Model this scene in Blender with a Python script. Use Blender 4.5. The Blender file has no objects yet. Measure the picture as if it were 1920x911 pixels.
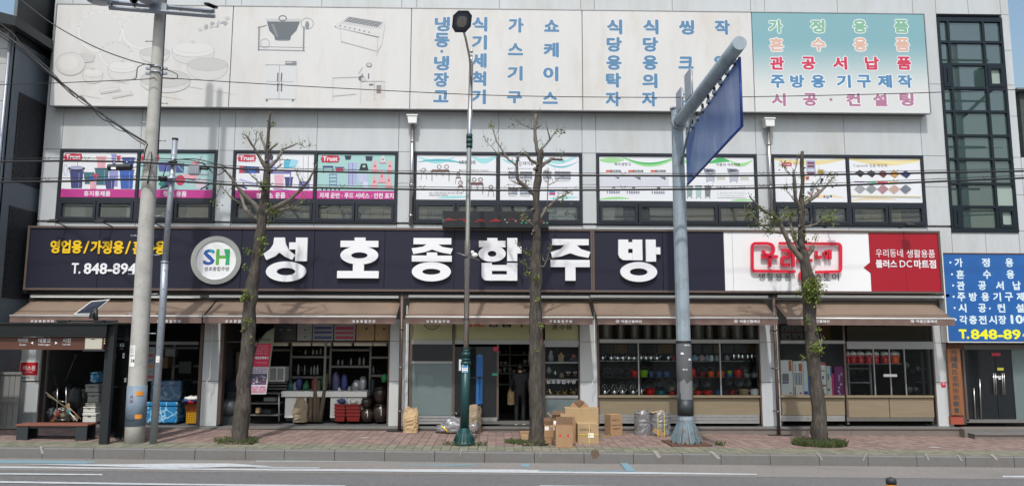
import bpy, math, random
import numpy as np
from mathutils import Vector, noise
rnd = random.Random(7)
S = bpy.context.scene
C = S.collection

# ------------------------------------------------------------ camera
F = 1400.0; DIST = 20.0; HC = 2.457
PITCH, ROLL, YAW = 0.1235, -0.0029, -0.0202
cp, sp, cy_, sy_, cr, sr = (math.cos(PITCH), math.sin(PITCH), math.cos(YAW), math.sin(YAW), math.cos(ROLL), math.sin(ROLL))
RM = np.array([[cy_, -sy_, 0], [sy_, cy_, 0], [0, 0, 1]]) @ np.array([[1, 0, 0], [0, cp, -sp], [0, sp, cp]]) @ np.array([[cr, 0, sr], [0, 1, 0], [-sr, 0, cr]])
cam_d = bpy.data.cameras.new('camera'); cam = bpy.data.objects.new('camera', cam_d); C.objects.link(cam)
cam_d.sensor_width = 36; cam_d.lens = 36 * F / 1920; cam_d.clip_end = 3000; cam_d.clip_start = .1
from mathutils import Matrix
_m = np.zeros((4, 4)); _m[3, 3] = 1; _m[:3, 0] = RM[:, 0]; _m[:3, 1] = RM[:, 2]; _m[:3, 2] = -RM[:, 1]; _m[:3, 3] = (0, -DIST, HC)
cam.matrix_world = Matrix(_m.tolist()); S.camera = cam
# ------------------------------------------------------------ world, sun
SUN_EL, SUN_AZ = math.radians(56), math.radians(7.5)      # the sun stands behind the camera, a little to its left
w = bpy.data.worlds.new('World'); S.world = w; w.use_nodes = True
nt = w.node_tree; bg = nt.nodes['Background']
sky = nt.nodes.new('ShaderNodeTexSky'); sky.sky_type = 'NISHITA'; sky.sun_disc = False
sky.sun_elevation = SUN_EL; sky.sun_rotation = math.radians(180) + SUN_AZ; sky.dust_density = 4; sky.air_density = 1.8; sky.ozone_density = 4
nt.links.new(sky.outputs[0], bg.inputs[0]); bg.inputs[1].default_value = 0.15
sl = bpy.data.lights.new('sun', 'SUN'); sl.energy = 2.5; sl.angle = math.radians(1.2); sl.color = (1, .985, .95)
sun = bpy.data.objects.new('sun', sl); C.objects.link(sun)
_d = Vector((math.sin(SUN_AZ), math.cos(SUN_AZ), -math.tan(SUN_EL))).normalized()
sun.rotation_euler = _d.to_track_quat('-Z', 'Y').to_euler()
S.view_settings.view_transform = 'Standard'; S.view_settings.look = 'None'; S.view_settings.exposure = 0.08; S.view_settings.gamma = 1

# ------------------------------------------------------------ measuring
def ray(px, py):
    d = RM @ np.array([(px - 960) / F, 1, -(py - 455.5) / F]); return d / d[1]
def at(px, py, Y):
    d = ray(px, py); t = Y + DIST; return (d[0] * t, Y, HC + d[2] * t)
SL = -.0095
def G(px, py, dz=0):
    d = ray(px, py); t = (dz - HC) / (d[2] - SL * d[0]); return (d[0] * t, t - DIST, HC + d[2] * t)
def GF(px, py, Y):
    p = G(px, py); p2 = at(px, py, min(p[1], Y)); return (p2[0], min(p[1], Y), SL * p2[0])
def gz(x): return SL * x
ROAD = -.222
def rect(px0, py0, px1, py1, Y):
    a, b, c, d = at(px0, py0, Y), at(px1, py0, Y), at(px0, py1, Y), at(px1, py1, Y)
    return (a[0] + c[0]) / 2, (b[0] + d[0]) / 2, (c[2] + d[2]) / 2, (a[2] + b[2]) / 2     # x0 x1 z0 z1
def pm(Y): return F / (DIST + Y)      # pixels per metre

# ------------------------------------------------------------ materials
def lin(v):
    v /= 255; return v / 12.92 if v < .04045 else ((v + .055) / 1.055) ** 2.4
def rgb(r, g, b, k=1.15): return tuple(min(.86, lin(v) * k) for v in (r, g, b))
MATS = {}
def M(name, col=None, rough=.6, metal=0., var=0., scale=4., bump=0., stretch=(1, 1, 1), dirt_or_sheen=None, dscale=1.2, damt=.5, emit=0, coat=0., alpha=None):
    if name in MATS: return MATS[name]
    if col is None: raise KeyError(name)
    m = bpy.data.materials.new(name); MATS[name] = m; m.use_nodes = True
    n = m.node_tree; L = n.links.new; b = n.nodes['Principled BSDF']
    b.inputs['Base Color'].default_value = (*col, 1); b.inputs['Roughness'].default_value = rough; b.inputs['Metallic'].default_value = metal
    b.inputs['Coat Weight'].default_value = coat
    if emit: b.inputs['Emission Color'].default_value = (*col, 1); b.inputs['Emission Strength'].default_value = emit
    if var or bump or dirt_or_sheen:
        tc = n.nodes.new('ShaderNodeNewGeometry'); mp = n.nodes.new('ShaderNodeMapping'); mp.inputs['Scale'].default_value = stretch
        L(tc.outputs['Position'], mp.inputs[0])
        nz = n.nodes.new('ShaderNodeTexNoise'); nz.inputs['Scale'].default_value = scale; nz.inputs['Detail'].default_value = 6; nz.inputs['Roughness'].default_value = .65
        L(mp.outputs[0], nz.inputs[0])
        last = None
        if var:
            mr = n.nodes.new('ShaderNodeMapRange'); mr.inputs[1].default_value = .3; mr.inputs[2].default_value = .7
            mr.inputs[3].default_value = 1 - var; mr.inputs[4].default_value = 1 + var; L(nz.outputs[0], mr.inputs[0])
            mx = n.nodes.new('ShaderNodeVectorMath'); mx.operation = 'SCALE'; mx.inputs[0].default_value = col; L(mr.outputs[0], mx.inputs['Scale'])
            last = mx.outputs[0]
        if dirt_or_sheen:
            n2 = n.nodes.new('ShaderNodeTexNoise'); n2.inputs['Scale'].default_value = dscale; n2.inputs['Detail'].default_value = 8; n2.inputs['Roughness'].default_value = .7
            L(mp.outputs[0], n2.inputs[0])
            r2 = n.nodes.new('ShaderNodeMapRange'); r2.inputs[1].default_value = .5; r2.inputs[2].default_value = .72; r2.inputs[4].default_value = damt
            L(n2.outputs[0], r2.inputs[0])
            mi = n.nodes.new('ShaderNodeMix'); mi.data_type = 'RGBA'; mi.inputs[6].default_value = (*col, 1); mi.inputs[7].default_value = (*dirt_or_sheen, 1)
            L(r2.outputs[0], mi.inputs[0])
            if last: L(last, mi.inputs[6])
            last = mi.outputs[2]
        if last: L(last, b.inputs['Base Color'])
        if bump:
            bp = n.nodes.new('ShaderNodeBump'); bp.inputs['Strength'].default_value = bump; bp.inputs['Distance'].default_value = .02
            L(nz.outputs[0], bp.inputs['Height']); L(bp.outputs[0], b.inputs['Normal'])
    return m
def glassmat(name, tint=(.9, .95, .93), refl=.06, rough=.02, frost_or_glare=0, frost_or_glare_col=(.6, .72, .7)):
    m = bpy.data.materials.new(name); MATS[name] = m; m.use_nodes = True; n = m.node_tree; n.nodes.clear(); L = n.links.new
    o = n.nodes.new('ShaderNodeOutputMaterial'); t = n.nodes.new('ShaderNodeBsdfTransparent'); t.inputs[0].default_value = (*tint, 1)
    g = n.nodes.new('ShaderNodeBsdfGlossy'); g.inputs['Roughness'].default_value = rough
    f = n.nodes.new('ShaderNodeFresnel'); f.inputs[0].default_value = 1.5
    a = n.nodes.new('ShaderNodeMath'); a.operation = 'ADD'; a.use_clamp = True; a.inputs[1].default_value = refl - .04; L(f.outputs[0], a.inputs[0])
    mx = n.nodes.new('ShaderNodeMixShader'); L(a.outputs[0], mx.inputs[0]); L(t.outputs[0], mx.inputs[1]); L(g.outputs[0], mx.inputs[2])
    last = mx
    if frost_or_glare:
        d = n.nodes.new('ShaderNodeBsdfDiffuse'); d.inputs[0].default_value = (*frost_or_glare_col, 1)
        m2 = n.nodes.new('ShaderNodeMixShader'); m2.inputs[0].default_value = frost_or_glare; L(mx.outputs[0], m2.inputs[1]); L(d.outputs[0], m2.inputs[2]); last = m2
    L(last.outputs[0], o.inputs[0]); return m

# ------------------------------------------------------------ mesh builder
_tx = {}
def glyphs(s, off=0., ext=0., res=2):
    if off > .004:      # heavier weight: the same glyph stacked, each copy shifted a little
        k = (s, off, 'b', res)
        if k not in _tx:
            v, f = glyphs(s, 0., 0, res); V = []; Fs = []
            if len(v) == 0: return v, f
            d = off * .8; n = len(v)
            for j, (dx, dy) in enumerate(((0, 0), (d, 0), (-d, 0), (0, d), (0, -d), (.7 * d, .7 * d), (-.7 * d, .7 * d), (.7 * d, -.7 * d), (-.7 * d, -.7 * d))):
                V.append(v + np.array([dx, dy, -j * .00002])); Fs += [tuple(i + j * n for i in q) for q in f]
            _tx[k] = (np.vstack(V), Fs)
        return _tx[k]
    off = 0.
    k = (s, off, ext, res)
    if k not in _tx:
        c = bpy.data.curves.new('t', 'FONT'); c.body = s; c.resolution_u = res; c.offset = off; c.extrude = ext
        o = bpy.data.objects.new('t', c); me = o.to_mesh()
        _tx[k] = (np.array([v.co[:] for v in me.vertices]).reshape(-1, 3), [tuple(p.vertices) for p in me.polygons]); o.to_mesh_clear()
        bpy.data.objects.remove(o); bpy.data.curves.remove(c)
    return _tx[k]
class MB:
    def __init__(s): s.v = []; s.f = []; s.m = []; s.mats = []; s.k = 0; s.sm = []; s.st = .0002
    def mi(s, m):
        if isinstance(m, str): m = MATS[m]
        if m not in s.mats: s.mats.append(m)
        return s.mats.index(m)
    def add(s, vs, fs, m, smooth=False):
        b = len(s.v); s.v += [tuple(map(float, v)) for v in vs]; i = s.mi(m)
        for f in fs: s.f.append(tuple(b + j for j in f)); s.m.append(i); s.sm.append(smooth)
        return s
    def box(s, x0, x1, y0, y1, z0, z1, m, skip=''):
        if x1 < x0: x0, x1 = x1, x0
        if z1 < z0: z0, z1 = z1, z0
        if y1 < y0: y0, y1 = y1, y0
        vs = [(x, y, z) for x in (x0, x1) for y in (y0, y1) for z in (z0, z1)]
        fs = [(0, 1, 3, 2), (4, 6, 7, 5), (0, 4, 5, 1), (2, 3, 7, 6), (0, 2, 6, 4), (1, 5, 7, 3)]
        return s.add(vs, fs, m)
    def pbox(s, px0, py0, px1, py1, Y, dep, m):
        a = rect(px0, py0, px1, py1, Y); return s.box(a[0], a[1], Y, Y + dep, a[2], a[3], m)
    def obox(s, c, sz, rz, m, rx=0, ry=0):
        from mathutils import Euler
        R = Euler((rx, ry, rz)).to_matrix(); hx, hy, hz = sz[0] / 2, sz[1] / 2, sz[2] / 2
        vs = [tuple(Vector(c) + R @ Vector((x, y, z))) for x in (-hx, hx) for y in (-hy, hy) for z in (-hz, hz)]
        return s.add(vs, [(0, 1, 3, 2), (4, 6, 7, 5), (0, 4, 5, 1), (2, 3, 7, 6), (0, 2, 6, 4), (1, 5, 7, 3)], m)
    def prism(s, pts, y0, y1, m, smooth=False):     # pts (x,z); y0 front
        n = len(pts); vs = [(p[0], y0, p[1]) for p in pts] + [(p[0], y1, p[1]) for p in pts]
        a = sum(pts[i][0] * pts[(i + 1) % n][1] - pts[(i + 1) % n][0] * pts[i][1] for i in range(n))
        F1 = tuple(range(n)); 
        if a < 0: F1 = F1[::-1]
        fs = [F1, tuple(n + i for i in F1[::-1])]
        for i in range(n):
            j = (i + 1) % n; fs.append((i, n + i, n + j, j) if a > 0 else (j, n + j, n + i, i))
        return s.add(vs, fs, m)
    def ring(s, cx, cz, rx, rz, ix, iz, y0, y1, m, n=40):
        vs = []; fs = []
        for y in (y0, y1):
            for (a, b) in ((rx, rz), (ix, iz)):
                vs += [(cx + a * math.cos(t), y, cz + b * math.sin(t)) for t in (2 * math.pi * i / n for i in range(n))]
        for i in range(n):
            j = (i + 1) % n
            fs += [(i, j, n + j, n + i), (i, 2 * n + i, 2 * n + j, j), (n + i, n + j, 3 * n + j, 3 * n + i)]
        return s.add(vs, fs, m)
    def tube(s, pts, rs, m, n=8, cap=True, smooth=True, rough=0., flat=1.):
        if not hasattr(rs, '__len__'): rs = [rs] * len(pts)
        pts = [Vector(p) for p in pts]; vs = []; fs = []; up = None
        for i, p in enumerate(pts):
            d = (pts[min(i + 1, len(pts) - 1)] - pts[max(i - 1, 0)]).normalized()
            if up is None: up = Vector((0, 1, 0)) if abs(d.y) < .9 else Vector((1, 0, 0))
            u = d.cross(up).normalized(); v = u.cross(d).normalized(); up = v
            for k in range(n):
                a = 2 * math.pi * k / n; r = rs[i] * (1 + (rnd.random() - .5) * rough)
                vs.append(p + u * math.cos(a) * r + v * math.sin(a) * r * flat)
        for i in range(len(pts) - 1):
            for k in range(n):
                j = (k + 1) % n; fs.append((i * n + k, (i + 1) * n + k, (i + 1) * n + j, i * n + j))
        s.add(vs, fs, m, smooth)
        if cap:
            b = len(s.v) - len(vs); mi = s.mi(m)
            s.f += [tuple(b + k for k in range(n)), tuple(b + (len(pts) - 1) * n + k for k in range(n - 1, -1, -1))]; s.m += [mi, mi]; s.sm += [False, False]
        return s
    def lathe(s, c, prof, m, n=16, sx=1., sy=1., smooth=True, close=True):
        vs = []; fs = []
        for (r, z) in prof:
            vs += [(c[0] + r * sx * math.cos(2 * math.pi * k / n), c[1] + r * sy * math.sin(2 * math.pi * k / n), c[2] + z) for k in range(n)]
        for i in range(len(prof) - 1):
            for k in range(n):
                j = (k + 1) % n; fs.append((i * n + k, i * n + j, (i + 1) * n + j, (i + 1) * n + k))
        s.add(vs, fs, m, smooth)
        if close:
            b = len(s.v) - len(vs); mi = s.mi(m)
            s.f += [tuple(b + k for k in range(n - 1, -1, -1)), tuple(b + (len(prof) - 1) * n + k for k in range(n))]; s.m += [mi, mi]; s.sm += [False, False]
        return s
    def sph(s, c, r, m, sx=1, sy=1, sz=1, n=12):
        return s.lathe((c[0], c[1], c[2]), [(r * math.sin(math.pi * i / 8) + 1e-4, -r * sz * math.cos(math.pi * i / 8)) for i in range(9)], m, n, sx, sy)
    def lump(s, c, r, m, sx=1, sy=1, sz=1, amp=.25, seed=0, fq=2., n=14, rings=10, base=False):
        vs = []; fs = []
        for i in range(rings + 1):
            for k in range(n):
                a = math.pi * i / rings; t = 2 * math.pi * k / n
                d = Vector((math.sin(a) * math.cos(t), math.sin(a) * math.sin(t), -math.cos(a)))
                q = r * (1 + amp * noise.noise(d * fq + Vector((seed * 3.1, seed, 0))))
                z = d.z * q * sz
                if base: z = max(z, -r * sz * .8)
                vs.append((c[0] + d.x * q * sx, c[1] + d.y * q * sy, c[2] + z))
        for i in range(rings):
            for k in range(n):
                j = (k + 1) % n; fs.append((i * n + k, i * n + j, (i + 1) * n + j, (i + 1) * n + k))
        return s.add(vs, fs, m, True)
    # flat print, each piece a hair in front of the last
    def lay(s, Y): s.Y = Y; s.k = 0
    def _y(s): s.k += 1; return s.Y - s.st * s.k
    def P(s, pts, m, th=.0004):
        y = s._y(); s.add([at(p[0], p[1], y) for p in pts], [tuple(range(len(pts)))], m); return s
    def pr(s, a, b, c, d, m): 
        y = s._y(); r = rect(a, b, c, d, y); s.add([(r[0], y, r[2]), (r[1], y, r[2]), (r[1], y, r[3]), (r[0], y, r[3])], [(0, 1, 2, 3)], m); return s
    def pe(s, cx, cy, rx, ry, m, n=20): return s.P([(cx + rx * math.cos(6.2832 * i / n), cy + ry * math.sin(6.2832 * i / n)) for i in range(n)], m)
    def po(s, cx, cy, rx, ry, wd, m, n=24):
        y = s._y(); vs = []
        for q in (0, wd):
            vs += [at(cx + (rx - q) * math.cos(6.2832 * i / n), cy + (ry - q) * math.sin(6.2832 * i / n), y) for i in range(n)]
        s.add(vs, [(i, (i + 1) % n, n + (i + 1) % n, n + i) for i in range(n)], m); return s
    def pl(s, p, q, wd, m):
        dx, dy = q[0] - p[0], q[1] - p[1]; l = math.hypot(dx, dy) or 1; nx, ny = -dy / l * wd / 2, dx / l * wd / 2
        return s.P([(p[0] + nx, p[1] + ny), (q[0] + nx, q[1] + ny), (q[0] - nx, q[1] - ny), (p[0] - nx, p[1] - ny)], m)
    def pt(s, t, a, b, c, d, m, off=0., ext=0., Y=None, shear=0., res=2):      # text fitted to a pixel rectangle
        y = s._y() if Y is None else Y; r = rect(a, b, c, d, y); vs, fs = glyphs(t, off, 0, res)
        if len(vs) == 0: return s
        lo, hi = vs.min(0), vs.max(0); q = (vs - lo) / np.maximum(hi - lo, 1e-6)
        out = [(r[0] + u * (r[1] - r[0]) + shear * w_ * (r[3] - r[2]), y - zz, r[2] + w_ * (r[3] - r[2])) for (u, w_, _), zz in zip(q, vs[:, 2])]
        if ext:
            n = len(out); cnt = {}
            for f in fs:
                for i in range(len(f)):
                    e = (f[i], f[(i + 1) % len(f)]); cnt[e] = 1
            F2 = list(fs)
            for (i, j) in cnt:
                if (j, i) not in cnt: F2.append((j, i, i + n, j + n))
            out = out + [(x, y2 + ext, z) for x, y2, z in out]
            return s.add(out, F2, m)
        return s.add(out, fs, m)
    def build(s, name, parent=None, kind=None, label=None, bevel=0):
        me = bpy.data.meshes.new(name); off = Vector((0, 0, 0))
        if parent is not None:
            q = parent
            while q is not None: off = off + q.location; q = q.parent
        vs = [(v[0] - off.x, v[1] - off.y, v[2] - off.z) for v in s.v]
        me.from_pydata(vs, [], s.f)
        for m in s.mats: me.materials.append(m)
        me.polygons.foreach_set('material_index', s.m); me.polygons.foreach_set('use_smooth', s.sm); me.update()
        o = bpy.data.objects.new(name, me); C.objects.link(o)
        if parent is not None: o.parent = parent
        if kind: o['kind'] = kind
        if label: o['label'] = label
        if bevel:
            b = o.modifiers.new('b', 'BEVEL'); b.width = bevel; b.segments = 1; b.limit_method = 'ANGLE'
        return o
def thing(name, label, cat, loc=(0, 0, 0), group=None):
    o = bpy.data.objects.new(name, None); C.objects.link(o); o.location = loc; o.empty_display_size = .1
    return tag(o, label, cat, group)
def tag(o, label, cat, group=None):
    o['label'] = label; o['category'] = cat
    if group: o['group'] = group
    return o
def copy_tree(o, parent=None):
    c = o.copy(); C.objects.link(c); c.parent = parent
    for ch in list(o.children): copy_tree(ch, c)
    return c

# ------------------------------------------------------------ palette
M('cladding', rgb(191, 195, 197, 1.02), .45, .0, .05, 3, .02, (1, 1, .25), dirt_or_sheen=rgb(165, 162, 152), dscale=.9, damt=.6)
M('joint', (.2, .2, .2), .8)
M('frame_dark', rgb(42, 46, 54, 1.2), .4, .3)
M('frame_green', rgb(28, 38, 46, 1.0), .4, .3)
M('alu', rgb(150, 150, 150), .45, .4, .08, 8)
M('alu_dull', rgb(105, 103, 100), .55, .3, .08, 8)
M('alu_brown', rgb(98, 84, 78), .5, .3)
M('interior', rgb(78, 78, 80), .9, var=.15)
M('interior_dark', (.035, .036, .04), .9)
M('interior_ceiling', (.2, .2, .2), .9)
M('navy', rgb(19, 19, 46, .9), .6, var=.06, scale=1.2)
M('sign_white', rgb(232, 232, 238, 1.05), .4)
M('letter_white', rgb(226, 226, 240, 1.1), .35)
M('sign_red', rgb(150, 14, 34, 1.2), .4, var=.04)
M('logo_red', rgb(196, 24, 52, 1.3), .35)
M('sign_yellow', rgb(240, 176, 20, 1.25), .4)
M('blue_sign', rgb(36, 92, 160, 1.05), .35, var=.08, scale=1, dirt_or_sheen=rgb(60, 110, 165), damt=.4)
M('yellow_ink', rgb(232, 218, 30, 1.2), .4)
M('pale_ink', rgb(205, 222, 232, 1.1), .4)
M('black', (.015, .015, .017), .5)
M('black_gloss', (.012, .012, .015), .15)
M('ink', (.05, .05, .055), .6)
M('grey_ink', rgb(120, 120, 124), .6)
M('canvas', rgb(142, 122, 105, .76), .85, var=.05, scale=2, bump=.03, dirt_or_sheen=rgb(116, 98, 86, .74), dscale=.6, damt=.7)
M('valance', rgb(118, 96, 88, .95), .85, var=.05, scale=3)
M('white_metal', rgb(215, 215, 212), .4, .1)
M('concrete', rgb(178, 176, 170, 1.0), .85, var=.08, scale=6, bump=.15, dirt_or_sheen=rgb(120, 118, 112), dscale=2.5, damt=.5)
M('galv', rgb(150, 156, 164), .45, .5, .08, 6)
M('steel', rgb(175, 172, 168), .28, .85, .05, 9)
M('lamp_green', rgb(28, 66, 66, 1.1), .42, .1, .1, 7)
M('mast_blue', rgb(142, 154, 162), .55, .1, .08, 3, .0, dirt_or_sheen=rgb(98, 104, 108), dscale=2.2, damt=.7)
M('mast_wrap', rgb(72, 74, 76), .8, var=.05)
M('mast_wrap_light', rgb(112, 114, 116), .8, var=.05)
M('rust', rgb(84, 62, 48), .9, var=.3, scale=20, bump=.2)
M('bark', rgb(88, 81, 74, .8), .95, var=.6, scale=8, bump=1.0, stretch=(3, 3, .6), dirt_or_sheen=rgb(52, 45, 40), dscale=5, damt=.7)
M('bark_young', rgb(130, 122, 112, .85), .9, var=.25, scale=12, bump=.5, stretch=(2, 2, 1), dirt_or_sheen=rgb(84, 74, 66), dscale=6, damt=.5)
M('leaf', rgb(122, 136, 48, .85), .6, var=.25, scale=25)
M('leaf_dark', rgb(78, 96, 38, .7), .6, var=.25, scale=25)
M('grass', rgb(88, 96, 58, .62), .7, var=.3, scale=14)
M('soil', rgb(112, 98, 80), .95, var=.2, scale=12, bump=.3)
M('granite', rgb(120, 118, 116, .85), .8, var=.10, scale=30, bump=.1, dirt_or_sheen=rgb(96, 88, 76), dscale=2.2, damt=.55)
M('plinth', rgb(120, 110, 104, 1.0), .7, var=.12, scale=30, dirt_or_sheen=rgb(90, 84, 78), dscale=2, damt=.4)
M('asphalt', (.145, .14, .138), .9, var=.34, scale=38, bump=.7, stretch=(.35, 1, 1), dirt_or_sheen=(.105, .102, .10), dscale=.9, damt=.7)
M('gutter', (.225, .207, .187), .9, var=.24, scale=38, bump=.6, stretch=(.5, 1, 1), dirt_or_sheen=(.16, .148, .134), dscale=.7, damt=.75)
M('mark_white', rgb(196, 200, 202, .9), .7, var=.1, scale=20, dirt_or_sheen=rgb(130, 130, 130), dscale=6, damt=.6)
M('mark_blue', rgb(126, 160, 172, .85), .7, var=.1, scale=20, dirt_or_sheen=rgb(128, 130, 130), dscale=5, damt=.6)
M('mark_faint', rgb(150, 160, 158), .8, var=.1, scale=20, dirt_or_sheen=rgb(130, 126, 120), dscale=5, damt=.9)
for i, c in enumerate(((156, 132, 122), (148, 124, 116), (162, 138, 128), (142, 120, 112))):
    M('paver_red%d' % i, rgb(*c, .76), .9, var=.13, scale=18, bump=.15)
for i, c in enumerate(((132, 130, 110), (122, 122, 104), (140, 136, 118))):
    M('paver_green%d' % i, rgb(*c, .85), .9, var=.13, scale=18, bump=.15)
M('bedding', rgb(92, 84, 76), .95, var=.2, scale=10)
M('card', rgb(172, 138, 104, .85), .8, var=.06, scale=5, dirt_or_sheen=rgb(150, 112, 78), damt=.4)
M('card_pale', rgb(182, 156, 118, .85), .8, var=.06, scale=5, dirt_or_sheen=rgb(160, 130, 92), damt=.4)
M('card_dark', rgb(120, 94, 72, 1.0), .85, var=.1, scale=5)
M('foam_white', rgb(205, 205, 198), .8, var=.06, dirt_or_sheen=rgb(150, 148, 138), dscale=4, damt=.5)
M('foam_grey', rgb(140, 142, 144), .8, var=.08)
M('paper', rgb(225, 225, 222), .7)
M('plate', rgb(226, 228, 226, 1.1), .25)
M('wood_panel', rgb(146, 132, 108, .85), .55, var=.12, scale=3, stretch=(.4, 1, 9))
M('wood_dark', rgb(82, 50, 38, 1.1), .6, var=.2, scale=4, stretch=(1, 1, 8))
M('wood_sign', rgb(150, 96, 58, .85), .6, var=.18, scale=4, stretch=(5, 1, .5))
M('bench_wood', rgb(120, 74, 60, 1.1), .55, var=.15, scale=4, stretch=(.5, 4, 4))
M('charcoal', rgb(52, 56, 60, 1.1), .5, .2)
M('shelter_dark', rgb(36, 40, 42, 1.1), .5, .2)
M('solar', rgb(48, 50, 60), .25)
M('black_brick', rgb(38, 40, 44), .7, var=.2, scale=9)
M('side_grey', rgb(98, 106, 112), .7, var=.05, dirt_or_sheen=rgb(78, 84, 90), damt=.4)
M('neighbour_tile', rgb(180, 182, 182, 1.0), .6, var=.06, scale=3, stretch=(1, 1, .3), dirt_or_sheen=rgb(150, 148, 142), damt=.4)
M('gate_grey', rgb(120, 120, 118), .6, var=.08, scale=5)
M('olive_wall', rgb(66, 72, 66), .8, var=.2)
M('chrome', (.75, .75, .74), .12, 1.)
M('pot_steel', (.42, .41, .38), .38, .6)
M('gold', (.75, .58, .22), .22, 1.)
M('earthen', rgb(50, 40, 36), .2, var=.1)
M('log', rgb(112, 98, 82, .75), .9, var=.2, scale=8, stretch=(6, 6, 1), bump=.4)
M('kraft', rgb(192, 164, 124, .85), .8, var=.08, scale=6, bump=.4)
M('sack', rgb(138, 124, 104), .9, var=.12, scale=10, bump=.3)
M('skin', rgb(190, 150, 125), .6)
M('hair', (.012, .011, .01), .5)
M('jacket', (.012, .012, .015), .75, var=.2, scale=9)
M('trouser', (.008, .008, .011), .8)
M('blue_marble', rgb(38, 128, 180, 1.1), .45)
M('rubber', (.03, .03, .03), .8)
def add_veins(m):
    n = m.node_tree; L = n.links.new; b = n.nodes['Principled BSDF']; g = n.nodes.new('ShaderNodeNewGeometry')
    v = n.nodes.new('ShaderNodeTexVoronoi'); v.feature = 'DISTANCE_TO_EDGE'; v.inputs['Scale'].default_value = 4.5
    nz = n.nodes.new('ShaderNodeTexNoise'); nz.inputs['Scale'].default_value = 4; L(g.outputs['Position'], nz.inputs[0])
    a = n.nodes.new('ShaderNodeMix'); a.data_type = 'VECTOR'; a.inputs[0].default_value = .3; L(g.outputs['Position'], a.inputs[4]); L(nz.outputs['Color'], a.inputs[5]); L(a.outputs[1], v.inputs[0])
    r = n.nodes.new('ShaderNodeMapRange'); r.inputs[1].default_value = .0; r.inputs[2].default_value = .07; L(v.outputs[0], r.inputs[0])
    mi = n.nodes.new('ShaderNodeMix'); mi.data_type = 'RGBA'; mi.inputs[6].default_value = (*rgb(170, 208, 222), 1); mi.inputs[7].default_value = (*rgb(30, 120, 175, 1.1), 1)
    L(r.outputs[0], mi.inputs[0]); L(mi.outputs[2], b.inputs['Base Color'])
add_veins(MATS['blue_marble'])
glassmat('glass', (.93, .95, .95), .01)
glassmat('glass_up', (.9, .93, .93), .07, .03, .09, (.42, .46, .47))  # sky reflection put into the colour as a thin pale diffuse layer
glassmat('glass_pale', (.4, .5, .48), .1, .1, .75, (.42, .52, .47))
glassmat('glass_dim', (.85, .87, .87), .01)
glassmat('glass_green', (.30, .44, .42), .26, frost_or_glare=.3, frost_or_glare_col=(.12, .20, .19))
glassmat('glass_frost', (.7, .78, .78), .06, .15, .34, (.40, .50, .50))
glassmat('glass_smoke', (.35, .38, .4), .07, .05, .12, (.10, .12, .13))
glassmat('film', (.9, .9, .93), .3, .14, .2, (.7, .7, .74))
glassmat('film_clear', (.95, .96, .97), .06, .1, .03, (.7, .7, .74))
glassmat('shelter_glass', (.25, .27, .28), .05, .03, .1, (.03, .03, .03))
def gradient(name, c0, c1, z0, z1):          # printed colour blend of a banner
    m = M(name, c0, .5); n = m.node_tree; L = n.links.new; g = n.nodes.new('ShaderNodeNewGeometry'); sx = n.nodes.new('ShaderNodeSeparateXYZ'); L(g.outputs['Position'], sx.inputs[0])
    r = n.nodes.new('ShaderNodeMapRange'); r.inputs[1].default_value = z0; r.inputs[2].default_value = z1; r.interpolation_type = 'SMOOTHSTEP'; L(sx.outputs[2], r.inputs[0])
    mi = n.nodes.new('ShaderNodeMix'); mi.data_type = 'RGBA'; mi.inputs[6].default_value = (*c0, 1); mi.inputs[7].default_value = (*c1, 1); L(r.outputs[0], mi.inputs[0]); L(mi.outputs[2], n.nodes['Principled BSDF'].inputs['Base Color'])
    return m
INK = {}
def ink(r, g, b):
    k = (r, g, b); r, g, b = (v * .9 + 18 for v in k)      # inks mixed a little toward light grey
    if k not in INK: INK[k] = M('ink_%d_%d_%d' % k, rgb(r, g, b, 1.02), .5)
    return INK[k]
# ============================================================ SETTING: ground
XL, XR = -19., 19.
def gbox(mb, x0, x1, y0, y1, top, th, m):      # slab that follows the street's fall
    vs = [(x, y, gz(x) + z) for x in (x0, x1) for y in (y0, y1) for z in (top - th, top)]
    mb.add(vs, [(0, 1, 3, 2), (4, 6, 7, 5), (0, 4, 5, 1), (2, 3, 7, 6), (0, 2, 6, 4), (1, 5, 7, 3)], m)
YK = -3.66
g = MB(); X = 900
g.add([(-X, -900, gz(-X) + ROAD), (X, -900, gz(X) + ROAD), (X, YK, gz(X) + ROAD), (-X, YK, gz(-X) + ROAD)], [(0, 1, 2, 3)], 'asphalt')
road = g.build('road', kind='structure')
g = MB(); g.add([(-60, -5.02, gz(-60) + ROAD + .004), (60, -5.02, gz(60) + ROAD + .004), (60, YK, gz(60) + ROAD + .004), (-60, YK, gz(-60) + ROAD + .004)], [(0, 1, 2, 3)], 'gutter')
g.build('gutter_strip', kind='structure')
g = MB(); g.add([(-X, YK + .02, gz(-X) - .05), (X, YK + .02, gz(X) - .05), (X, 900, gz(X) - .05), (-X, 900, gz(-X) - .05)], [(0, 1, 2, 3)], 'bedding')
g.build('ground', kind='structure')
def mark(name, pts, m, lift=.008):
    b = MB(); b.add([G(p[0], p[1], ROAD + lift) for p in pts], [tuple(range(len(pts)))], m); 
    o = b.build(name, road); return o
def ymark(px0, px1, y, wd, m='mark_white', lift=.012):
    b = MB(); xs = []
    for p in (px0, px1):
        xs.append((p - 932) / F * (y + DIST))
    z = ROAD + lift
    b.add([(xs[0], y - wd / 2, gz(xs[0]) + z), (xs[1], y - wd / 2, gz(xs[1]) + z), (xs[1], y + wd / 2, gz(xs[1]) + z), (xs[0], y + wd / 2, gz(xs[0]) + z)], [(0, 1, 2, 3)], m)
    b.build('road_line', road)
mark('road_line', [(-400, 869.5), (-400, 872.5), (480, 881), (1419, 889.5), (1419, 887.5), (1176, 883.5), (960, 879.2), (480, 878.3)], 'mark_white', .012)
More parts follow.
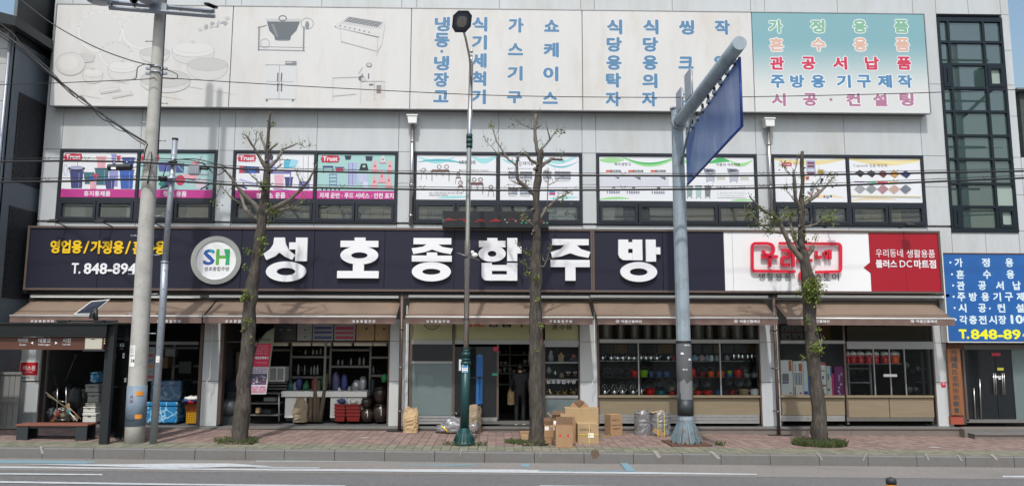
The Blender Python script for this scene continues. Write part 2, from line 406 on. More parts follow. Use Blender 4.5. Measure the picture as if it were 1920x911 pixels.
mark('road_line', [(1880, 891), (1880, 894), (2400, 897), (2400, 894)], 'mark_white', .012)
mark('road_line', [(-200, 884.5), (-200, 887), (192, 890.2), (192, 887.8)], 'mark_white', .012)
mark('road_line', [(-300, 896.5), (-300, 900), (300, 908.4), (648, 911.8), (648, 909.2), (300, 905.4)], 'mark_white', .012)
mark('road_line', [(1012, 909), (1012, 911.5), (1165, 914), (1500, 919), (1500, 915)], 'mark_white', .012)
mark('road_arrow', [(40, 869.5), (210, 869.8), (330, 868.2), (428, 867.8), (470, 870.6), (512, 873.6), (500, 874.6), (436, 874), (380, 876), (300, 876.6), (210, 873.6)], 'mark_white', .016)
mark('road_line', [(480, 875.4), (600, 875.8), (598, 877.4), (480, 877.2)], 'mark_white', .016)
mark('parking_line', [(-200, 860), (60, 862), (188, 864.3), (160, 868.6), (40, 867.5), (-200, 866)], 'mark_blue', .008)
mark('parking_line', [(960, 863.4), (1164, 865), (1164, 866.3), (480, 864.4), (480, 862.8)], 'mark_faint', .008)
mark('parking_line', [(1161, 865.4), (1174, 865.6), (1194, 883), (1175, 882.6)], 'mark_blue', .02)
mark('parking_line', [(1010, 880.6), (1177, 881.6), (1177, 883), (1010, 881.8)], 'mark_blue', .020)
mark('parking_mark', [(976, 868.3), (992, 868.3), (992, 874.6), (977, 874.6)], 'mark_blue')
mark('parking_mark', [(752, 870.7), (830, 870.6), (900, 868.2), (900, 869.4), (846, 871.8), (896, 872.8), (894, 874), (830, 872.3), (752, 871.9)], 'mark_blue')
mark('tarmac_patch', [(732, 882.6), (754, 882.4), (752, 884), (736, 884)], 'asphalt')

# kerb stones
sidewalk = MB(); sidewalk.add([(XL, YK + .16, gz(XL) - .04), (XR, YK + .16, gz(XR) - .04), (XR, 0, gz(XR) - .04), (XL, 0, gz(XL) - .04)], [(0, 1, 2, 3)], 'bedding')
sidewalk = sidewalk.build('sidewalk', kind='structure')
kerb = bpy.data.objects.new('kerb', None); C.objects.link(kerb); kerb['kind'] = 'structure'
x = -14.6; k = 0
while x < 14.6:
    L_ = 1.06 if k % 9 else .82
    b = MB(); h = rnd.uniform(-.004, .004); y0 = YK + rnd.uniform(-.004, .004)
    b.add([(xx, yy, gz(xx) + zz) for xx in (x + .006, x + L_ - .006) for (yy, zz) in ((y0, -.3), (y0, h - .02), (y0 + .02, h), (y0 + .158, h), (y0 + .158, -.3))],
          [(0, 1, 6, 5), (1, 2, 7, 6), (2, 3, 8, 7), (3, 4, 9, 8), (4, 3, 2, 1, 0), (5, 6, 7, 8, 9)], 'granite')
    b.build('kerb_stone', kerb); x += L_; k += 1
# scrapes and stains on the kerb face and gutter
# pavers: the two front rows one by one, the rest as one part
P_ = .2; pv = {}
stuff = MB(); cnt = 0
skipspots = [(G(450, 829), .5), (G(1003, 832), .42), (G(1538, 833), .62)]
ys = np.arange(YK + .165, -.28, P_)
for r, y in enumerate(ys):
    nx = int((XR - XL) / P_)
    for i in range(nx):
        x0 = XL + i * P_ + (.0 if r % 2 else .0)
        if any((x0 + .1 - s[0][0]) ** 2 + (y + .1 - s[0][1]) ** 2 * 2.5 < s[1] ** 2 for s in skipspots): continue
        green = r < 4
        mm = ('paver_green%d' % rnd.randrange(3)) if green else ('paver_red%d' % rnd.randrange(4))
        dz = rnd.uniform(-.004, .003); y1 = min(y + P_, -.26)
        if r < 2 and -13.2 < x0 < 13.6 and cnt < 300:
            key = mm
            if key not in pv:
                q = MB(); q.box(.005, P_ - .005, .005, P_ - .005, -.045, 0, mm); o = q.build('paver', sidewalk); pv[key] = o
            else:
                o = pv[key].copy(); C.objects.link(o)
            o.parent = sidewalk; o.location = (x0, y, gz(x0) + dz); o.rotation_euler = (rnd.uniform(-.006, .006), -math.atan(SL), 0); cnt += 1
        else:
            gbox(stuff, x0 + .005, x0 + P_ - .005, y + .005, y1 - .005, dz, .045, mm)
stuff.build('paver_field', sidewalk, kind='stuff')

# ============================================================ SHOP BUILDING
bl = thing('shop_building', 'white panelled commercial block with five awninged shopfronts and a dark glass stair column', 'building')
WX0 = at(79, 300, 0)[0]; WX1 = at(1906, 200, 0)[0]; ZTOP = 14.5
def X0(px, py=240): return at(px, py, 0)[0]
def Z0(py, px=932): return at(px, py, 0)[2]
cols = [WX0] + [X0(p) for p in (118, 265.5, 411, 441, 595, 748, 777, 935, 1091, 1117, 1266, 1416, 1443, 1582, 1726, 1763)]
XG0, XG1 = rect(1757, 35, 1878, 433, 0)[:2]
XG0 = at(1770, 240, 0)[0]; XG1 = at(1894, 240, 0)[0]
cols[-1] = XG0
zrow = dict(sign=Z0(430), winb=Z0(420), wint=Z0(286), mid=Z0(345), bb=Z0(150), bt=Z0(-60), top=ZTOP)
dep = .06; gp = .006
def panel(x0, x1, z0, z1, m='cladding', Y=0, d=dep):
    b = MB(); b.box(x0 + gp, x1 - gp, Y + rnd.uniform(-.0015, .0015), Y + d, z0 + gp, z1 - gp, m); b.build('wall_panel', bl)
# wall bodies behind the panels (dark joints show between them)
wins = [(1, 3), (4, 6), (7, 9), (10, 12), (13, 15)]
iswin = {c for a, b in wins for c in range(a, b)}
for c in range(len(cols) - 1):
    a, b = cols[c], cols[c + 1]
    for z0, z1 in ((zrow['wint'], zrow['bb']), (zrow['bb'], zrow['bt']), (zrow['bt'], ZTOP - 1.5)): panel(a, b, z0, z1)
    if c not in iswin:
        panel(a, b, zrow['mid'], zrow['wint']); panel(a, b, zrow['winb'] + .03, zrow['mid'])
    panel(a, b, Z0(560), zrow['winb'] - .02)
zr = [Z0(v, 1890) for v in (433, 365, 295, 218, 160, 95, 28, -60, -200)]
xr = [XG1, WX1]
for i in range(len(zr) - 1): panel(XG1, WX1, zr[i], zr[i + 1])
XR2 = XG0 + (XG1 - XG0) * .5
for a, b in ((XG0, XR2), (XR2, XG1)):
    for i in (6, 7): panel(a, b, zr[i], zr[i + 1])
for a, b in ((XG0, XR2), (XR2, XG1), (XG1, WX1), (WX1, WX1 + 1.6)):
    panel(a, b, Z0(476, 1850), zr[0])
panel(WX1, WX1 + 1.6, zr[0], zr[1]); panel(WX1, WX1 + 1.6, zr[1], zr[2])
b = MB()
def wallbit(x0, x1, z0, z1): b.box(x0, x1, .062, .25, z0, z1, 'joint')
ztopw = zrow['wint']
wallbit(WX0 + .02, XG0, ztopw, ZTOP - 1.5); wallbit(XG0, XG1, zr[6], ZTOP - 1.5); wallbit(XG1, WX1 - .02, Z0(560), ZTOP - 1.5)
for c in range(len(cols) - 1):
    if c not in iswin: wallbit(cols[c] + .0, cols[c + 1] - .0, zrow['winb'], ztopw)
wallbit(WX0 + .02, XG0, Z0(606), zrow['winb']); wallbit(XG0, XG1, Z0(560), zr[0])
b.build('wall_core', bl)
b = MB(); b.box(WX0 + .01, WX0 + .05, .06, 9, .0, ZTOP - 1.5, 'cladding'); b.box(WX1 - .05, WX1 - .01, .26, 9, .0, ZTOP - 1.5, 'cladding'); b.box(WX0, WX1, .0, 9, ZTOP - 1.5, ZTOP - 1.35, 'cladding')
b.build('side_wall', bl)
# upper rooms behind the windows
b = MB(); za, zb = zrow['winb'] - .02, zrow['wint']
b.box(WX0 + .1, WX1 - .1, .26, 3.0, za - .05, za, 'interior'); b.box(WX0 + .1, XG0, 3.0, 3.1, za, zb + .4, 'interior'); b.box(WX0 + .1, XG0, .26, 3.0, zb + .02, zb + .1, 'interior_ceiling')
b.build('upper_floor', bl)
# ---- second-floor window units
WIN = [(113, 280.5, 408, 417), (437, 282.5, 746, 418), (776, 286.5, 1089, 420), (1119, 288.5, 1415.5, 422), (1444, 290.5, 1732, 424.5)]
wrects = []
for i, (a, c, d, e) in enumerate(WIN):
    x0, x1 = cols[wins[i][0]] - .03, cols[wins[i][1]] + .03
    x0 += .03; x1 -= .03
    z0, z1 = zrow['winb'], zrow['wint']
    wrects.append((x0, x1, z0, z1)); H = z1 - z0; fw = .075
    b = MB()
    zt = z1 - H * .70; xm = (x0 + x1) / 2
    b.box(x0, x1, -.045, .12, z1 - fw, z1, 'frame_dark'); b.box(x0, x1, -.05, .12, z0, z0 + .045, 'frame_dark')
    b.box(x0, x0 + fw, -.04, .12, z0 + .045, z1 - fw, 'frame_dark'); b.box(x1 - fw, x1, -.04, .12, z0 + .045, z1 - fw, 'frame_dark')
    b.box(xm - .04, xm + .04, -.04, .12, z0 + .045, z1 - fw, 'frame_dark'); b.box(x0 + fw, xm - .04, -.038, .12, zt - .05, zt + .05, 'frame_dark'); b.box(xm + .04, x1 - fw, -.038, .12, zt - .05, zt + .05, 'frame_dark')
    wn = b.build('window', bl)
    xs = [x0 + fw, 0, xm - .04, xm + .04, 0, x1 - fw]
    for a0, a1 in ((x0 + fw, xm - .04), (xm + .04, x1 - fw)):
        h = (a1 - a0) / 2
        for j in (0, 1):
            u0, u1 = a0 + j * h + .012, a0 + (j + 1) * h - .012; v0, v1 = z0 + .052, zt - .06
            s_ = MB(); t = .066
            s_.box(u0, u1, -.062, .05, v0, v0 + t, 'frame_dark'); s_.box(u0, u1, -.062, .05, v1 - t * .7, v1, 'frame_dark')
            s_.box(u0, u0 + t, -.06, .05, v0 + t, v1 - t * .7, 'frame_dark'); s_.box(u1 - t, u1, -.06, .05, v0 + t, v1 - t * .7, 'frame_dark')
            s_.build('sash', wn)
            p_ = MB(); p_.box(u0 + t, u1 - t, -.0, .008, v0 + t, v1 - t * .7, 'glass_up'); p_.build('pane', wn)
# ---- stair column glazing
zg = [Z0(p, 1840) for p in (433, 352, 313, 272, 230, 196, 153, 115, 76, 36)]
zg = [Z0(p, 1840) for p in (430, 388, 345, 299, 255, 210, 166, 122, 80, 40)]
XGa, XGb = XG0, XG1
b = MB(); b.box(XGa, XGb, -.03, .16, zg[0] - .09, zg[0] + .04, 'frame_green'); b.box(XGa, XGb, -.03, .16, zg[-1] - .03, zg[-1] + .09, 'frame_green')
xv = [XGa, XGa + (XGb - XGa) * .165, XGa + (XGb - XGa) * .70, XGb]
for i, x in enumerate(xv):
    x_ = min(max(x, XGa + .035), XGb - .035); b.box(x_ - .035, x_ + .035, -.028, .16, zg[0] + .04, zg[-1] - .03, 'frame_green')
for z in zg[1:-1]:
    for i in range(3): b.box(xv[i] + (.07 if i == 0 else .035), xv[i + 1] - (.07 if i == 2 else .035), -.026, .15, z - .035, z + .035, 'frame_green')
sc = b.build('stair_window', bl)
for r in range(9):
    for c in range(3):
        a0, a1 = xv[c] + (.07 if c == 0 else .035), xv[c + 1] - (.07 if c == 2 else .035); v0, v1 = zg[r] + .035, zg[r + 1] - .035
        if r == 0: v0 += .005
        if r in (0, 6) and c in (0, 2):
            t = .09; s_ = MB(); s_.box(a0, a1, -.045, .05, v0, v0 + t, 'frame_green'); s_.box(a0, a1, -.045, .05, v1 - t, v1, 'frame_green'); s_.box(a0, a0 + t, -.044, .05, v0 + t, v1 - t, 'frame_green'); s_.box(a1 - t, a1, -.044, .05, v0 + t, v1 - t, 'frame_green'); s_.build('vent_sash', sc)
            a0 += t; a1 -= t; v0 += t; v1 -= t
        p_ = MB(); p_.box(a0, a1, .03, .038, v0, v1, 'glass_pale' if c == 2 and r in (0, 1, 6) else 'glass_green'); p_.build('pane', sc)
# stairwell room, landing and railing behind the glass
b = MB(); b.box(XGa - .3, XGb + .3, 3.2, 3.3, 2, 13, 'interior'); b.box(XGa - .3, XGb + .3, .28, 3.2, zg[5] - 1.2, zg[5] - 1.05, 'interior'); b.box(XGa - .3, XGb + .3, .28, 3.2, zg[9] + .2, zg[9] + .3, 'interior_ceiling'); b.box(XGa - .3, XGb + .3, .28, 3.2, zg[0] - .5, zg[0] - .4, 'interior')
b.box(xv[2] + .05, XGb, .4, .45, zg[6], zg[7] - .3, 'foam_white'); b.box(xv[2] + .05, XGb, .4, .45, zg[0], zg[2] - .1, 'foam_white')
b.build('stairwell', bl)
b = MB()
for zz in (zg[4] + .9, zg[4] + .15): b.tube([(XGa, .5, zz), (XGb, .5, zz)], .025, 'white_metal', 6)
for i in range(8):
    xx = XGa + .1 + i * (XGb - XGa - .2) / 7; b.tube([(xx, .5, zg[4] + .1), (xx, .5, zg[5] + .5)], .012, 'white_metal', 5)
b.build('stair_railing', bl)

# ============================================================ GROUND FLOOR
ZP = .105                    # floor level
plz = lambda x: ZP
b = MB(); xa, xb = at(40, 790, 0)[0], at(1788, 795, 0)[0]
n = 17
for i in range(n):
    u0 = xa + (xb - xa) * i / n; u1 = xa + (xb - xa) * (i + 1) / n
    q = MB(); q.box(u0 + .003, u1 - .003, -.27, .02, -.3, ZP - .035, 'plinth'); q.box(u0 + .002, u1 - .002, -.30, .1, ZP - .033, ZP, 'granite'); q.build('plinth_block', bl)
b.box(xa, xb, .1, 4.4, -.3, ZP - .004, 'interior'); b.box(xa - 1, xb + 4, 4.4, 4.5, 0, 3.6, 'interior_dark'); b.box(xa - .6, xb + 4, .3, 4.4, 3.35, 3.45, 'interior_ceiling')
for px in (79, 400, 750, 1103, 1444, 1767):
    xx = at(px, 700, .3)[0]; b.box(xx - .08, xx + .08, .30, 4.4, ZP, 3.35, 'interior')
b.box(XG0 + .2, XG1 + 3, .1, 4.4, -.3, -.0, 'interior')
b.build('shop_interior', bl)
# soffit and lintel above shop openings
b = MB(); za_, zb_ = Z0(608), Z0(545)
b.box(xa - .1, xb + .1, .055, .3, Z0(600), Z0(545), 'joint'); b.build('lintel', bl)
def pillar(px0, px1, px0b, px1b, splits=(640, 715), yb=795):
    x0 = (at(px0, 620, 0)[0] + at(px0b, yb, 0)[0]) / 2; x1 = (at(px1, 620, 0)[0] + at(px1b, yb, 0)[0]) / 2
    zs = [ZP + .002] + [Z0(v) for v in sorted(splits, reverse=True)] + [Z0(598)]
    for i in range(len(zs) - 1): panel(x0, x1, zs[i], zs[i + 1], d=.3)
    q = MB(); q.box(x0 + .02, x1 - .02, .302, .4, ZP, Z0(600), 'joint'); q.build('pillar_core', bl)
    return x0, x1
pl = [pillar(38, 80, 26, 68), pillar(383, 415, 374, 405), pillar(731, 767, 728, 764), pillar(1087, 1119, 1088, 1121), pillar(1427, 1461, 1427, 1462), pillar(1752, 1782, 1756, 1784)]
def frame_bar(mb, a, b_, c, d, Y=.03, dp=.08, m='alu_dull'): mb.pbox(a, b_, c, d, Y, dp, m)
def pane(parent, a, b_, c, d, Y, m='glass', name='pane'):
    q = MB(); q.pbox(a, b_, c, d, Y, .008, m); return q.build(name, parent)

# --- shop 1 (open, lumber of foam boxes) and 2 (open): slim jambs, back glazing frames
for (a, c) in ((69, 77), (372, 378), (407, 417), (727, 732)): b = MB(); b.pbox(a, 608, c, 795, .06, .2, 'alu_brown'); b.build('door_jamb', bl)
b = MB()
Yb = 1.5
for (x_) in (244, 289, 321, 372): b.pbox(x_, 640, x_ + 5, 778, Yb, .06, 'alu_dull')
for y_ in (650, 684, 714): b.pbox(300, y_, 372, y_ + 4, Yb - .01, .06, 'alu_dull')
b.pbox(250, 640, 372, 646, Yb - .02, .06, 'alu')
b.build('glazed_partition', bl)
b = MB(); Yb = 1.2
for x_ in (543, 617, 692): b.pbox(x_, 640, x_ + 4, 735, Yb, .06, 'alu_dull')
for (a, y_, c) in ((510, 654, 543), (547, 667, 617), (547, 705, 617), (621, 654, 692), (621, 685, 692), (696, 668, 728), (696, 702, 728)): b.pbox(a, y_, c, y_ + 4, Yb - .01, .06, 'alu_dull')
b.pbox(418, 640, 728, 642, .34, .4, 'alu_brown')
b.pbox(607, 640, 611, 730, .32, .05, 'alu_dull')
b.build('glazed_partition', bl)
M('lampshade_off', rgb(190, 186, 172), .5)
for i, a in enumerate((462, 505, 548, 586, 625, 664, 700)):
    b = MB(); b.pbox(a, 642, a + (34 if a < 700 else 25), 648, .5, .15, 'lampshade_off'); o = b.build('tube_light', None)
    tag(o, ['pale unlit tube light under the top shelf behind the tree trunk', 'pale unlit tube light above the tall banner', 'pale unlit tube light below the drawer boxes', 'pale unlit tube light below the blue striped box', 'pale unlit tube light below the red striped box', 'pale unlit tube light below the left beige carton', 'short pale unlit tube light at the pillar end of the row'][i], 'light', 'tube lights under the upper shelf of the open shop')
# --- shop 3 : frosted front
b = MB(); Y = .05
for (a, y0, c, y1) in ((767, 608, 772, 795), (848, 608, 853, 778), (1085, 608, 1088, 795), (931, 645, 935, 786), (1016, 646, 1022, 786)): b.pbox(a, y0, c, y1, Y - .01, .1, 'alu_brown')
for (a, y0, c, y1) in ((772, 637, 848, 645), (853, 637, 1085, 645), (1022, 645, 1084, 650), (1022, 741, 1084, 746), (772, 677, 848, 681)): b.pbox(a, y0, c, y1, Y - .012, .1, 'alu')
for k_ in range(3): b.pbox(772, 779 + k_ * 5.4, 853, 783.5 + k_ * 5.4, Y - .02 - .012 * k_, .1, 'alu')
b.pbox(853, 782, 932, 789, Y - .03, .1, 'alu'); b.pbox(853, 789.5, 1088, 794.5, Y - .05, .2, 'alu_dull')
b.pbox(1022, 779, 1085, 787, Y - .02, .1, 'alu_dull')
for k_ in range(2): b.pbox(853, 645.5, 932, 648.5, Y - .03, .02, 'alu_dull')
f3 = b.build('shopfront_frame', bl)
M('transom_yellow', rgb(176, 176, 132, 1.1), .4, var=.05)
b = MB(); b.pbox(772, 606, 848, 637, .08, .01, 'transom_yellow'); b.pbox(853, 606, 1017, 637, .08, .01, 'transom_yellow'); b.pbox(1022, 606, 1084, 637, .08, .01, 'transom_yellow')
b.lay(.079); b.po(810, 598, 18, 20, 1.5, 'ink'); b.po(810, 598, 13, 15, 1, 'ink')
b.pt('성호', 868, 596, 908, 613, 'logo_red', .03); b.pt('종합', 914, 596, 962, 613, 'navy', .03); b.pt('주방', 968, 596, 1010, 613, 'navy', .03)
b.pt('혼수용', 1035, 608, 1073, 618, 'ink', .02)
b.build('transom', bl)
pane(f3, 772, 645, 848, 677, .06, 'glass_smoke'); pane(f3, 772, 681, 848, 778, .06, 'glass_frost')
dr = MB(); dr.pbox(853, 650, 931, 782, .02, .01, 'glass_smoke'); dr.lay(.019)
dr.pe(899, 668, 6, 4, ink(60, 110, 160)); dr.pr(893, 668, 905, 757, ink(16, 88, 160)); dr.pr(925, 650, 934, 658, ink(200, 30, 50)); dr.pr(923, 699, 933, 704, ink(40, 150, 110)); dr.pr(853, 706.5, 931, 709, 'black'); dr.pr(860, 673, 866, 695, ink(190, 196, 200))
y_ = dr._y()
r_ = rect(896, 705, 902, 750, y_); vs, fs = glyphs('One more print', .02, 0, 2); lo, hi = vs.min(0), vs.max(0); q = (vs - lo) / np.maximum(hi - lo, 1e-6)
dr.add([(r_[0] + w_ * (r_[1] - r_[0]), y_, r_[3] - u * (r_[3] - r_[2])) for u, w_, _ in q], fs, ink(90, 160, 210))
dr.build('sliding_door', bl)
pane(f3, 853, 712, 931, 782, .045, 'glass_frost')
pane(f3, 1022, 746, 1084, 779, .06, 'glass_frost'); pane(f3, 1022, 650, 1084, 741, .06)
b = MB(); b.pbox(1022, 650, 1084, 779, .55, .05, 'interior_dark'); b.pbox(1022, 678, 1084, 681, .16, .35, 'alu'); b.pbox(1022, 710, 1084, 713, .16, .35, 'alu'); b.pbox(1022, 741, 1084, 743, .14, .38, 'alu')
b.pbox(772, 645, 930, 779, 2.4, .05, 'interior'); b.build('display_case', bl)
b = MB(); b.pbox(784, 703, 812, 742, .5, .04, 'foam_white'); b.pbox(813, 712, 829, 741, .52, .04, ink(60, 120, 90)); b.pbox(773, 738, 848, 779, .35, .03, 'foam_grey'); b.build('notice_board', bl)
b = MB(); b.lay(.045); b.pt('성호종합주방', 1024, 712, 1080, 719, 'letter_white', .01); b.build('lettering', f3)
# --- shop 4
b = MB(); Y = .03
b.pbox(1119, 606, 1124, 795, Y, .12, 'alu_brown'); b.pbox(1424, 606, 1428, 795, Y, .12, 'alu_brown')
b.pbox(1124, 636, 1424, 643, Y - .02, .12, 'alu'); 
for a in (1196.5, 1350): b.pbox(a, 643, a + 2.2, 741, Y, .06, 'alu')
for k_ in range(3): b.pbox(1124, 777 + k_ * 5.6, 1424, 782 + k_ * 5.6, Y - .02 - .012 * k_, .1, 'alu')
f4 = b.build('shopfront_frame', bl)
b = MB(); b.pbox(1122, 741, 1426, 745, -.02, .35, 'wood_panel'); b.pbox(1124, 746, 1424, 776.5, .05, .05, 'wood_panel'); b.build('window_sill', f4)
for a, c in ((1124, 1196), (1199, 1350), (1352.5, 1424)): pane(f4, a, 643, c, 741, .06)
pane(f4, 1124, 606, 1424, 636, .06, 'glass_dim')
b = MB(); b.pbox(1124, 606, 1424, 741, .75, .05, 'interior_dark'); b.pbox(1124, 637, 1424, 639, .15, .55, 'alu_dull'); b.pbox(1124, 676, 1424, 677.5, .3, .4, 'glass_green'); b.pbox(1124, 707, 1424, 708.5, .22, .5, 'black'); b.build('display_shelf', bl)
# --- shop 5
b = MB()
b.pbox(1461, 606, 1464, 795, Y, .12, 'alu_brown'); b.pbox(1584, 606, 1588, 795, Y, .12, 'alu_brown'); b.pbox(1751, 606, 1755, 795, Y, .12, 'alu_brown')
b.pbox(1464, 638, 1584, 644, Y - .02, .12, 'alu'); b.pbox(1588, 640, 1751, 654, Y - .02, .12, 'alu')
for a in (1639, 1669, 1697): b.pbox(a, 654, a + 1.6, 741, Y - .01, .05, 'alu')
b.pbox(1464, 779, 1584, 784, Y - .03, .1, 'alu'); b.pbox(1464, 784.5, 1584, 789, Y - .045, .1, 'alu'); b.pbox(1588, 783, 1751, 789, Y - .03, .1, 'alu_dull')
f5 = b.build('shopfront_frame', bl)
b = MB(); b.pbox(1462, 741, 1584, 745, -.02, .35, 'wood_panel'); b.pbox(1464, 746, 1584, 778, .05, .05, 'wood_panel'); b.pbox(1588, 741, 1751, 745, 0, .2, 'wood_panel'); b.pbox(1588, 746, 1667, 782, .05, .05, 'wood_panel'); b.pbox(1668.4, 746, 1751, 782, .05, .05, 'wood_panel'); b.build('window_sill', f5)
for a, c in ((1464, 1584), (1588, 1669), (1671, 1751)): pane(f5, a, 644 if a < 1500 else 654, c, 741, .06)
pane(f5, 1464, 606, 1584, 638, .06, 'glass_dim'); pane(f5, 1588, 606, 1751, 640, .06, 'glass_smoke')
b = MB(); b.pbox(1657, 701, 1682, 706, -.02, .03, 'white_metal'); b.build('door_handle', f5)
b = MB(); b.pbox(1464, 606, 1584, 741, 1.0, .05, 'interior'); b.pbox(1464, 637, 1584, 639, .2, .7, 'alu_dull'); b.pbox(1588, 681, 1690, 682.5, .28, .4, 'glass_green')
for a, c in ((1590, 1634), (1730, 1751)):
    for y_ in (690, 716, 741): b.pbox(a, y_, c, y_ + 2, .9, .35, 'foam_grey')
    b.pbox(a, 660, a + 3, 741, .88, .06, 'foam_grey'); b.pbox(c - 3, 660, c, 741, .88, .06, 'foam_grey')
b.build('display_shelf', bl)
# --- entry at the far end
b = MB(); b.pbox(1808, 648, 1812, 790, .1, .1, 'alu_brown'); b.pbox(1790, 645, 1935, 655, .1, .1, 'alu_dull'); b.pbox(1812, 786, 1935, 792, .1, .12, 'granite'); b.pbox(1784, 640, 1808, 795, .14, .2, 'alu_brown')
fe = b.build('entrance_frame', bl)
pane(fe, 1812, 655, 1868, 786, .14, 'glass_smoke', 'door_pane'); pane(fe, 1869, 655, 1900, 786, .14, 'glass_smoke', 'door_pane'); pane(fe, 1901, 655, 1935, 786, .13, 'glass_frost', 'door_pane')
b = MB()
for px in (1863, 1866.5, 1879, 1882.5): b.tube([at(px, 699, .06), at(px + 2, 740, .06)], .012, 'steel', 6)
for px, t_ in ((1826, 727), (1837, 710)): b.tube([at(px, t_, .1), at(px + 3, 786, .1)], .015, 'steel', 6)
b.lay(.12); b.pr(1859, 661, 1876, 667, ink(190, 40, 60)); b.pr(1870, 689, 1882, 694, ink(220, 210, 60)); b.pr(1872, 705, 1877, 711, ink(230, 230, 235)); b.pr(1861, 704, 1883, 708, ink(200, 205, 210))
b.build('door_handle', fe)
b = MB()
xs_, xe_ = at(1786, 795, 0)[0], at(2000, 795, 0)[0]
b.box(xs_, xe_, -.45, .1, -.5, ZP - .01, 'plinth'); b.box(xs_ + .0, xe_, -.5, -.452, -.5, ZP - .005, 'granite'); b.box(xs_ + .1, xe_, -.75, -.502, -.5, -.02, 'plinth'); b.box(xs_ + .08, xe_, -.78, -.504, -.018, .012, 'granite')
b.build('entrance_steps', bl)
for (sa, sb) in (((1730, 28), (1765, 212)),): pass
# ============================================================ UPPER BILLBOARD
Yb = -.30
bx0, bx1, _, _ = rect(99, 103, 1738, 120, Yb)
bz1 = at(920, 18, Yb)[2]; bz0 = at(920, 205, Yb)[2]
bb = thing('rooftop_billboard', 'long weathered off white billboard of kitchenware pictures and blue lettering above the windows', 'billboard', (bx0, Yb, bz0))
M('banner', rgb(206, 205, 203, 1.05), .55, var=.035, scale=1.5, stretch=(1, 1, .3), dirt_or_sheen=rgb(184, 174, 160), dscale=1.0, damt=.6)
gradient('banner_teal', rgb(206, 208, 206, 1.05), rgb(128, 172, 180, .98), bz0 + .5, bz0 + 2.1)
seam = [bx0] + [at(p, 110, Yb)[0] for p in (433, 770, 1092, 1412)] + [bx1]
for i in range(5):
    b = MB(); b.box(seam[i] + .012, seam[i + 1] - .012, Yb, Yb + .03, bz0, bz1, 'banner_teal' if i == 4 else 'banner'); b.build('banner_panel', bb)
b = MB(); b.box(bx0 + .02, bx1 - .02, Yb + .032, -.002, bz0 + .0, bz1 - .02, 'alu_dull')
for x0, x1, z0, z1 in ((bx0 - .02, bx1 + .02, bz1 + .001, bz1 + .02), (bx0 - .02, bx1 + .02, bz0 - .02, bz0 - .001)): b.box(x0, x1, Yb - .01, Yb + .1, z0, z1, 'alu')
b.box(bx0 - .02, bx0 - .001, Yb - .009, Yb + .1, bz0, bz1, 'alu'); b.box(bx1 + .001, bx1 + .02, Yb - .009, Yb + .1, bz0, bz1, 'alu')
b.build('frame', bb)
# picture of crockery, faded almost to white
g1, g2, g3, g4 = ink(208, 207, 204), ink(217, 216, 213), ink(194, 193, 191), ink(160, 162, 162)
b = MB(); b.lay(Yb); b.st = .00003
def plate(cx, cy, rx, ry):
    b.pe(cx, cy, rx, ry, g1, 32); b.pe(cx, cy, rx * .97, ry * .97, g2, 32); b.pe(cx, cy, rx * .84, ry * .84, g1, 32); b.po(cx, cy, rx * .84, ry * .84, .7, g3, 32); b.po(cx, cy, rx, ry, .6, g3, 32)
    for k in range(22):
        a = 3.4 + k * .125; b.pe(cx + rx * .92 * math.cos(a), cy + ry * .92 * math.sin(a), 1.6, 1.1, g3 if k % 3 else g4, 6)
plate(188, 59, 45, 41); plate(268, 60, 42, 34); plate(217, 103, 32, 25)
def potp(cx, cy, rx, ry, h, lid=0):
    B_ = [(cx + rx * math.cos(a), cy + h * math.sin(a) ** .7) for a in [math.pi * i / 16 for i in range(17)]]; b.P(B_, g1)
    for i in range(16): b.pl(B_[i], B_[i + 1], .7, g4)
    b.pe(cx, cy, rx, ry, g2 if lid else g3, 24); b.po(cx, cy, rx, ry, .8, g4, 24)
    for k in range(9): b.pe(cx - rx * .76 + k * rx * .19, cy + ry * .6 + h * .2 * (1 - abs(k - 4) / 6), 1.5, 1.2, g3, 6)
    if lid: b.pe(cx, cy - ry * .4, rx * .9, ry * .8, g2, 24); b.po(cx, cy - ry * .4, rx * .9, ry * .8, .7, g3, 24); b.pe(cx, cy - ry * 1.2, 5, 3, g3, 10)
potp(362, 95, 40, 13, 26, 1); potp(389, 121, 38, 12, 30); potp(230, 127, 28, 10, 26, 1); potp(174, 138, 19, 7, 19, 1); potp(290, 98, 28, 9, 20); potp(310, 148, 47, 17, 26)
b.P([(150, 99), (178, 103), (175, 116), (158, 118)], g3); b.pe(132, 120, 28, 22, g1, 24); b.po(132, 120, 28, 22, .8, g4, 24); b.pe(128, 118, 18, 14, g2, 20)
for x, y in ((150, 178), (300, 180), (340, 160), (200, 150), (400, 170)): b.pl((x, y), (x + 40, y + 7), .7, g3)
for i in range(16):
    b.pe(375 + i * 3.6 + rnd.uniform(-4, 4), 58 - i * 1.3 + rnd.uniform(-7, 7), rnd.uniform(2, 5), rnd.uniform(2, 4), rnd.choice((g1, g3, g4)), 8)
for (x, y) in ((185, 168), (208, 176)): b.P([(x, y), (x + 38, y - 5), (x + 42, y + 2), (x + 4, y + 9)], g3); b.P([(x + 2, y + 1), (x + 36, y - 3), (x + 36, y - 1), (x + 3, y + 4)], g2)
b.build('poster_print', bb)
b = MB(); b.lay(Yb)
dk, md, lt = ink(88, 96, 102), ink(120, 126, 132), ink(188, 189, 188)
for a in (486, 570): b.pl((a, 50), (a - 1, 96), 3, md)
b.pl((484, 88), (572, 90), 1.2, md); b.pl((486, 94), (572, 96), 2, md)
b.P([(500, 40), (563, 40), (556, 58), (546, 68), (544, 76), (516, 76), (514, 68), (505, 58)], dk); b.P([(498, 36), (565, 36), (563, 41), (500, 41)], lt); b.po(530, 35, 8, 6, 2, dk, 12)
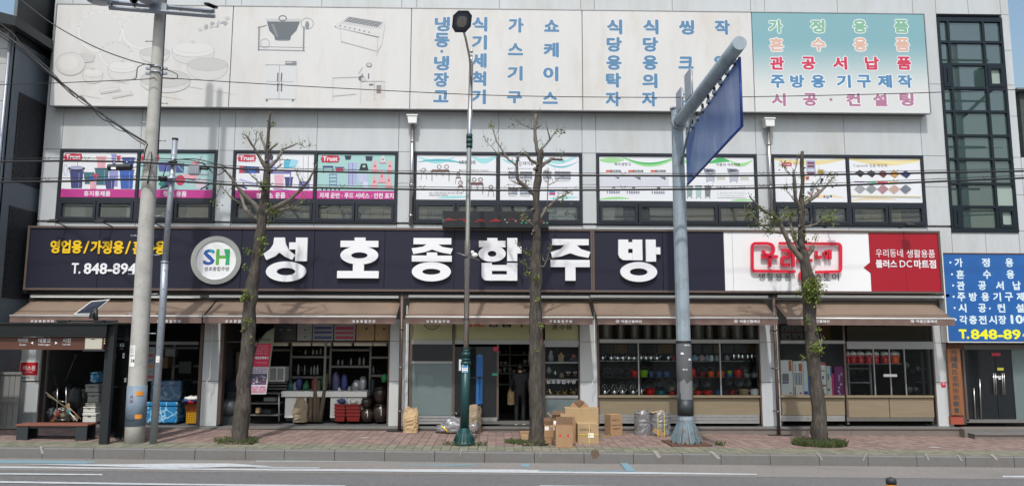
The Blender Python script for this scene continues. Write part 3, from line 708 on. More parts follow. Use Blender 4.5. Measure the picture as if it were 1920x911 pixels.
b.P([(508, 46), (514, 46), (522, 70), (518, 70)], md); b.P([(518, 75), (544, 75), (541, 77), (521, 77)], md); b.po(576, 45, 12, 11, 1, md, 16); b.pe(576, 48, 4, 8, md, 8); b.po(497, 82, 9, 9, .8, md, 12); b.pl((483, 53), (500, 48), 2, md)
b.P([(652, 31), (722, 42), (713, 55), (636, 44)], ink(198, 198, 196))
for k in range(14): b.pl((656 + k * 4.6, 33 + k * .75), (646 + k * 4.6, 41 + k * .8), 1.5, dk)
for k in range(4): b.pl((648 + k * 2, 40 - k * 2.4), (710 + k * 2, 50 - k * 2.4), .8, dk)
b.pl((628, 50), (710, 70), 2, dk); b.P([(630, 44), (712, 60), (712, 70), (630, 52)], ink(206, 206, 204))
for k in range(7): b.pe(638 + k * 9, 49 + k * 2, 1.6, 1.6, md, 8)
for p, q in (((638, 54), (640, 82)), ((708, 72), (707, 104)), ((722, 46), (716, 84)), ((640, 78), (706, 96)), ((716, 84), (707, 98))): b.pl(p, q, 1.2, lt)
b.pr(499, 122, 556, 186, ink(208, 210, 210)); b.pr(535, 115, 556, 121, md); b.pr(537, 116.5, 548, 119, lt); b.pl((498, 122), (556, 123), 1, md); b.pl((524, 123), (523, 186), .8, md); b.pl((499, 153), (550, 154), .7, md)
for a in (519.5, 526.5):
    for y in (137, 156): b.pr(a, y, a + 2.6, y + 16, dk)
for a in (500, 549): b.pe(a, 188, 2, 2, dk, 8)
b.po(692, 122, 5.5, 4, 1.6, md, 14); b.pe(692, 122, 4, 3, lt, 12)
for p, q in (((622, 146), (676, 144)), ((624, 190), (624, 146)), ((624, 180), (668, 176)), ((676, 152), (676, 190)), ((721, 152), (720, 182)), ((672, 138), (680, 126)), ((702, 152), (702, 186)), ((716, 156), (716, 184)), ((676, 152), (721, 152))): b.pl(p, q, 1.1, lt)
b.pe(678, 147, 6, 5, dk, 10); b.pe(682, 149, 5, 4, lt, 10); b.pr(692, 157.5, 700, 159.5, dk); b.pr(706, 160, 714, 174, md); b.pr(708, 168, 712, 172, ink(190, 60, 60)); b.pr(690, 138, 692, 147, dk); b.pr(678, 138, 680, 144, md)
b.build('poster_print', bb)
blu = ink(72, 122, 162)
def outlined(mb, t, a, c, d, e, m, wd=.03, halo=None, off=.06):
    r = rect(a, c, d, e, Yb); k = 1.3
    mb.pt(t, a - k, c - k, d + k, e + k, halo or ink(220, 220, 220), off + wd); mb.pt(t, a, c, d, e, m, off)
b = MB(); b.lay(Yb)
COLS = [(828, [('냉', 46), ('동', 76), ('·', 97), ('냉', 119), ('장', 150), ('고', 181)]), (898, [('식', 46), ('기', 80), ('세', 114), ('척', 148), ('기', 182)]),
        (966, [('가', 48), ('스', 93), ('기', 138), ('구', 183)]), (1033, [('쇼', 49), ('케', 94), ('이', 139), ('스', 184)]),
        (1151, [('식', 51), ('당', 84), ('용', 118), ('탁', 151), ('자', 186)]), (1219, [('식', 51), ('당', 84), ('용', 118), ('의', 152), ('자', 186)]),
        (1286, [('씽', 52), ('크', 118), ('대', 186)]), (1353, [('작', 52), ('업', 118), ('대', 186)])]
for cx, L_ in COLS:
    for t, y in L_:
        x = cx + (y - 118) * -.02
        if t == '·': b.k = b.k; b.pr(x - 2.5, y - 2.5, x + 2.5, y + 2.5, blu); continue
        hh = 11.5 if t in '스크고쇼구' else 14
        outlined(b, t, x - 14.5, y - hh, x + 14.5, y + hh, blu)
        b.k %= 8
b.build('lettering', bb)
b = MB(); b.lay(Yb)
ROWS = [(50, ink(122, 176, 146), [('가', 1454), ('정', 1533), ('용', 1612), ('품', 1690)]), (84, ink(214, 172, 154), [('혼', 1456), ('수', 1535), ('용', 1613), ('품', 1692)]),
        (119, ink(198, 44, 78), [('관', 1457), ('공', 1516), ('서', 1575), ('납', 1635), ('품', 1695)]), (153, ink(70, 128, 172), [('주', 1458), ('방', 1495), ('용', 1534), ('기', 1582), ('구', 1620), ('제', 1659), ('작', 1697)]),
        (187, ink(170, 110, 140), [('시', 1460), ('공', 1519), ('·', 1558), ('컨', 1600), ('설', 1650), ('팅', 1700)])]
for y, m, L_ in ROWS:
    for t, x in L_:
        if t == '·': b.pr(x - 2.5, y - 2.5, x + 2.5, y + 2.5, m); continue
        outlined(b, t, x - 13.5, y - 12.5, x + 13.5, y + 12.5, m, .06, 'sign_white'); b.k %= 8
b.build('lettering', bb)

# ============================================================ MAIN SIGN
Ys = -.42
sx0, sx1, _, _ = rect(49, 485, 1765, 492, Ys); sx0 = at(49, 485, Ys)[0]; sx1 = at(1765, 492, Ys)[0]
sz1 = at(932, 428.5, Ys)[2]; sz0 = at(932, 547, Ys)[2]
sg = thing('fascia_sign', 'long dark navy shop sign with big white lettering, white and red end panels', 'shop sign', (sx0, Ys, sz0))
t = .055
sp_ = [at(p, 488, Ys)[0] for p in (184.5, 317, 452, 588.5, 721, 851.5, 979, 1111)]
b = MB(); b.box(sx0, sx1, Ys - .03, Ys + .06, sz0, sz0 + t, 'alu_brown'); b.box(sx0, sx1, Ys - .03, Ys + .06, sz1 - t, sz1, 'alu_brown'); b.box(sx0, sx0 + t, Ys - .028, Ys + .06, sz0 + t, sz1 - t, 'alu_brown'); b.box(sx1 - t, sx1, Ys - .028, Ys + .06, sz0 + t, sz1 - t, 'alu_brown')
b.box(sp_[-1] - .05, sp_[-1] - .004, Ys - .028, Ys + .06, sz0 + t, sz1 - t, 'alu_brown'); b.box(sp_[-1] + .004, sp_[-1] + .05, Ys - .028, Ys + .06, sz0 + t, sz1 - t, 'alu_brown')
b.box(sx0 + .02, sx1 - .02, Ys + .06, -.02, sz0 + .03, sz1 - .03, 'black')
b.build('frame', sg)
xs = [sx0 + t] + sp_ + [at(p, 488, Ys)[0] for p in (1243, 1358)]
for i in range(len(xs) - 1):
    a, c = xs[i] + .006, xs[i + 1] - .006
    if i == len(sp_) - 1: c -= .045
    if i == len(sp_): a += .045
    q = MB(); q.box(a, c, Ys, Ys + .05, sz0 + t, sz1 - t, 'navy'); q.build('sign_panel', sg)
xw = [xs[-1]] + [at(p, 488, Ys)[0] for p in (1374, 1500, 1631)]
for i in range(3): q = MB(); q.box(xw[i] + .005, xw[i + 1] - .004, Ys, Ys + .05, sz0 + t, sz1 - t, 'sign_white'); q.build('sign_panel', sg)
xr_ = [xw[-1], at(1697, 488, Ys)[0], sx1 - t]
for i in range(2): q = MB(); q.box(xr_[i] + .002, xr_[i + 1] - .002, Ys - .004, Ys + .05, sz0 + t, sz1 - t, 'sign_red'); q.build('sign_panel', sg)
q = MB(); q.prism([(p[0], p[2]) for p in (at(1632, 491, Ys), at(1619, 501.5, Ys), at(1632, 512, Ys))], Ys - .006, Ys - .001, 'sign_red'); q.build('sign_pointer', sg)
# big channel letters, traced stroke by stroke (crop units of 3.96 px)
Yl = Ys - .09
def big(prims, ox):
    mb = MB(); k = 0
    for p in prims:
        k += 1; y = Yl - .0012 * k
        f = lambda u, v: at(ox + u / 3.96, 420 + v / 3.96, Yl)
        if p[0] == 'b': 
            a, c = f(p[1], p[2]), f(p[3], p[4]); mb.box(a[0], c[0], y, Ys - .012, c[2], a[2], 'letter_white')
        elif p[0] == 'p': mb.prism([(f(u, v)[0], f(u, v)[2]) for u, v in p[1]], y, Ys - .012, 'letter_white')
        else:
            _, cx, cz, rx, rz, ix, iz = p; c = f(cx, cz); s_ = (DIST + Yl) / F / 3.96 * 1.0
            mb.ring(c[0], c[2], rx * s_, rz * s_, ix * s_, iz * s_, y, Ys - .012, 'letter_white', 48)
    return mb.build('letter', sg)
big([('p', [(135, 100), (213, 100), (220, 150), (238, 188), (290, 232), (265, 265), (215, 242), (172, 210), (140, 238), (76, 266), (55, 220), (104, 186), (128, 150)]), ('b', 297, 100, 377, 275), ('b', 247, 136, 298, 188), ('r', 222, 352, 147, 75, 69, 28)], 480)
big([('b', 732, 100, 812, 124), ('b', 628, 123, 908, 172), ('r', 767, 232, 140, 68, 61, 23), ('b', 720, 299, 800, 348), ('b', 603, 347, 910, 402)], 480)
big([('b', 1170, 103, 1450, 151), ('p', [(1268, 150), (1352, 150), (1385, 170), (1462, 182), (1445, 223), (1365, 208), (1308, 188), (1250, 208), (1168, 222), (1155, 180), (1238, 168)]), ('b', 1268, 210, 1345, 234), ('b', 1157, 233, 1453, 279), ('r', 1302, 353, 145, 72, 67, 22)], 480)
big([('b', 1717, 103, 1793, 124), ('b', 1655, 123, 1853, 172), ('r', 1753, 220, 102, 60, 32, 22), ('b', 1865, 103, 1940, 275), ('b', 1939, 168, 1972, 218), ('p', [(1675, 288), (1752, 288), (1752, 420), (1700, 417), (1680, 400), (1675, 380)]), ('b', 1863, 288, 1940, 420), ('b', 1751, 303, 1864, 347), ('b', 1751, 373, 1864, 419)], 480)
big([('b', 297, 110, 570, 157), ('p', [(388, 156), (480, 156), (512, 186), (582, 207), (568, 250), (492, 236), (432, 215), (370, 238), (300, 250), (288, 207), (358, 186)]), ('b', 287, 265, 578, 320), ('b', 395, 319, 472, 420)], 960)
big([('p', [(790, 115), (863, 115), (863, 268), (825, 266), (800, 250), (790, 225)]), ('b', 895, 115, 970, 268), ('b', 862, 135, 896, 184), ('b', 862, 215, 896, 267), ('b', 993, 115, 1070, 278), ('b', 1069, 172, 1102, 225), ('r', 941, 355, 138, 74, 67, 27)], 960)
def sgtext(t, a, c, d, e, m, off=0., name='lettering', ext=.02, **k):
    q = MB(); q.pt(t, a, c, d, e, m, off, ext, Y=Ys - .006 - ext, **k); return q.build(name, sg)
sgtext('영업용', 94, 450, 154, 475, 'sign_yellow', .05); sgtext('/', 157, 452, 167, 475, 'sign_yellow', .02); sgtext('가정용', 170, 451, 232, 476, 'sign_yellow', .05); sgtext('/', 235, 452, 245, 476, 'sign_yellow', .02); sgtext('혼수용', 249, 451, 311, 477, 'sign_yellow', .05)
sgtext('T.', 134, 493, 151, 513, 'letter_white', .025); sgtext('848-894', 157, 493, 255, 514, 'letter_white', .03)
# round badge
cb = at(406.5, 488, Ys); R_ = 46.5 / pm(Ys)
M('brushed', (.55, .56, .57), .3, .9)
q = MB(); q.ring(cb[0], cb[2], R_, R_ * .97, R_ * .8, R_ * .78, Ys - .06, Ys - .003, 'brushed', 64); q.ring(cb[0], cb[2], R_ * .8, R_ * .78, .0005, .0005, Ys - .035, Ys - .004, 'sign_white', 48); q.build('badge_disc', sg)
q = MB(); q.lay(Ys - .036); q.pt('S', 381, 467, 403, 497, ink(30, 74, 158), .035); q.pt('H', 405, 467, 431, 497, ink(90, 172, 60), .035); q.P([(420, 467), (430, 467), (430, 497), (422, 497), (424, 484)], ink(34, 160, 96)); q.P([(391, 467), (398, 467.5), (402, 474), (398, 475)], ink(20, 160, 190)); q.pt('성호종합주방', 383, 500, 430, 508, 'ink', .02); q.build('lettering', sg)
# red outlined logo on the white panel
def tubebar(mb, pts, w_, Y0, Y1, m):
    for (p, q2) in zip(pts[:-1], pts[1:]):
        dx, dy = q2[0] - p[0], q2[1] - p[1]; l = math.hypot(dx, dy); nx, ny = -dy / l * w_ / 2, dx / l * w_ / 2
        P4 = [at(a[0], a[1], Y0) for a in ((p[0] + nx, p[1] + ny), (q2[0] + nx, q2[1] + ny), (q2[0] - nx, q2[1] - ny), (p[0] - nx, p[1] - ny))]
        mb.prism([(a[0], a[2]) for a in P4], Y0, Y1, m); Y0 -= .001
def arc(cx, cy, r, a0, a1, n=7): return [(cx + r * math.cos(math.radians(a0 + (a1 - a0) * i / n)), cy + r * math.sin(math.radians(a0 + (a1 - a0) * i / n))) for i in range(n + 1)]
q = MB(); rr = 6
tubebar(q, [(1444, 508)] + arc(1417, 502, rr, 90, 180) + arc(1417, 462, rr, 180, 270) + [(1440, 456)] + arc(1441, 467, 10.5, -90, 170, 12), 5, Ys - .10, Ys - .05, 'logo_red')
tubebar(q, [(1461, 456)] + arc(1571, 463, rr, -90, 0) + arc(1571, 503, rr, 0, 90) + [(1530, 510)], 5, Ys - .10, Ys - .05, 'logo_red')
tubebar(q, [(1444, 508), (1492, 509)], 5, Ys - .098, Ys - .05, 'logo_red')
q.build('logo_outline', sg)
q = MB()
for pts in ([(1428, 481), (1459, 481)], [(1444, 481), (1444, 500)], [(1466, 469), (1481, 469), (1481, 482), (1467, 482), (1467, 496), (1482, 496)], [(1488, 466), (1488, 500)],
            [(1497, 468), (1518, 468)], [(1498, 469), (1498, 478), (1518, 478)], [(1494, 488), (1524, 488)], [(1508, 478), (1508, 488)],
            [(1531, 470), (1531, 482), (1541, 482)], [(1543, 475), (1550, 475)], [(1550, 469), (1550, 485)], [(1557, 468), (1557, 486)]):
    tubebar(q, pts, 5.5, Ys - .11, Ys - .05, 'logo_red')
c_ = at(1508, 518, Ys); q.ring(c_[0], c_[2], .19, .17, .07, .06, Ys - .11, Ys - .05, 'logo_red', 24)
q.build('letter', sg)
for t_, a, d in (('생', 1421, 1434), ('활', 1438, 1450), ('용', 1454, 1467), ('품', 1471, 1484), ('스', 1528, 1541), ('토', 1544, 1557), ('어', 1560, 1573)): sgtext(t_, a, 512, d, 526, 'ink', .0, ext=.002)
sgtext('우리동네', 1642, 467, 1693, 482, 'letter_white', .0, ext=.002); sgtext('생활용품', 1700, 468, 1753, 483, 'letter_white', .005, ext=.002)
sgtext('플러스', 1642, 487, 1682, 502, 'letter_white', .04, ext=.002); sgtext('DC', 1687, 488, 1710, 501, 'letter_white', .01, ext=.002); sgtext('마트점', 1714, 487, 1755, 503, 'letter_white', .04, ext=.002)
# white service channel below the sign
b = MB(); chs = [(57, 375), (392, 747), (766, 1105), (1107, 1440), (1458, 1770)]
for a, c in chs: b.pbox(a, 553.5, c, 558, -.34, .1, 'white_metal')
o = b.build('cable_channel', bl)
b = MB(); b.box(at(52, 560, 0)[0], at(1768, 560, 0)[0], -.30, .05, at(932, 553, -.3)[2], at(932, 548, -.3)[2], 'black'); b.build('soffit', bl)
# ---- spot lamps on arms over the sign
LN = [((100, 414.5), 127), ((188, 415), 213), ((284, 416), 306), ((1565, 421), 1548), ((1706, 421), 1690)]
LL = ['leftmost thin black sign lamp, above the yellow lettering start', 'thin black sign lamp under the second small pane of the bin poster window', 'thin black sign lamp beside the concrete utility pole', 'thin black sign lamp above the red outlined logo', 'thin black sign lamp above the red panel of the long sign']
for ((px, py), ex), lb in zip(LN, LL):
    hd = at(px, py, -.75); ba = at(ex, 426, -.42)
    t_ = thing('sign_lamp', lb, 'lamp', ba, 'spot lamps over the long shop sign')
    q = MB(); q.tube([ba, (ba[0], -.3, ba[2] + .01)], .02, 'black', 6); q.tube([ba, hd], .014, 'black', 6); q.build('lamp_arm', t_)
    q = MB(); q.obox((hd[0], hd[1] - .02, hd[2]), (.22, .16, .05), 0, 'black', rx=.5); q.build('lamp_head', t_, bevel=.01)
# ---- LED ticker
Yt = -.62
lt_ = thing('led_ticker', 'long black ribbed message display with dim red lettering above the big white lettering', 'message display', at(930, 427, Yt))
b = MB(); b.pbox(829.5, 396, 1029, 427, Yt, .2, 'black'); 
for i in range(15): b.pbox(831, 397 + i * 2, 1028, 398 + i * 2, Yt - .006, .008, 'charcoal')
b.build('casing', lt_)
M('led_red', (.4, .02, .03), .4, emit=.12); M('led_green', (.05, .5, .3), .4, emit=.1); M('led_white', (.5, .4, .4), .4, emit=.05)
b = MB(); b.lay(Yt - .008)
for (a, y, c) in ((832, 411.5, 856), (838, 409.5, 846), (860, 410.5, 874), (868, 412.5, 876), (870, 415, 876), (890, 415, 896), (894, 412.5, 904), (898, 411, 908), (902, 414, 910), (917, 415, 922), (920, 412.5, 940), (926, 410, 932), (922, 414, 938), (833, 415, 836)): b.pr(a, y, c, y + 1.1, 'led_red')
for (a, y, m) in ((945, 411, 'led_white'), (949, 416, 'led_white'), (960, 410, 'led_red'), (965, 413, 'led_white'), (965, 416, 'led_red'), (974, 411, 'led_red'), (979, 413, 'led_white'), (985, 413, 'led_red'), (991, 412, 'led_white'), (976, 417, 'led_green'), (985, 417, 'led_green'), (1015, 414, 'led_red'), (1018, 417, 'led_white'), (1024, 417, 'led_green')): b.pr(a, y, a + 3.5, y + 1.4, m)
for k_ in range(4): b.pr(829.9, 410 + k_ * 2, 831.4, 411 + k_ * 2, 'led_green')
for i, (a, c) in enumerate(((953, 957), (998, 1002), (1006, 1011))): b.pr(a, 411.5, c, 412.8, 'led_red')
b.build('lettering', lt_)

# ============================================================ WINDOW POSTERS
Yp = -.012
white, mag, teal = ink(228, 230, 234), ink(186, 40, 130), ink(158, 200, 197)
def poster(i, half, label):
    x0, x1, z0, z1 = wrects[i]; H = z1 - z0; xm = (x0 + x1) / 2; fw = .075; zt = z1 - H * .70
    a, c = (x0 + fw + .012, xm - .055) if half == 0 else (xm + .055, x1 - fw - .012)
    t_ = thing('window_poster', label, 'poster', (a, Yp, zt + .06), 'posters in the upper windows')
    return t_, a, c, zt + .062, z1 - fw - .014
def pbase(P3, m):
    t_, a, c, z0, z1 = P3; b = MB(); b.box(a, c, Yp, Yp + .006, z0, z1, m); b.build('poster_sheet', t_)
    q = MB(); q.lay(Yp); return q
def strip(q, P3, m=mag, h=.225):
    _, a, c, z0, z1 = P3; y = q._y(); q.add([(a, y, z0), (c, y, z0), (c, y, z0 + h), (a, y, z0 + h)], [(0, 1, 2, 3)], m)
def trust(q, x, y, w_=32, h=12):
    q.pe(x + w_ / 2, y + h / 2, w_ * .56, h * .56, ink(190, 30, 60), 12); q.pr(x, y, x + w_, y + h, ink(190, 30, 60)); q.pt('Trust', x + 2, y + 1.5, x + w_ - 2, y + h - 2, white, .04)
def trap(q, a, y0, c, y1, m, k=.1):
    w_ = (c - a) * k; q.P([(a, y0), (c, y0), (c - w_, y1), (a + w_, y1)], m)
def bin_(q, a, y0, c, y1, m, m2=None):
    trap(q, a, y0 + 1, c, y1, m); q.pr(a - 1, y0, c + 1, y0 + 2.5, m2 or m); q.pl((a + (c - a) * .7, y0 + 4), (a + (c - a) * .66, y1 - 1), .8, ink(150, 160, 200))
nvy, roy, pnk, lil, red_, tea = ink(50, 56, 110), ink(44, 84, 170), ink(226, 160, 170), ink(140, 140, 200), ink(190, 40, 80), ink(50, 100, 110)
P1 = poster(0, 0, 'white poster of blue and pink waste bins over a magenta strip'); q = pbase(P1, white)
q.po(118 + 5, 319, 4, 11, 1, lil, 10); q.pl((145, 292), (146, 330), 1, lil); bin_(q, 181, 293, 199, 315, pnk); bin_(q, 209, 289, 218, 309, lil); bin_(q, 219, 292, 226, 303, red_); bin_(q, 229, 295, 252, 315, roy, nvy); bin_(q, 204, 308, 222, 350, lil)
bin_(q, 178, 315, 204, 347, tea, ink(30, 70, 80)); bin_(q, 131, 320, 156, 353, nvy); q.pe(143.5, 316, 16, 4.5, ink(20, 22, 34)); q.pe(143.5, 315, 13, 3, ink(160, 165, 200)); bin_(q, 157, 323, 176, 345, tea); bin_(q, 224, 318, 251, 354, roy, nvy); bin_(q, 197, 334, 215, 354, nvy, roy); bin_(q, 168, 331, 180, 337, roy); bin_(q, 176, 326, 183, 335, red_); bin_(q, 168, 337, 181, 354, pnk)
strip(q, P1); q.pt('휴지통제품', 157, 358, 207, 368, white, .03); trust(q, 121, 288.5); q.build('poster_print', P1[0])
P2 = poster(0, 1, 'teal poster of cleaning carts over a magenta strip, half behind the poles'); q = pbase(P2, teal)
bin_(q, 296, 304, 320, 322, ink(70, 80, 150)); bin_(q, 298, 330, 330, 350, nvy); q.pe(303, 345, 6, 4, ink(30, 120, 90)); q.pe(338, 338, 9, 10, red_); trap(q, 345, 326, 372, 336, pnk); q.pr(359, 303, 375, 314, pnk); q.pl((369, 307), (379, 292), 1.4, red_); q.pl((378, 304), (396, 320), 3, ink(40, 60, 90)); q.pl((345, 335), (380, 340), 2, ink(60, 70, 90)); trap(q, 366, 336, 388, 353, ink(206, 190, 200)); q.pl((376, 355), (392, 346), 2.5, ink(20, 24, 40)); q.pl((320, 348), (300, 353), 3, ink(20, 24, 40)); q.pr(330, 306, 345, 324, ink(60, 74, 130)); q.pl((331, 308), (344, 322), 1, teal); q.pl((350, 322), (372, 306), 1, lil); q.pl((352, 344), (364, 338), 1, lil); q.pl((355, 350), (390, 330), .8, white); q.pe(388, 353, 3, 2, ink(20, 24, 40))
strip(q, P2); q.pt('청', 306, 358, 315, 368, white, .03); q.pt('소', 318, 359, 327, 368, white, .03); q.pt('용품', 330, 359, 350, 369, white, .03); trust(q, 266, 290); q.build('poster_print', P2[0])
P3 = poster(1, 0, 'white poster of a cleaner with a cart, behind the thinnest branches'); q = pbase(P3, white)
for k_, m in enumerate((red_, nvy, roy, roy, nvy)): trap(q, 449 + k_ * 7.5, 311 + k_ * .4, 456 + k_ * 7.5, 325, m, -.15)
q.pe(508, 295, 4.5, 6, ink(50, 40, 60)); q.P([(502, 300), (513, 300), (519, 322), (498, 326)], ink(170, 170, 226)); trap(q, 533, 299, 548, 315, ink(80, 176, 204), -.1); q.P([(546, 298), (560, 301), (555, 315), (542, 312)], ink(150, 206, 226)); q.pl((569, 293), (568, 340), .8, lil); q.pl((578, 293), (577, 345), .8, ink(90, 50, 60)); q.pr(560, 340, 580, 355, ink(120, 120, 190)); q.pr(503, 322, 546, 326, ink(110, 100, 170)); trap(q, 514, 328, 532, 357, ink(222, 170, 190)); bin_(q, 534, 332, 549, 350, nvy); q.pl((545, 326), (542, 352), 2, ink(110, 110, 180)); q.pl((512, 354), (552, 358), 2, ink(110, 110, 180)); q.P([(450, 335), (485, 345), (482, 350), (448, 338)], ink(180, 180, 220)); q.P([(448, 346), (464, 352), (462, 355), (446, 349)], nvy)
strip(q, P3); q.pt('청소', 480, 362, 500, 372, white, .03); q.pt('소', 502, 362, 512, 371, white, .03); q.pt('용품', 516, 361, 535, 372, white, .03); trust(q, 447, 291); q.build('poster_print', P3[0])
P4 = poster(1, 1, 'teal poster of trolleys and pink warning cones over a magenta strip'); q = pbase(P4, teal)
q.pr(605, 311, 625, 315, nvy); q.pl((607, 314), (607, 325), 1.5, nvy); q.pl((624, 314), (624, 325), 1.5, nvy); bin_(q, 629, 313, 644, 323, red_, nvy); trap(q, 646, 292, 659, 300, ink(30, 40, 60), .15); trap(q, 685, 293, 699, 302, ink(30, 40, 60), .1); q.pr(651, 305, 671, 348, ink(176, 186, 220))
for k_ in range(9): q.pl((653, 308 + k_ * 4.4), (669, 308 + k_ * 4.4), .8, ink(110, 120, 180))
q.pl((654, 305), (654, 348), .8, nvy); q.pl((661, 305), (661, 348), .6, nvy)
for k_ in range(4): q.pr(617, 326 + k_ * 6.5, 632, 328 + k_ * 6.5, ink(110, 120, 180))
q.pl((618, 326), (618, 350), 1, ink(110, 120, 180)); q.pl((631, 326), (631, 350), 1, ink(110, 120, 180)); q.P([(677, 307), (688, 307), (691, 320), (673, 320)], ink(24, 28, 38)); q.pr(680, 310, 685, 314, teal); bin_(q, 672, 327, 688, 343, ink(190, 190, 226)); q.pr(681, 341, 690, 355, ink(206, 206, 230))
for (cx, y0, y1, r_) in ((703, 301, 322, 6), (702, 328, 354, 6), (716, 318, 343, 7), (731, 301, 322, 5), (729, 324, 352, 6), (718, 292, 306, 5)): q.P([(cx - 2, y0), (cx + 2, y0), (cx + r_, y1), (cx - r_, y1)], pnk if cx != 718 else ink(206, 210, 214)); q.pr(cx - r_ - 1, y1 - 2, cx + r_ + 1, y1, ink(220, 140, 150)); q.pe(cx, (y0 + y1) / 2, 1.8, 2, red_, 8)
for k_ in range(5): q.pe(604 + k_ * 8, 355, 1.5, 1.5, ink(30, 30, 50), 8)
strip(q, P4); q.pt('자재 운반 · 푸드 서비스 · 안전 표지', 599, 361.5, 738, 372, white, .03); trust(q, 603, 292); q.build('poster_print', P4[0])
def swoosh(q, P_, pts, m):
    q.P(pts, m)
def sw(q, x0, x1, y0, amp, th, ph, m, n=16, top=None):
    up = [(x0 + (x1 - x0) * i / n, y0 + amp * math.sin(ph + 2.6 * i / n)) for i in range(n + 1)]
    lo = [(x, max(0, y + th * (.25 + .75 * math.sin(3.14 * i / n)))) for i, (x, y) in enumerate(up)]
    for i in range(n): 
        q.k -= 0 if i == 0 else 1
        q.P([up[i], up[i + 1], lo[i + 1], lo[i]], m)
aq, aq2, grn, grn2, ylw = ink(150, 214, 218), ink(90, 178, 190), ink(150, 210, 140), ink(60, 176, 90), ink(226, 208, 150)
def table(q, cx, y, w_, m):
    q.P([(cx - w_ * .5, y), (cx + w_ * .42, y), (cx + w_ * .5, y + 5), (cx - w_ * .6, y + 5)], m)
    for dx in (-.5, .44): q.pl((cx + w_ * dx, y + 4), (cx + w_ * dx, y + 22), 1.2, ink(60, 40, 40))
    for dx, dy in ((-.95, 0), (-.1, -6), (.3, -6), (.95, 8)):
        x = cx + w_ * dx; yy = y + dy; q.po(x, yy + 1, 4.5, 4, 1.2, ink(90, 50, 46), 10); q.pr(x - 4.5, yy + 6, x + 4.5, yy + 8.5, ink(90, 56, 50)); q.pl((x - 4, yy + 8), (x - 5.5, yy + 19), .8, ink(60, 40, 40)); q.pl((x + 4, yy + 8), (x + 5.5, yy + 19), .8, ink(60, 40, 40))
P5 = poster(2, 0, 'white poster of brown dining tables with chairs and aqua waves'); q = pbase(P5, white)
sw(q, 784, 852, 292, 8, 7, .2, aq); sw(q, 784, 870, 307, -9, 5, .4, aq2); sw(q, 885, 931, 291, 6, 10, .3, aq); sw(q, 820, 880, 371, -4, 5, 0, aq); table(q, 827, 318, 34, ink(110, 66, 62)); table(q, 892, 342, 30, ink(110, 66, 62))
q.pt('식탁용', 860, 301, 877, 308, 'ink', .02); q.pt('의자', 880, 301, 892, 308, 'ink', .02); q.pt('■ 6인 사각형 식탁세트 SET 소비용 A3긴', 861, 318, 916, 321, 'ink', 0); q.pt('6인 사각형 식탁의자 SET 길이 42긴 ▶', 805, 360, 867, 363.5, 'ink', 0); q.pt('탈색방 반영색 철제의자', 805, 364.5, 840, 368, 'ink', 0); q.build('poster_print', P5[0])
P6 = poster(2, 1, 'white poster of steel refrigerated tables behind the bare middle tree'); q = pbase(P6, white)
sw(q, 941, 975, 296, 5, 6, .3, aq); sw(q, 1018, 1084, 292, 10, 6, .6, aq); sw(q, 1020, 1084, 300, 12, 3, .3, aq2); sw(q, 1030, 1084, 372, -4, 5, 0, aq)
q.pt('콜드테이블', 966, 303, 1001, 310, 'ink', .02); q.pt('■ 콜드테이블 angled 폭(700mm)', 952, 315, 1000, 318, 'ink', 0); q.pt('■ 밧드형테이블 폭(700mm)', 952, 345, 998, 348, 'ink', 0)
for (a, y, c, e) in ((953, 322, 970, 335), (975, 322, 998, 335), (1018, 322, 1034, 335), (1040, 322, 1070, 336), (953, 352, 970, 364), (975, 352, 996, 364)):
    q.pr(a, y, c, e, ink(120, 126, 140)); q.pr(a, y, c, y + 3, ink(60, 64, 76)); q.pr(a + 1, y + 4, a + (c - a) * .45, e - 2, ink(170, 176, 190)); q.pr(a + (c - a) * .5, y + 4, c - 1, e - 2, ink(150, 156, 172)); q.pl((a + 1, e + 3.5), (c - 3, e + 3.5), .6, ink(110, 110, 110)); q.pe(a + 2, e + .5, .8, .8, 'ink', 6); q.pe(c - 2, e + .5, .8, .8, 'ink', 6)
q.pr(1030, 355, 1041, 358, ink(206, 110, 90)); q.pr(1030, 358, 1041, 361, ink(70, 150, 200)); q.pr(1030, 361, 1041, 365, ink(190, 50, 110)); q.pr(1044, 356, 1074, 358, ink(200, 190, 180)); q.pr(1044, 361, 1074, 362, ink(180, 180, 180)); q.build('poster_print', P6[0])
P7 = poster(3, 0, 'white poster of broth coolers with bright green waves beside the traffic sign mast'); q = pbase(P7, white)
sw(q, 1123, 1170, 300, -4, 10, .2, grn); sw(q, 1165, 1264, 292, 14, 7, .1, grn); sw(q, 1172, 1264, 293, 12, 4, .3, grn2); sw(q, 1123, 1180, 374, -5, 5, .1, grn)
q.pt('육수냉장고', 1152, 305, 1183, 311, 'ink', .02)
for k_, t_ in enumerate(('WSR-201', 'WSR-202', 'WSR-212')):
    a = 1136 + k_ * 42; q.pr(a, 319, a + 9, 323, ink(206, 90, 70)); q.pr(a + 9, 319, a + 28, 323, ink(50, 52, 60)); q.pt(t_, a + 11, 319.8, a + 26, 322.4, white, .02)
for a in (1124, 1161, 1208):
    q.pr(a, 332, a + 46, 350, ink(206, 208, 218)); q.P([(a + 28, 332), (a + 40, 332), (a + 40, 338)], ink(90, 84, 110)); q.pr(a + 24, 350, a + 30, 353, ink(80, 80, 96)); q.pl((a + 18, 361), (a + 38, 361), 3, ink(170, 174, 186))
    for k_ in range(6): q.pr(a + 14 + k_ * 4.4, 358, a + 16 + k_ * 4.4, 363, ink(130, 134, 150))
q.build('poster_print', P7[0])
P8 = poster(3, 1, 'white poster of wheeled ingredient bins with green waves beside the blue road sign'); q = pbase(P8, white)
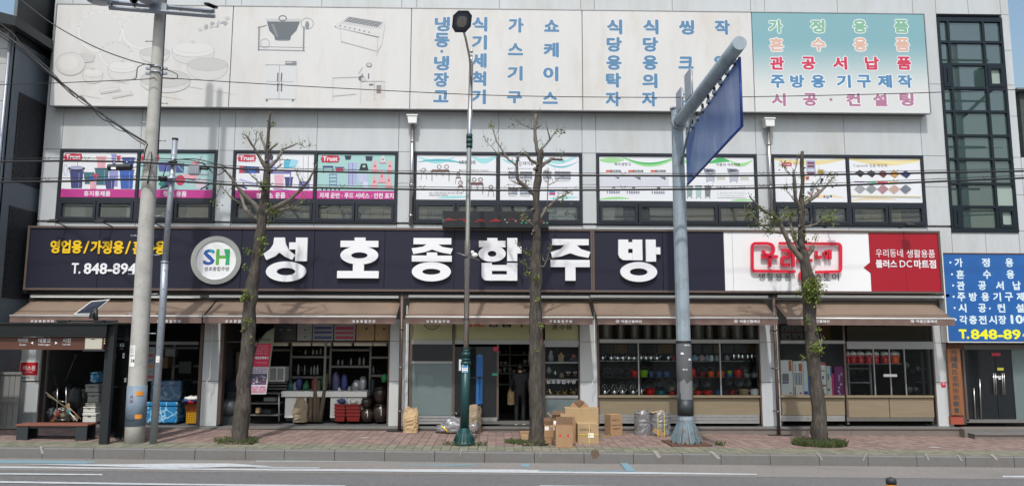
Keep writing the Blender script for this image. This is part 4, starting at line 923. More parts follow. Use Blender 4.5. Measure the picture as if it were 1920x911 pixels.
sw(q, 1330, 1368, 306, -10, 9, .1, grn2); sw(q, 1368, 1411, 298, 8, 7, .3, grn); sw(q, 1270, 1330, 296, 5, 8, .1, grn); sw(q, 1370, 1411, 376, -3, 4, .2, grn)
q.pt('이동식 식자재통', 1343, 306, 1388, 312, 'ink', .02)
for a in (1322, 1366): trap(q, a, 318, a + 20, 340, ink(176, 180, 190)); q.P([(a - 3, 316), (a + 16, 317), (a + 20, 322), (a - 1, 324)], ink(120, 124, 140)); q.P([(a + 1, 318), (a + 13, 319), (a + 16, 321), (a + 3, 322)], ink(60, 62, 74)); q.pr(a + 22, 332, a + 38, 338, ink(206, 204, 190)); q.pe(a + 4, 341, 1, 1, 'ink', 6); q.pe(a + 15, 342, 1, 1, 'ink', 6); q.pl((a + 23, 334), (a + 37, 334), .5, ink(100, 100, 100))
for a, m in ((1287, ink(130, 150, 150)), (1304, ink(160, 190, 190)), (1321, ink(110, 118, 118))): trap(q, a, 349, a + 12, 369, m, .12); q.pr(a - .5, 348, a + 12.5, 350.5, ink(60, 66, 70)); q.pe(a + 2, 371, 1, 1, 'ink', 6); q.pe(a + 10, 371, 1, 1, 'ink', 6)
q.pt('(가정/업소) 신선 보관통', 1342, 350, 1398, 355, 'ink', .02); q.pr(1345, 359, 1398, 371, ink(200, 200, 200)); q.pr(1345.6, 359.6, 1397.4, 370.4, white); q.pl((1346, 364.5), (1397, 364.5), .5, ink(150, 150, 150)); q.pt('품목 용량 규격 소비가격 단위', 1350, 360.8, 1395, 363, 'grey_ink', 0); q.pt('이너 신선용 00,000 00,000 00', 1349, 366.5, 1395, 369, 'grey_ink', 0)
q.build('poster_print', P8[0])
P9 = poster(4, 0, 'pale yellow poster of assorted kitchen goods behind the branches of the third tree'); q = pbase(P9, white)
sw(q, 1448, 1583, 296, 5, 9, .2, ylw, 24); sw(q, 1500, 1583, 374, -9, 6, .1, ink(226, 206, 170)); trust(q, 1466, 305, 18, 7)
q.pr(1512, 301, 1529, 330, ink(150, 160, 190)); 
for y in (304, 310, 317, 323): q.pr(1514, y, 1527, y + 4, rnd.choice((ink(90, 110, 160), ink(200, 205, 215), ink(120, 50, 60))))
q.pr(1533, 318, 1545, 326, ink(190, 160, 90)); q.pr(1541, 318, 1542, 328, ink(90, 60, 40)); rr_ = random.Random(3)
for k_ in range(34): 
    x, y = rr_.uniform(1483, 1560), rr_.uniform(326, 368); s_ = rr_.uniform(2.5, 7); q.P([(x, y), (x + s_, y - 1), (x + s_ * .9, y + s_ * .8), (x + 1, y + s_ * .8)], ink(*rr_.choice(((50, 60, 80), (40, 90, 150), (90, 150, 190), (150, 100, 80), (30, 30, 40), (200, 205, 210), (160, 60, 60), (220, 190, 120)))))
q.build('poster_print', P9[0])
P10 = poster(4, 1, 'pale yellow poster with a row of coloured cup racks and gridded trays'); q = pbase(P10, white)
sw(q, 1588, 1727, 295, 6, 10, .1, ylw, 24); sw(q, 1640, 1726, 300, 4, 4, .1, ink(236, 222, 160)); sw(q, 1590, 1680, 377, -7, 5, .1, ink(226, 206, 170)); q.pt('Cupcomb 컵콤 확장랙', 1600, 307.5, 1663, 314.5, 'ink', .0)
for k_, (c1, c2, c3) in enumerate((((30, 34, 42), (120, 70, 150), (60, 66, 76)), ((40, 46, 50), (70, 170, 130), (40, 50, 56)), ((110, 40, 44), (200, 50, 70), (150, 40, 56)), ((200, 140, 60), (210, 160, 30), (200, 150, 120)), ((34, 36, 90), (60, 160, 210), (50, 56, 76)))):
    x = 1612 + k_ * 21.5; y = 325 + k_ * .3; q.P([(x - 10, y), (x, y - 6.5), (x + 10, y), (x + 2, y + 8)], ink(*c1)); q.P([(x - 6, y), (x, y - 4), (x + 6, y), (x, y + 3)], ink(*[min(255, v + 24) for v in c1])); q.pr(x - 10, y + 15, x + 10, y + 17.5, ink(*c2))
    m = ink(*c3); cy = 355
    for j in range(-2, 3):
        q.pl((x - 10 + (j + 2) * 2.6, cy - (j + 2) * 2.1), (x + (j + 2) * 2.6, cy + 8 - (j + 2) * 2.1), 1, m)
        q.pl((x - 10 + (j + 2) * 2.5, cy + (j + 2) * 2), (x + (j + 2) * 2.5, cy - 8.4 + (j + 2) * 2), 1, m)
q.pl((1594, 366.5), (1727, 368.5), 1.3, ink(220, 206, 130)); q.pl((1594, 369), (1727, 371), .6, ink(170, 170, 160)); q.build('poster_print', P10[0])
# goods behind the small panes
def good(nm, a, y0, c, y1, m, label, cat, grp, Y=.14, d=.2):
    q = MB(); q.pbox(a, y0, c, y1, Y, d, m); o = q.build(nm, bevel=.008); tag(o, label, cat, grp); return o
zs_ = 'cartons and goods behind the small upper panes'
for n_, (a, y0, c, y1, m, lb) in enumerate((
    (133, 386, 160, 411, 'foam_grey', 'pale grey carton in the leftmost small pane under the bin poster'), (237, 388, 246, 411, 'foam_white', 'narrow white box at the edge of the second small pane'), (303, 398, 308, 410, 'foam_white', 'small white box behind the grey steel pole pane'), (350, 383, 393, 411, 'card_pale', 'wide cream carton in the small pane right of the grey steel pole'),
    (568, 398, 575, 413, 'card_pale', 'thin cream carton, first of two in the pane below the cleaner poster'), (576, 398, 583, 413, 'card_pale', 'thin cream carton, second of two in the pane below the cleaner poster'), (600, 390, 613, 413, 'card_pale', 'upright cream carton at the start of the pane below the trolley poster'), (615, 396, 640, 413, 'card_pale', 'low wide cream carton below the trolley poster'), (647, 400, 653, 412, 'blue_sign', 'small blue box among cream cartons below the trolley poster'), (676, 396, 692, 412, 'foam_grey', 'pinkish grey box below the warning cone poster'), (694, 393, 718, 413, 'card_pale', 'cream carton below the warning cones, lower of two'), (695, 386, 716, 392.4, 'card_pale', 'flat cream carton on top of another below the warning cones'), (720, 394, 736, 413, 'card_pale', 'cream carton beside the frame below the warning cones'),
    (785, 393, 799, 414, 'card_pale', 'cream upright carton left of the message display'), (1129, 388, 1153, 415, 'foam_white', 'crumpled white packet in the first pane below the broth cooler poster'), (1218, 389, 1262, 404, 'foam_grey', 'grey flat box behind the pane beside the traffic mast'), (1286, 392, 1336, 417, 'card_pale', 'large cream carton in the pane right of the traffic mast'), (1351, 391, 1364, 417, 'card_pale', 'narrow cream carton below the ingredient bin poster'), (1365.5, 391, 1410, 417, 'card_pale', 'large cream carton below the ingredient bin poster'),
    (1458, 391, 1497, 418, 'card_pale', 'cream carton behind the third tree branches'), (1526, 398, 1580, 418, 'foam_grey', 'grey carton below the assorted goods poster'), (1598, 400, 1617, 418, 'sack', 'brownish box below the cup rack poster, beside a cream one'), (1619, 394, 1652, 418, 'card_pale', 'cream box below the cup rack poster'), (1669, 394, 1690, 418, 'card_pale', 'cream box in the last small pane before the stair window'))):
    good('carton', a, y0, c, y1, m, lb, 'carton', zs_)
for i, (cx, cy, r) in enumerate(((1034, 411, 10), (1050, 411, 12), (1068, 412, 10), (1052, 391, 11), (1072, 392, 9), (1032, 389, 9), (975, 388, 12), (992, 388, 9), (820, 410, 16))):
    p = at(cx, cy, .16); R2 = r / pm(.16); q = MB()
    q.lathe((0, 0, 0), [(.001, 0), (R2 * .6, .0), (R2 * .66, .015), (R2, .035), (R2 * .98, .042), (R2 * .62, .024), (.001, .02)], 'plate' if r < 15 else 'charcoal', 24)
    q.v = [(p[0] + x, p[1] - z, p[2] + y) for x, y, z in q.v]; o = q.build('plate')
    tag(o, ['white plate on edge beside the message display, first of the lower row', 'largest white plate in the lower row beside the message display', 'white plate at the window frame end of the lower row', 'white plate in the upper row above the largest plate', 'small white plate in the upper row near the frame', 'small white plate just above the message display edge', 'white plate behind the middle tree, partly over the message display', 'small white plate over the message display next to the middle tree', 'dark grey wheel shaped tray left of the message display'][i], 'plate', 'plates standing behind the upper pane')
# ============================================================ AWNINGS
AW = [((48, 397), (19, 380.5), 592.5, 'leftmost brown awning, behind the solar panel'), ((400, 750), (384, 742), 595, 'brown awning above the open shopfront with red baskets'), ((768.5, 1107), (760, 1109.5), 595, 'brown awning above the frosted doorway'), ((1116, 1440), (1117, 1457), 596, 'brown awning above the cookware window'), ((1460, 1766), (1472, 1789), 597, 'rightmost brown awning, reaching the blue sign')]
for i, (tp, bt, yb, lb) in enumerate(AW):
    Ya, Yf = -.12, -1.02
    a0, a1 = at(tp[0], 566, -.35)[0], at(tp[1], 566, -.35)[0]; f0, f1 = at(bt[0], yb, Yf)[0], at(bt[1], yb, Yf)[0]
    x0, x1 = (a0 + f0) / 2, (a1 + f1) / 2
    if i == 0: x0 = f0
    if i == 4: x1 = f1
    zt = at(932, 563, -.12)[2]; zf = at(932, 594.5, Yf)[2]; zv = at(932, 607.5, Yf)[2]
    t_ = thing('awning', lb, 'awning', ((x0 + x1) / 2, -.2, zf), 'brown awnings over the shopfronts')
    n = 24; vs = []; fs = []
    for s_ in (0, .014):
        for k_ in range(7):
            u = k_ / 6
            for j in range(n + 1):
                w_ = j / n; sag = -.015 * math.sin(math.pi * u) * (1 + .4 * math.sin(w_ * 17 + i)) + .016 * noise.noise(Vector((w_ * 9 + i * 7, u * 2.5, 0))) * math.sin(math.pi * u) - .008 * (j % 6 == 0); vs.append((x0 + (x1 - x0) * w_, Ya + (Yf - Ya) * u, zt + (zf - zt) * u + sag - s_))
    N = 7 * (n + 1)
    for k_ in range(6):
        for j in range(n): 
            a = k_ * (n + 1) + j; fs.append((a, a + n + 1, a + n + 2, a + 1)); fs.append((N + a, N + a + 1, N + a + n + 2, N + a + n + 1))
    for k_ in range(6): a = k_ * (n + 1); fs.append((a, N + a, N + a + n + 1, a + n + 1)); a += n; fs.append((a, a + n + 1, N + a + n + 1, N + a))
    q = MB(); q.add(vs, fs, 'canvas', True); q.build('canopy_cloth', t_)
    q = MB(); q.tube([(x0 - .01, Yf, zf), (x1 + .01, Yf, zf)], .022, 'white_metal', 8); q.build('front_bar', t_)
    q = MB(); m_ = 60; vs = []; 
    for s_ in (0, .006):
        for z_, am in ((zf - .01, 0), (zv, .016)):
            for j in range(m_ + 1): vs.append((x0 + (x1 - x0) * j / m_, Yf - .012 + s_ - am * math.sin(j * 1.1 + i), z_ + (rnd.uniform(-.004, .004) if am else 0)))
    N = m_ + 1; fs = [(j, N + j, N + j + 1, j + 1) for j in range(m_)] + [(2 * N + j, 2 * N + j + 1, 3 * N + j + 1, 3 * N + j) for j in range(m_)]
    q.add(vs, fs, 'valance', True); q.build('valance', t_)
    q = MB()
    for w_ in (.12, .88):
        xx = x0 + (x1 - x0) * w_; q.tube([(xx, -.05, zt - .2), (xx - .2 + .4 * (w_ > .5), -.5, zt - .3), (xx, Yf + .02, zf - .02)], .02, 'white_metal', 6)
    q.tube([(x0, -.1, zt - .03), (x1, -.1, zt - .03)], .04, 'alu_dull', 8)
    q.build('folding_arm', t_)
    q = MB()
    if i < 3:
        spots = ([(57, 101), (294, 339)], [(422, 468), (660, 704)], [(799, 843), (1030, 1073)])[i]
        for a, c in spots: q.pt('성 호 종 합 주 방', a, 599.5, c, 604.8, 'letter_white', .02, Y=Yf - .032)
    else:
        spots = ([(1165, 1203), (1387, 1425)], [(1517, 1555), (1718, 1757)])[i - 3]
        for a, c in spots:
            q.pt('박홍근홈패션', a, 599.5, c, 605, 'letter_white', .02, Y=Yf - .032); cc = at(a - 7, 602, Yf - .032); q.ring(cc[0], cc[2], .045, .04, .034, .03, Yf - .032, Yf - .03, 'letter_white', 14); q.ring(cc[0], cc[2], .022, .02, .012, .01, Yf - .032, Yf - .03, 'letter_white', 10)
    q.build('lettering', t_)
    ck = [at(397, 640, -.25), at(762, 640, -.25), at(1112, 640, -.25), at(1115, 640, -.25), at(1457, 640, -.25)][i]
    if i != 2:
        q = MB(); z0 = at(932, 725, -.25)[2]; q.tube([(ck[0], -.25, zt - .15), (ck[0], -.25, z0 + .22), (ck[0] - .07, -.25, z0 + .12), (ck[0] - .07, -.28, z0)], .01, 'white_metal', 5); q.build('crank_rod', t_)
# ============================================================ BLUE SIGN, WOODEN PLAQUE, SMALL PLATES
Yq = -.30
x0, _, z0, z1 = rect(1773, 477, 1920, 640, Yq); x1 = at(2010, 560, Yq)[0]; z1 = at(1850, 476.5, Yq)[2]; z0 = at(1850, 640, Yq)[2]
bs = thing('blue_shop_sign', 'large bright blue sign with bulleted white text and a yellow phone line', 'shop sign', (x0, Yq, z0))
b = MB(); b.box(x0, x1, Yq, Yq + .25, z0, z1, 'blue_sign'); b.build('sign_board', bs)
b = MB(); t = .03
b.box(x0 - t, x0 - .001, Yq - .01, Yq + .26, z0 - t, z1 + t, 'white_metal'); b.box(x0, x1, Yq - .01, Yq + .26, z1 + .001, z1 + t, 'wood_dark'); b.box(x0, x1, Yq - .01, Yq + .26, z0 - t, z0 - .001, 'white_metal'); b.build('frame', bs)
b = MB(); b.lay(Yq)
BR = [(492, 1781, [('가', 1790), ('정', 1841), ('용', 1885), ('품', 1935)], 0), (514, 1784, [('혼', 1793), ('수', 1843), ('용', 1887), ('품', 1937)], 0), (535, 1786, [('관', 1794), ('공', 1834), ('서', 1867), ('납', 1899), ('품', 1938)], 0),
      (556, 1787, [('주', 1795), ('방', 1817), ('용', 1840), ('기', 1862), ('구', 1884), ('제', 1906), ('작', 1935)], 0), (577, 1789, [('시', 1797), ('공', 1834), ('컨', 1870), ('설', 1905), ('팅', 1940)], 0), (599, 1791, [('각', 1799), ('층', 1817), ('전', 1835), ('시', 1854), ('장', 1872)], 0)]
for y, dx, L_, _ in BR:
    b.pe(dx + 1, y, 2, 2, 'pale_ink', 10)
    for t_, x in L_: b.pt(t_, x, y - 8, x + 15, y + 8.5, 'pale_ink', .045); b.k %= 4
b.pe(1856, 578, 1.8, 1.8, 'pale_ink', 10); b.pt('100', 1895, 590, 1932, 607, 'pale_ink', .05); b.pt('T.', 1798, 617, 1817, 635, 'yellow_ink', .06); b.pt('848-89', 1820, 617, 1914, 636, 'yellow_ink', .04); b.pt('4', 1917, 617, 1932, 636, 'yellow_ink', .04)
b.build('lettering', bs)
wp = thing('wooden_plaque', 'tall orange brown wooden plaque with a column of black brushed characters beside the glass entrance', 'plaque', at(1797, 780, -.1))
b = MB(); b.pbox(1780, 653, 1804, 778, -.14, .05, 'wood_sign'); b.build('plaque_board', wp, bevel=.006)
b = MB(); b.lay(-.142)
for k_, ch in enumerate('丹陽禹氏忠州市宗親會'): b.pt(ch, 1783 + k_ * .55, 656 + k_ * 11.9, 1794.5 + k_ * .55, 666.5 + k_ * 11.9, 'ink', .03); b.k %= 3
b.build('lettering', wp)
b = MB(); b.pbox(1778, 641, 1808, 653, -.1, .14, 'wood_dark'); b.build('bracket_board', wp); b = MB(); b.pbox(1783, 780, 1807, 795, -.1, .14, M('red_wood', rgb(150, 72, 56), .7, var=.1)); b.build('bracket_board', wp)
sp2 = thing('security_sign', 'red and white alarm company plate on the first pillar behind the bench', 'sign', at(53, 712, -.03))
b = MB(); b.pbox(35, 676, 73, 713, -.03, .028, 'foam_white'); b.build('plate_board', sp2)
b = MB(); b.lay(-.03); b.pr(38, 679, 71, 703, ink(206, 20, 40)); b.pt('에스원', 43, 685, 66, 694, 'letter_white', .03); b.pt('CCTV작동중', 46, 696, 61, 699, 'letter_white', .01); b.pt('SE', 37, 706, 44, 710, 'ink', .04); b.pr(45, 705.5, 48, 710.5, ink(60, 160, 210)); b.pt('OM', 48.5, 706, 55, 710, 'ink', .04); b.pr(57, 706, 69, 710, ink(196, 200, 206)); b.build('lettering', sp2)
b = MB(); b.pbox(1765, 716, 1773, 725, -.015, .013, M('small_red', rgb(190, 30, 66), .5)); b.lay(-.016); b.pt('전', 1767, 717.5, 1771, 721, 'letter_white', .02); o = b.build('sticker_plate'); tag(o, 'tiny red plate on the last white pillar beside the wooden plaque', 'sign')
# pipes
def drain(px, py, qx, qy, lb):
    hx, _, hz = at(px, py, -.2); t_ = thing('drainpipe', lb, 'drainpipe', (hx, -.2, hz))
    q = MB(); h = (at(px - 9, py, -.2)[0], at(px + 9, py, -.2)[0]); q.prism([(h[0], hz), (h[1], hz), (h[1] - .01, hz - .2), (h[0] + .03, hz - .2)], -.3, -.01, 'white_metal'); q.box(h[0] - .02, h[1] + .02, -.32, -.005, hz, hz + .035, 'white_metal'); q.build('hopper', t_)
    zb = at(932, 424, -.2)[2]; q = MB(); q.tube([(hx, -.15, hz - .2), (hx, -.15, zb)], .05, 'steel', 12); q.build('pipe', t_)
    q = MB()
    for zz in (hz - .7, hz - 1.9, zb + .25): q.tube([(hx, -.15, zz), (hx, -.15, zz + .05)], .06, 'steel', 12); q.box(hx - .02, hx + .02, -.1, 0, zz + .01, zz + .04, 'steel')
    q.build('clamp', t_)
drain(773.5, 219, 765, 420, 'steel downpipe with a white hopper between the trolley and table poster windows')
drain(1441, 225, 1443, 420, 'steel downpipe with a white hopper left of the third tree')
for px, lb in ((751, 'dark steel downpipe beside the frosted shopfront, down to the pavement'), (1456, 'dark steel downpipe between the cookware window and the boxed fans')):
    xx = at(px, 700, -.33)[0]; t_ = thing('drainpipe', lb, 'drainpipe', (xx, -.33, gz(xx)))
    q = MB(); q.tube([(xx, -.33, gz(xx)), (xx, -.33, at(932, 550, -.33)[2])], .045, 'alu_brown', 10); q.build('pipe', t_)
    q = MB(); 
    for zz in (.5, 1.6, 2.6): q.tube([(xx, -.33, zz), (xx, -.33, zz + .05)], .055, 'alu_dull', 10); q.box(xx - .015, xx + .015, -.29, .0, zz + .01, zz + .04, 'alu_dull')
    q.build('clamp', t_)
    q = MB(); q.box(xx - .3, xx + .3, -.5, -.3, gz(xx) - .01, gz(xx) + .012, 'black'); q.build('drain_grate', t_)
# ============================================================ NEIGHBOURS
XS = at(79, 300, 0)[0] - .12
nb = thing('neighbour_building', 'dark sided grey building squeezed against the long shop, at the street edge', 'building', (XS - 2, -1.3, 0))
Yn = -1.35; zt = at(60, -10, Yn)[2]
b = MB(); b.box(XS - .08, XS, Yn, 3, 0, 12.5, 'side_grey'); b.build('side_wall', nb)
for (z0, z1, y0, y1) in ((6.4 - 1.9, 6.4 + .35, -.85, 0), (3.0, 5.0 - .6, -1.05, 0)):
    pass
def sidepoly(pts, name, m):
    # pixel corners seen on the side face x = XS
    b = MB(); V = []
    for px, py in pts:
        d = ray(px, py); t = XS / d[0]; V.append((t - DIST, HC + d[2] * t))
    ys = [v[0] for v in V]
    vs = [(XS + e, v[0], v[1]) for e in (.004, .02) for v in V]; n = len(V)
    b.add(vs, [tuple(range(n, 2 * n)), tuple(range(n - 1, -1, -1))] + [(i, (i + 1) % n, n + (i + 1) % n, n + i) for i in range(n)], m); b.build(name, nb)
def sideY(Y0, Y1, z0, z1, name, m):
    b = MB(); b.box(XS + .003, XS + .02, Y0, Y1, z0, z1, m); b.build(name, nb)
def zat(px, py):
    d = ray(px, py); t = XS / d[0]; return HC + d[2] * t, t - DIST
zA0, _ = zat(60, 350); zA1, _ = zat(60, 185); zB0, _ = zat(35, 560); zB1, _ = zat(35, 390)
def bricks(Y0, Y1, z0, z1):
    k_ = 0; z = z0
    while z < z1 - .03:
        y = Y0 + (.1 if k_ % 2 else 0)
        while y < Y1:
            q.box(XS + .018, XS + .03, max(y, Y0), min(y + .2, Y1) - .01, z, min(z + .075, z1), 'black_brick'); y += .2
        z += .085; k_ += 1
for (z0, z1) in ((zA0, zA1), (zB0, zB1)):
    sideY(-1.0, 0.4, z0, z1, 'brick_bed', 'black'); q = MB(); bricks(-.98, .38, z0 + .01, z1 - .01); q.build('brick_panel', nb, kind='stuff')
x0n = XS - 6
sideY(-1.35, .5, 10.0, 12.4, 'dark_band', 'shelter_dark')
zs = [at(10, p, Yn)[2] for p in (905, 700, 640, 575, 520, 470, 420, 370, 320, 275, 230, 190, 155, 120, 92, 52)]
xe = at(30, 300, Yn)[0]; xe = XS - .1
for i in range(3, len(zs) - 1):
    for (a, c) in ((xe - 1.4, xe), (xe - 2.8, xe - 1.4), (xe - 4.2, xe - 2.8)):
        q = MB(); q.box(a + .006, c - .006, Yn - .03, Yn + .05, zs[i] + .006, zs[i + 1] - .006, 'neighbour_tile'); q.build('wall_tile', nb)
q = MB(); q.box(xe - 4.3, XS - .09, Yn + .06, Yn + .3, 2.4, zs[-1] + .3, 'side_grey'); q.box(xe + .0, XS - .0, Yn - .06, Yn + .058, 2.4, zs[-1] + .0, 'side_grey'); q.build('wall_core', nb)
q = MB(); q.box(xe - 4.4, xe + .12, Yn - .14, Yn - .032, zs[-1] - .15, zs[-1] + .05, 'alu_dull'); q.tube([(xe + .05, Yn - .1, 2.5), (xe + .05, Yn - .1, zs[-1])], .035, 'galv', 8); q.build('cornice', nb)
zr0 = at(60, 36, -1.5)[2]
q = MB(); q.prism([(x0n, zr0 + .95), (XS + .35, zr0 - .35), (XS + .35, zr0 - .1), (x0n, zr0 + 1.5)], -1.9, 6, 'shelter_dark'); q.box(x0n, XS + .02, -1.4, 3, zs[-1] + .05, zr0 - .3, 'shelter_dark'); q.build('roof', nb)
q = MB(); q.box(x0n, XS - .3, -1.0, -.9, 0, 2.9, 'interior_dark'); q.build('porch_wall', nb)
gt = thing('slatted_gate', 'low grey slatted gate beside the first pillar, left of the bench', 'gate', at(16, 795, -.75))
xg = at(36, 740, -.75)[0]; zg0, zg1 = gz(xg) + .02, at(16, 697, -.75)[2]
for k_ in range(12): q = MB(); q.box(xg - (k_ + 1) * .135 + .01, xg - k_ * .135, -.75, -.73, zg0 + .03, zg1 - .06, 'gate_grey'); q.build('slat', gt)
q = MB(); q.box(xg - 1.7, xg + .03, -.78, -.71, zg1 - .06, zg1, 'gate_grey'); q.box(xg - 1.7, xg + .03, -.78, -.752, (zg0 + zg1) / 2 - .05, (zg0 + zg1) / 2 + .04, 'gate_grey'); q.box(xg - 1.7, xg + .03, -.78, -.752, zg0, zg0 + .07, 'gate_grey'); q.build('rail', gt)
fb = thing('far_building', 'dark olive building glimpsed past the far corner of the long shop', 'building', (WX1 + 3, 6, 0))
xa_ = at(1911, 172, 6)[0]; q = MB(); q.box(xa_, xa_ + 8, 6, 12, 0, at(1915, 172, 6)[2], 'olive_wall'); q.build('wall', fb); q = MB(); q.box(xa_ - .2, xa_ + 8, 5.8, 12.2, at(1915, 172, 6)[2], at(1915, 168, 6)[2], 'joint')
q.build('roof', fb); q = MB(); q.box(xa_ + .6, xa_ + 1.6, 5.93, 5.99, 9, 10.4, 'black_gloss'); q.box(xa_ + .6, xa_ + 1.6, 5.93, 5.99, 6, 7.4, 'black_gloss'); q.build('window', fb)
# ============================================================ UTILITY POLE
gp_ = G(252, 829); YP = gp_[1]
up = thing('utility_pole', 'tall concrete utility pole with a blue grey band and orange squares near its foot', 'utility pole', gp_)
pts = [(252, 829, 17), (254, 790, 16.8), (262, 640, 15.6), (274, 430, 14), (284, 280, 12.2), (293, 140, 10.8), (300, 30, 10), (306, -90, 9.2), (311, -172, 8.6)]
P3d = [at(a, c, YP) for a, c, _ in pts]; P3d[0] = (P3d[0][0], YP, gp_[2] - .15)
s = pm(YP); b = MB(); b.tube(P3d, [r / s for _, _, r in pts], 'concrete', 24); b.build('pole_shaft', up)
def polex(y):   # centre line of the pole in the picture
    for (a, c) in zip(pts[:-1], pts[1:]):
        if c[1] <= y <= a[1]: k = (a[1] - y) / (a[1] - c[1]); return a[0] + (c[0] - a[0]) * k, a[2] + (c[2] - a[2]) * k
    return pts[-1][0], pts[-1][2]
def band(y0, y1, m, e=.012, name='pole_band', parent=None):
    (xa_, ra), (xb_, rb) = polex(y0), polex(y1); q = MB(); q.tube([at(xa_, y0, YP), at(xb_, y1, YP)], [ra / s + e, rb / s + e], m, 24); return q.build(name, parent or up)
band(797, 722, M('band_blue', rgb(112, 128, 142), .6, var=.1, scale=9, dirt_or_sheen=rgb(90, 100, 110), dscale=4), .01)
def onpole(q, u0, y0, u1, y1, m, e=.016, txt=None, off=0):
    # wraps a small label on the pole: u is -1..1 across its visible width
    def pt_(u, y):
        cx, r = polex(y); c = at(cx, y, YP); R2 = r / s + e; a = math.asin(max(-.98, min(.98, u))); return (c[0] + R2 * math.sin(a), c[1] - R2 * math.cos(a), c[2])
    if txt:
        vs, fs = glyphs(txt, off, 0, 1); lo, hi = vs.min(0), vs.max(0); w_ = (vs - lo) / np.maximum(hi - lo, 1e-6)
        q.add([pt_(u0 + a * (u1 - u0), y1 + c * (y0 - y1)) for a, c, _ in w_], fs, m); return
    n = 5; vs = [pt_(u0 + (u1 - u0) * i / n, y) for y in (y1, y0) for i in range(n + 1)]
    q.add(vs, [(i, i + 1, n + 2 + i, n + 1 + i) for i in range(n)], m)
q = MB(); org = ink(232, 140, 30)
onpole(q, .35, 732, .85, 740, org); onpole(q, .35, 775, .85, 783, org)
q.build('reflector', up)
q = MB(); r_ = ink(150, 50, 60); onpole(q, -.25, 739, .05, 745, r_, .016, '위', .01); onpole(q, -.25, 747, .05, 753, r_, .016, '험', .01); onpole(q, -.6, 784, .3, 789, 'ink', .016, '중앙선구소', .01); q.build('lettering', up)
q = MB(); onpole(q, -.7, 647, .0, 686, 'paper', .004)
for k_ in range(4): onpole(q, -.62, 649 + k_ * 3.4, -.1, 651.4 + k_ * 3.4, 'ink', .006, ['우리가', '일일청소', '주방수리', '전화문의'][k_], .01)
onpole(q, -.62, 664, -.1, 668, 'ink', .006, '이사짐센터', .01); onpole(q, -.45, 672, .0, 679, 'ink', .006, '38', .05)
q.build('paper_notice', up)
def stepbolt(y, side):
    cx, r = polex(y); c = at(cx + side * r, y, YP); q = MB(); q.tube([c, (c[0] + side * .16, c[1], c[2])], .012, 'galv', 6); q.tube([(c[0] + side * .15, c[1], c[2]), (c[0] + side * .165, c[1], c[2])], .02, 'galv', 6); q.build('step_bolt', up)
for y, sd in ((78, -1), (194, 1), (230, -1), (264, 1), (405, 1), (442, -1), (478, 1), (514, -1), (551, 1), (588, -1), (625, 1)): stepbolt(y, sd)
band(129, 126, 'galv', .02, 'pole_clamp'); band(139, 136, 'galv', .02, 'pole_clamp'); 
q = MB()
for y in (129, 138):
    for sd in (-1, 1): cx, r = polex(y); c = at(cx + sd * (r + 4), y, YP - .05); q.obox(c, (.12, .08, .05), 0, 'galv')
q.build('clamp_bolt', up)
# cross arms
q = MB()
for (p0, p1, yo) in (((187, 3), (402, 22), -.22), ((205, 15), (403, 31), -.34)):
    A, B_ = at(*p0, YP + yo), at(*p1, YP + yo); q.tube([A, B_], .055, 'galv', 4, smooth=False)
q.build('cross_arm', up)
q = MB()
for t_ in (.1, .3, .7, .9):
    a = at(187 + 215 * t_, 3 + 19 * t_, YP - .3); c = at(187 + 215 * t_ + 2, 12 + 20 * t_, YP - .3); q.tube([a, c], .018, 'charcoal', 5)
cc = at(298, 16, YP - .28); q.obox(cc, (.4, .12, .2), 0, 'galv'); q.build('arm_bolt', up)
for (p, e) in (((206, -2), 14), ((256, 1), 16), ((398, 12), -12)):
    a = at(*p, YP - .3); q = MB(); c = Vector(a)
    for k_ in range(4): q.lathe((a[0] + e / s * .25 * (k_ - 1.5), a[1] - .05 * k_, a[2] - .01), [(.02, -.03), (.075, -.03), (.08, 0), (.03, .02)], 'black_gloss', 10)
    q.build('insulator', up)
for (x_, r) in ((186, 30), (277, 22)):
    c = at(x_, -11, YP - .55); q = MB(); R2 = r / s * .75; q.lathe((c[0], c[1], c[2] - .22), [(R2 * .5, 0), (R2 * .9, .03), (R2, .1), (R2, .95), (R2 * .9, 1.0), (.05, 1.05)], 'galv', 20); q.build('transformer_can', up)
q = MB(); q.obox((at(365, -25, YP - .3)[0], YP - .3, at(365, -20, YP - .3)[2]), (.7, .2, .3), 0, 'galv'); q.tube([at(318, -10, YP - .1), at(328, -178, YP - .1)], .08, 'galv', 8); q.build('box_and_shadow_tube', up)  # unseen tube added beside the pole to cast a second facade shadow
pc = [at(polex(y)[0] + polex(y)[1] + .6, y, YP - .1) for y in (-60, 20, 60, 90, 130, 180, 230, 290)]
q = MB(); q.tube(pc, .014, 'black', 5); pc = [at(polex(y)[0] - 2 + 3 * math.sin(y), y, YP - .02 - polex(y)[1] / s) for y in range(285, 350, 6)]; q.tube(pc, .012, 'black', 5); q.build('pole_cable', up)
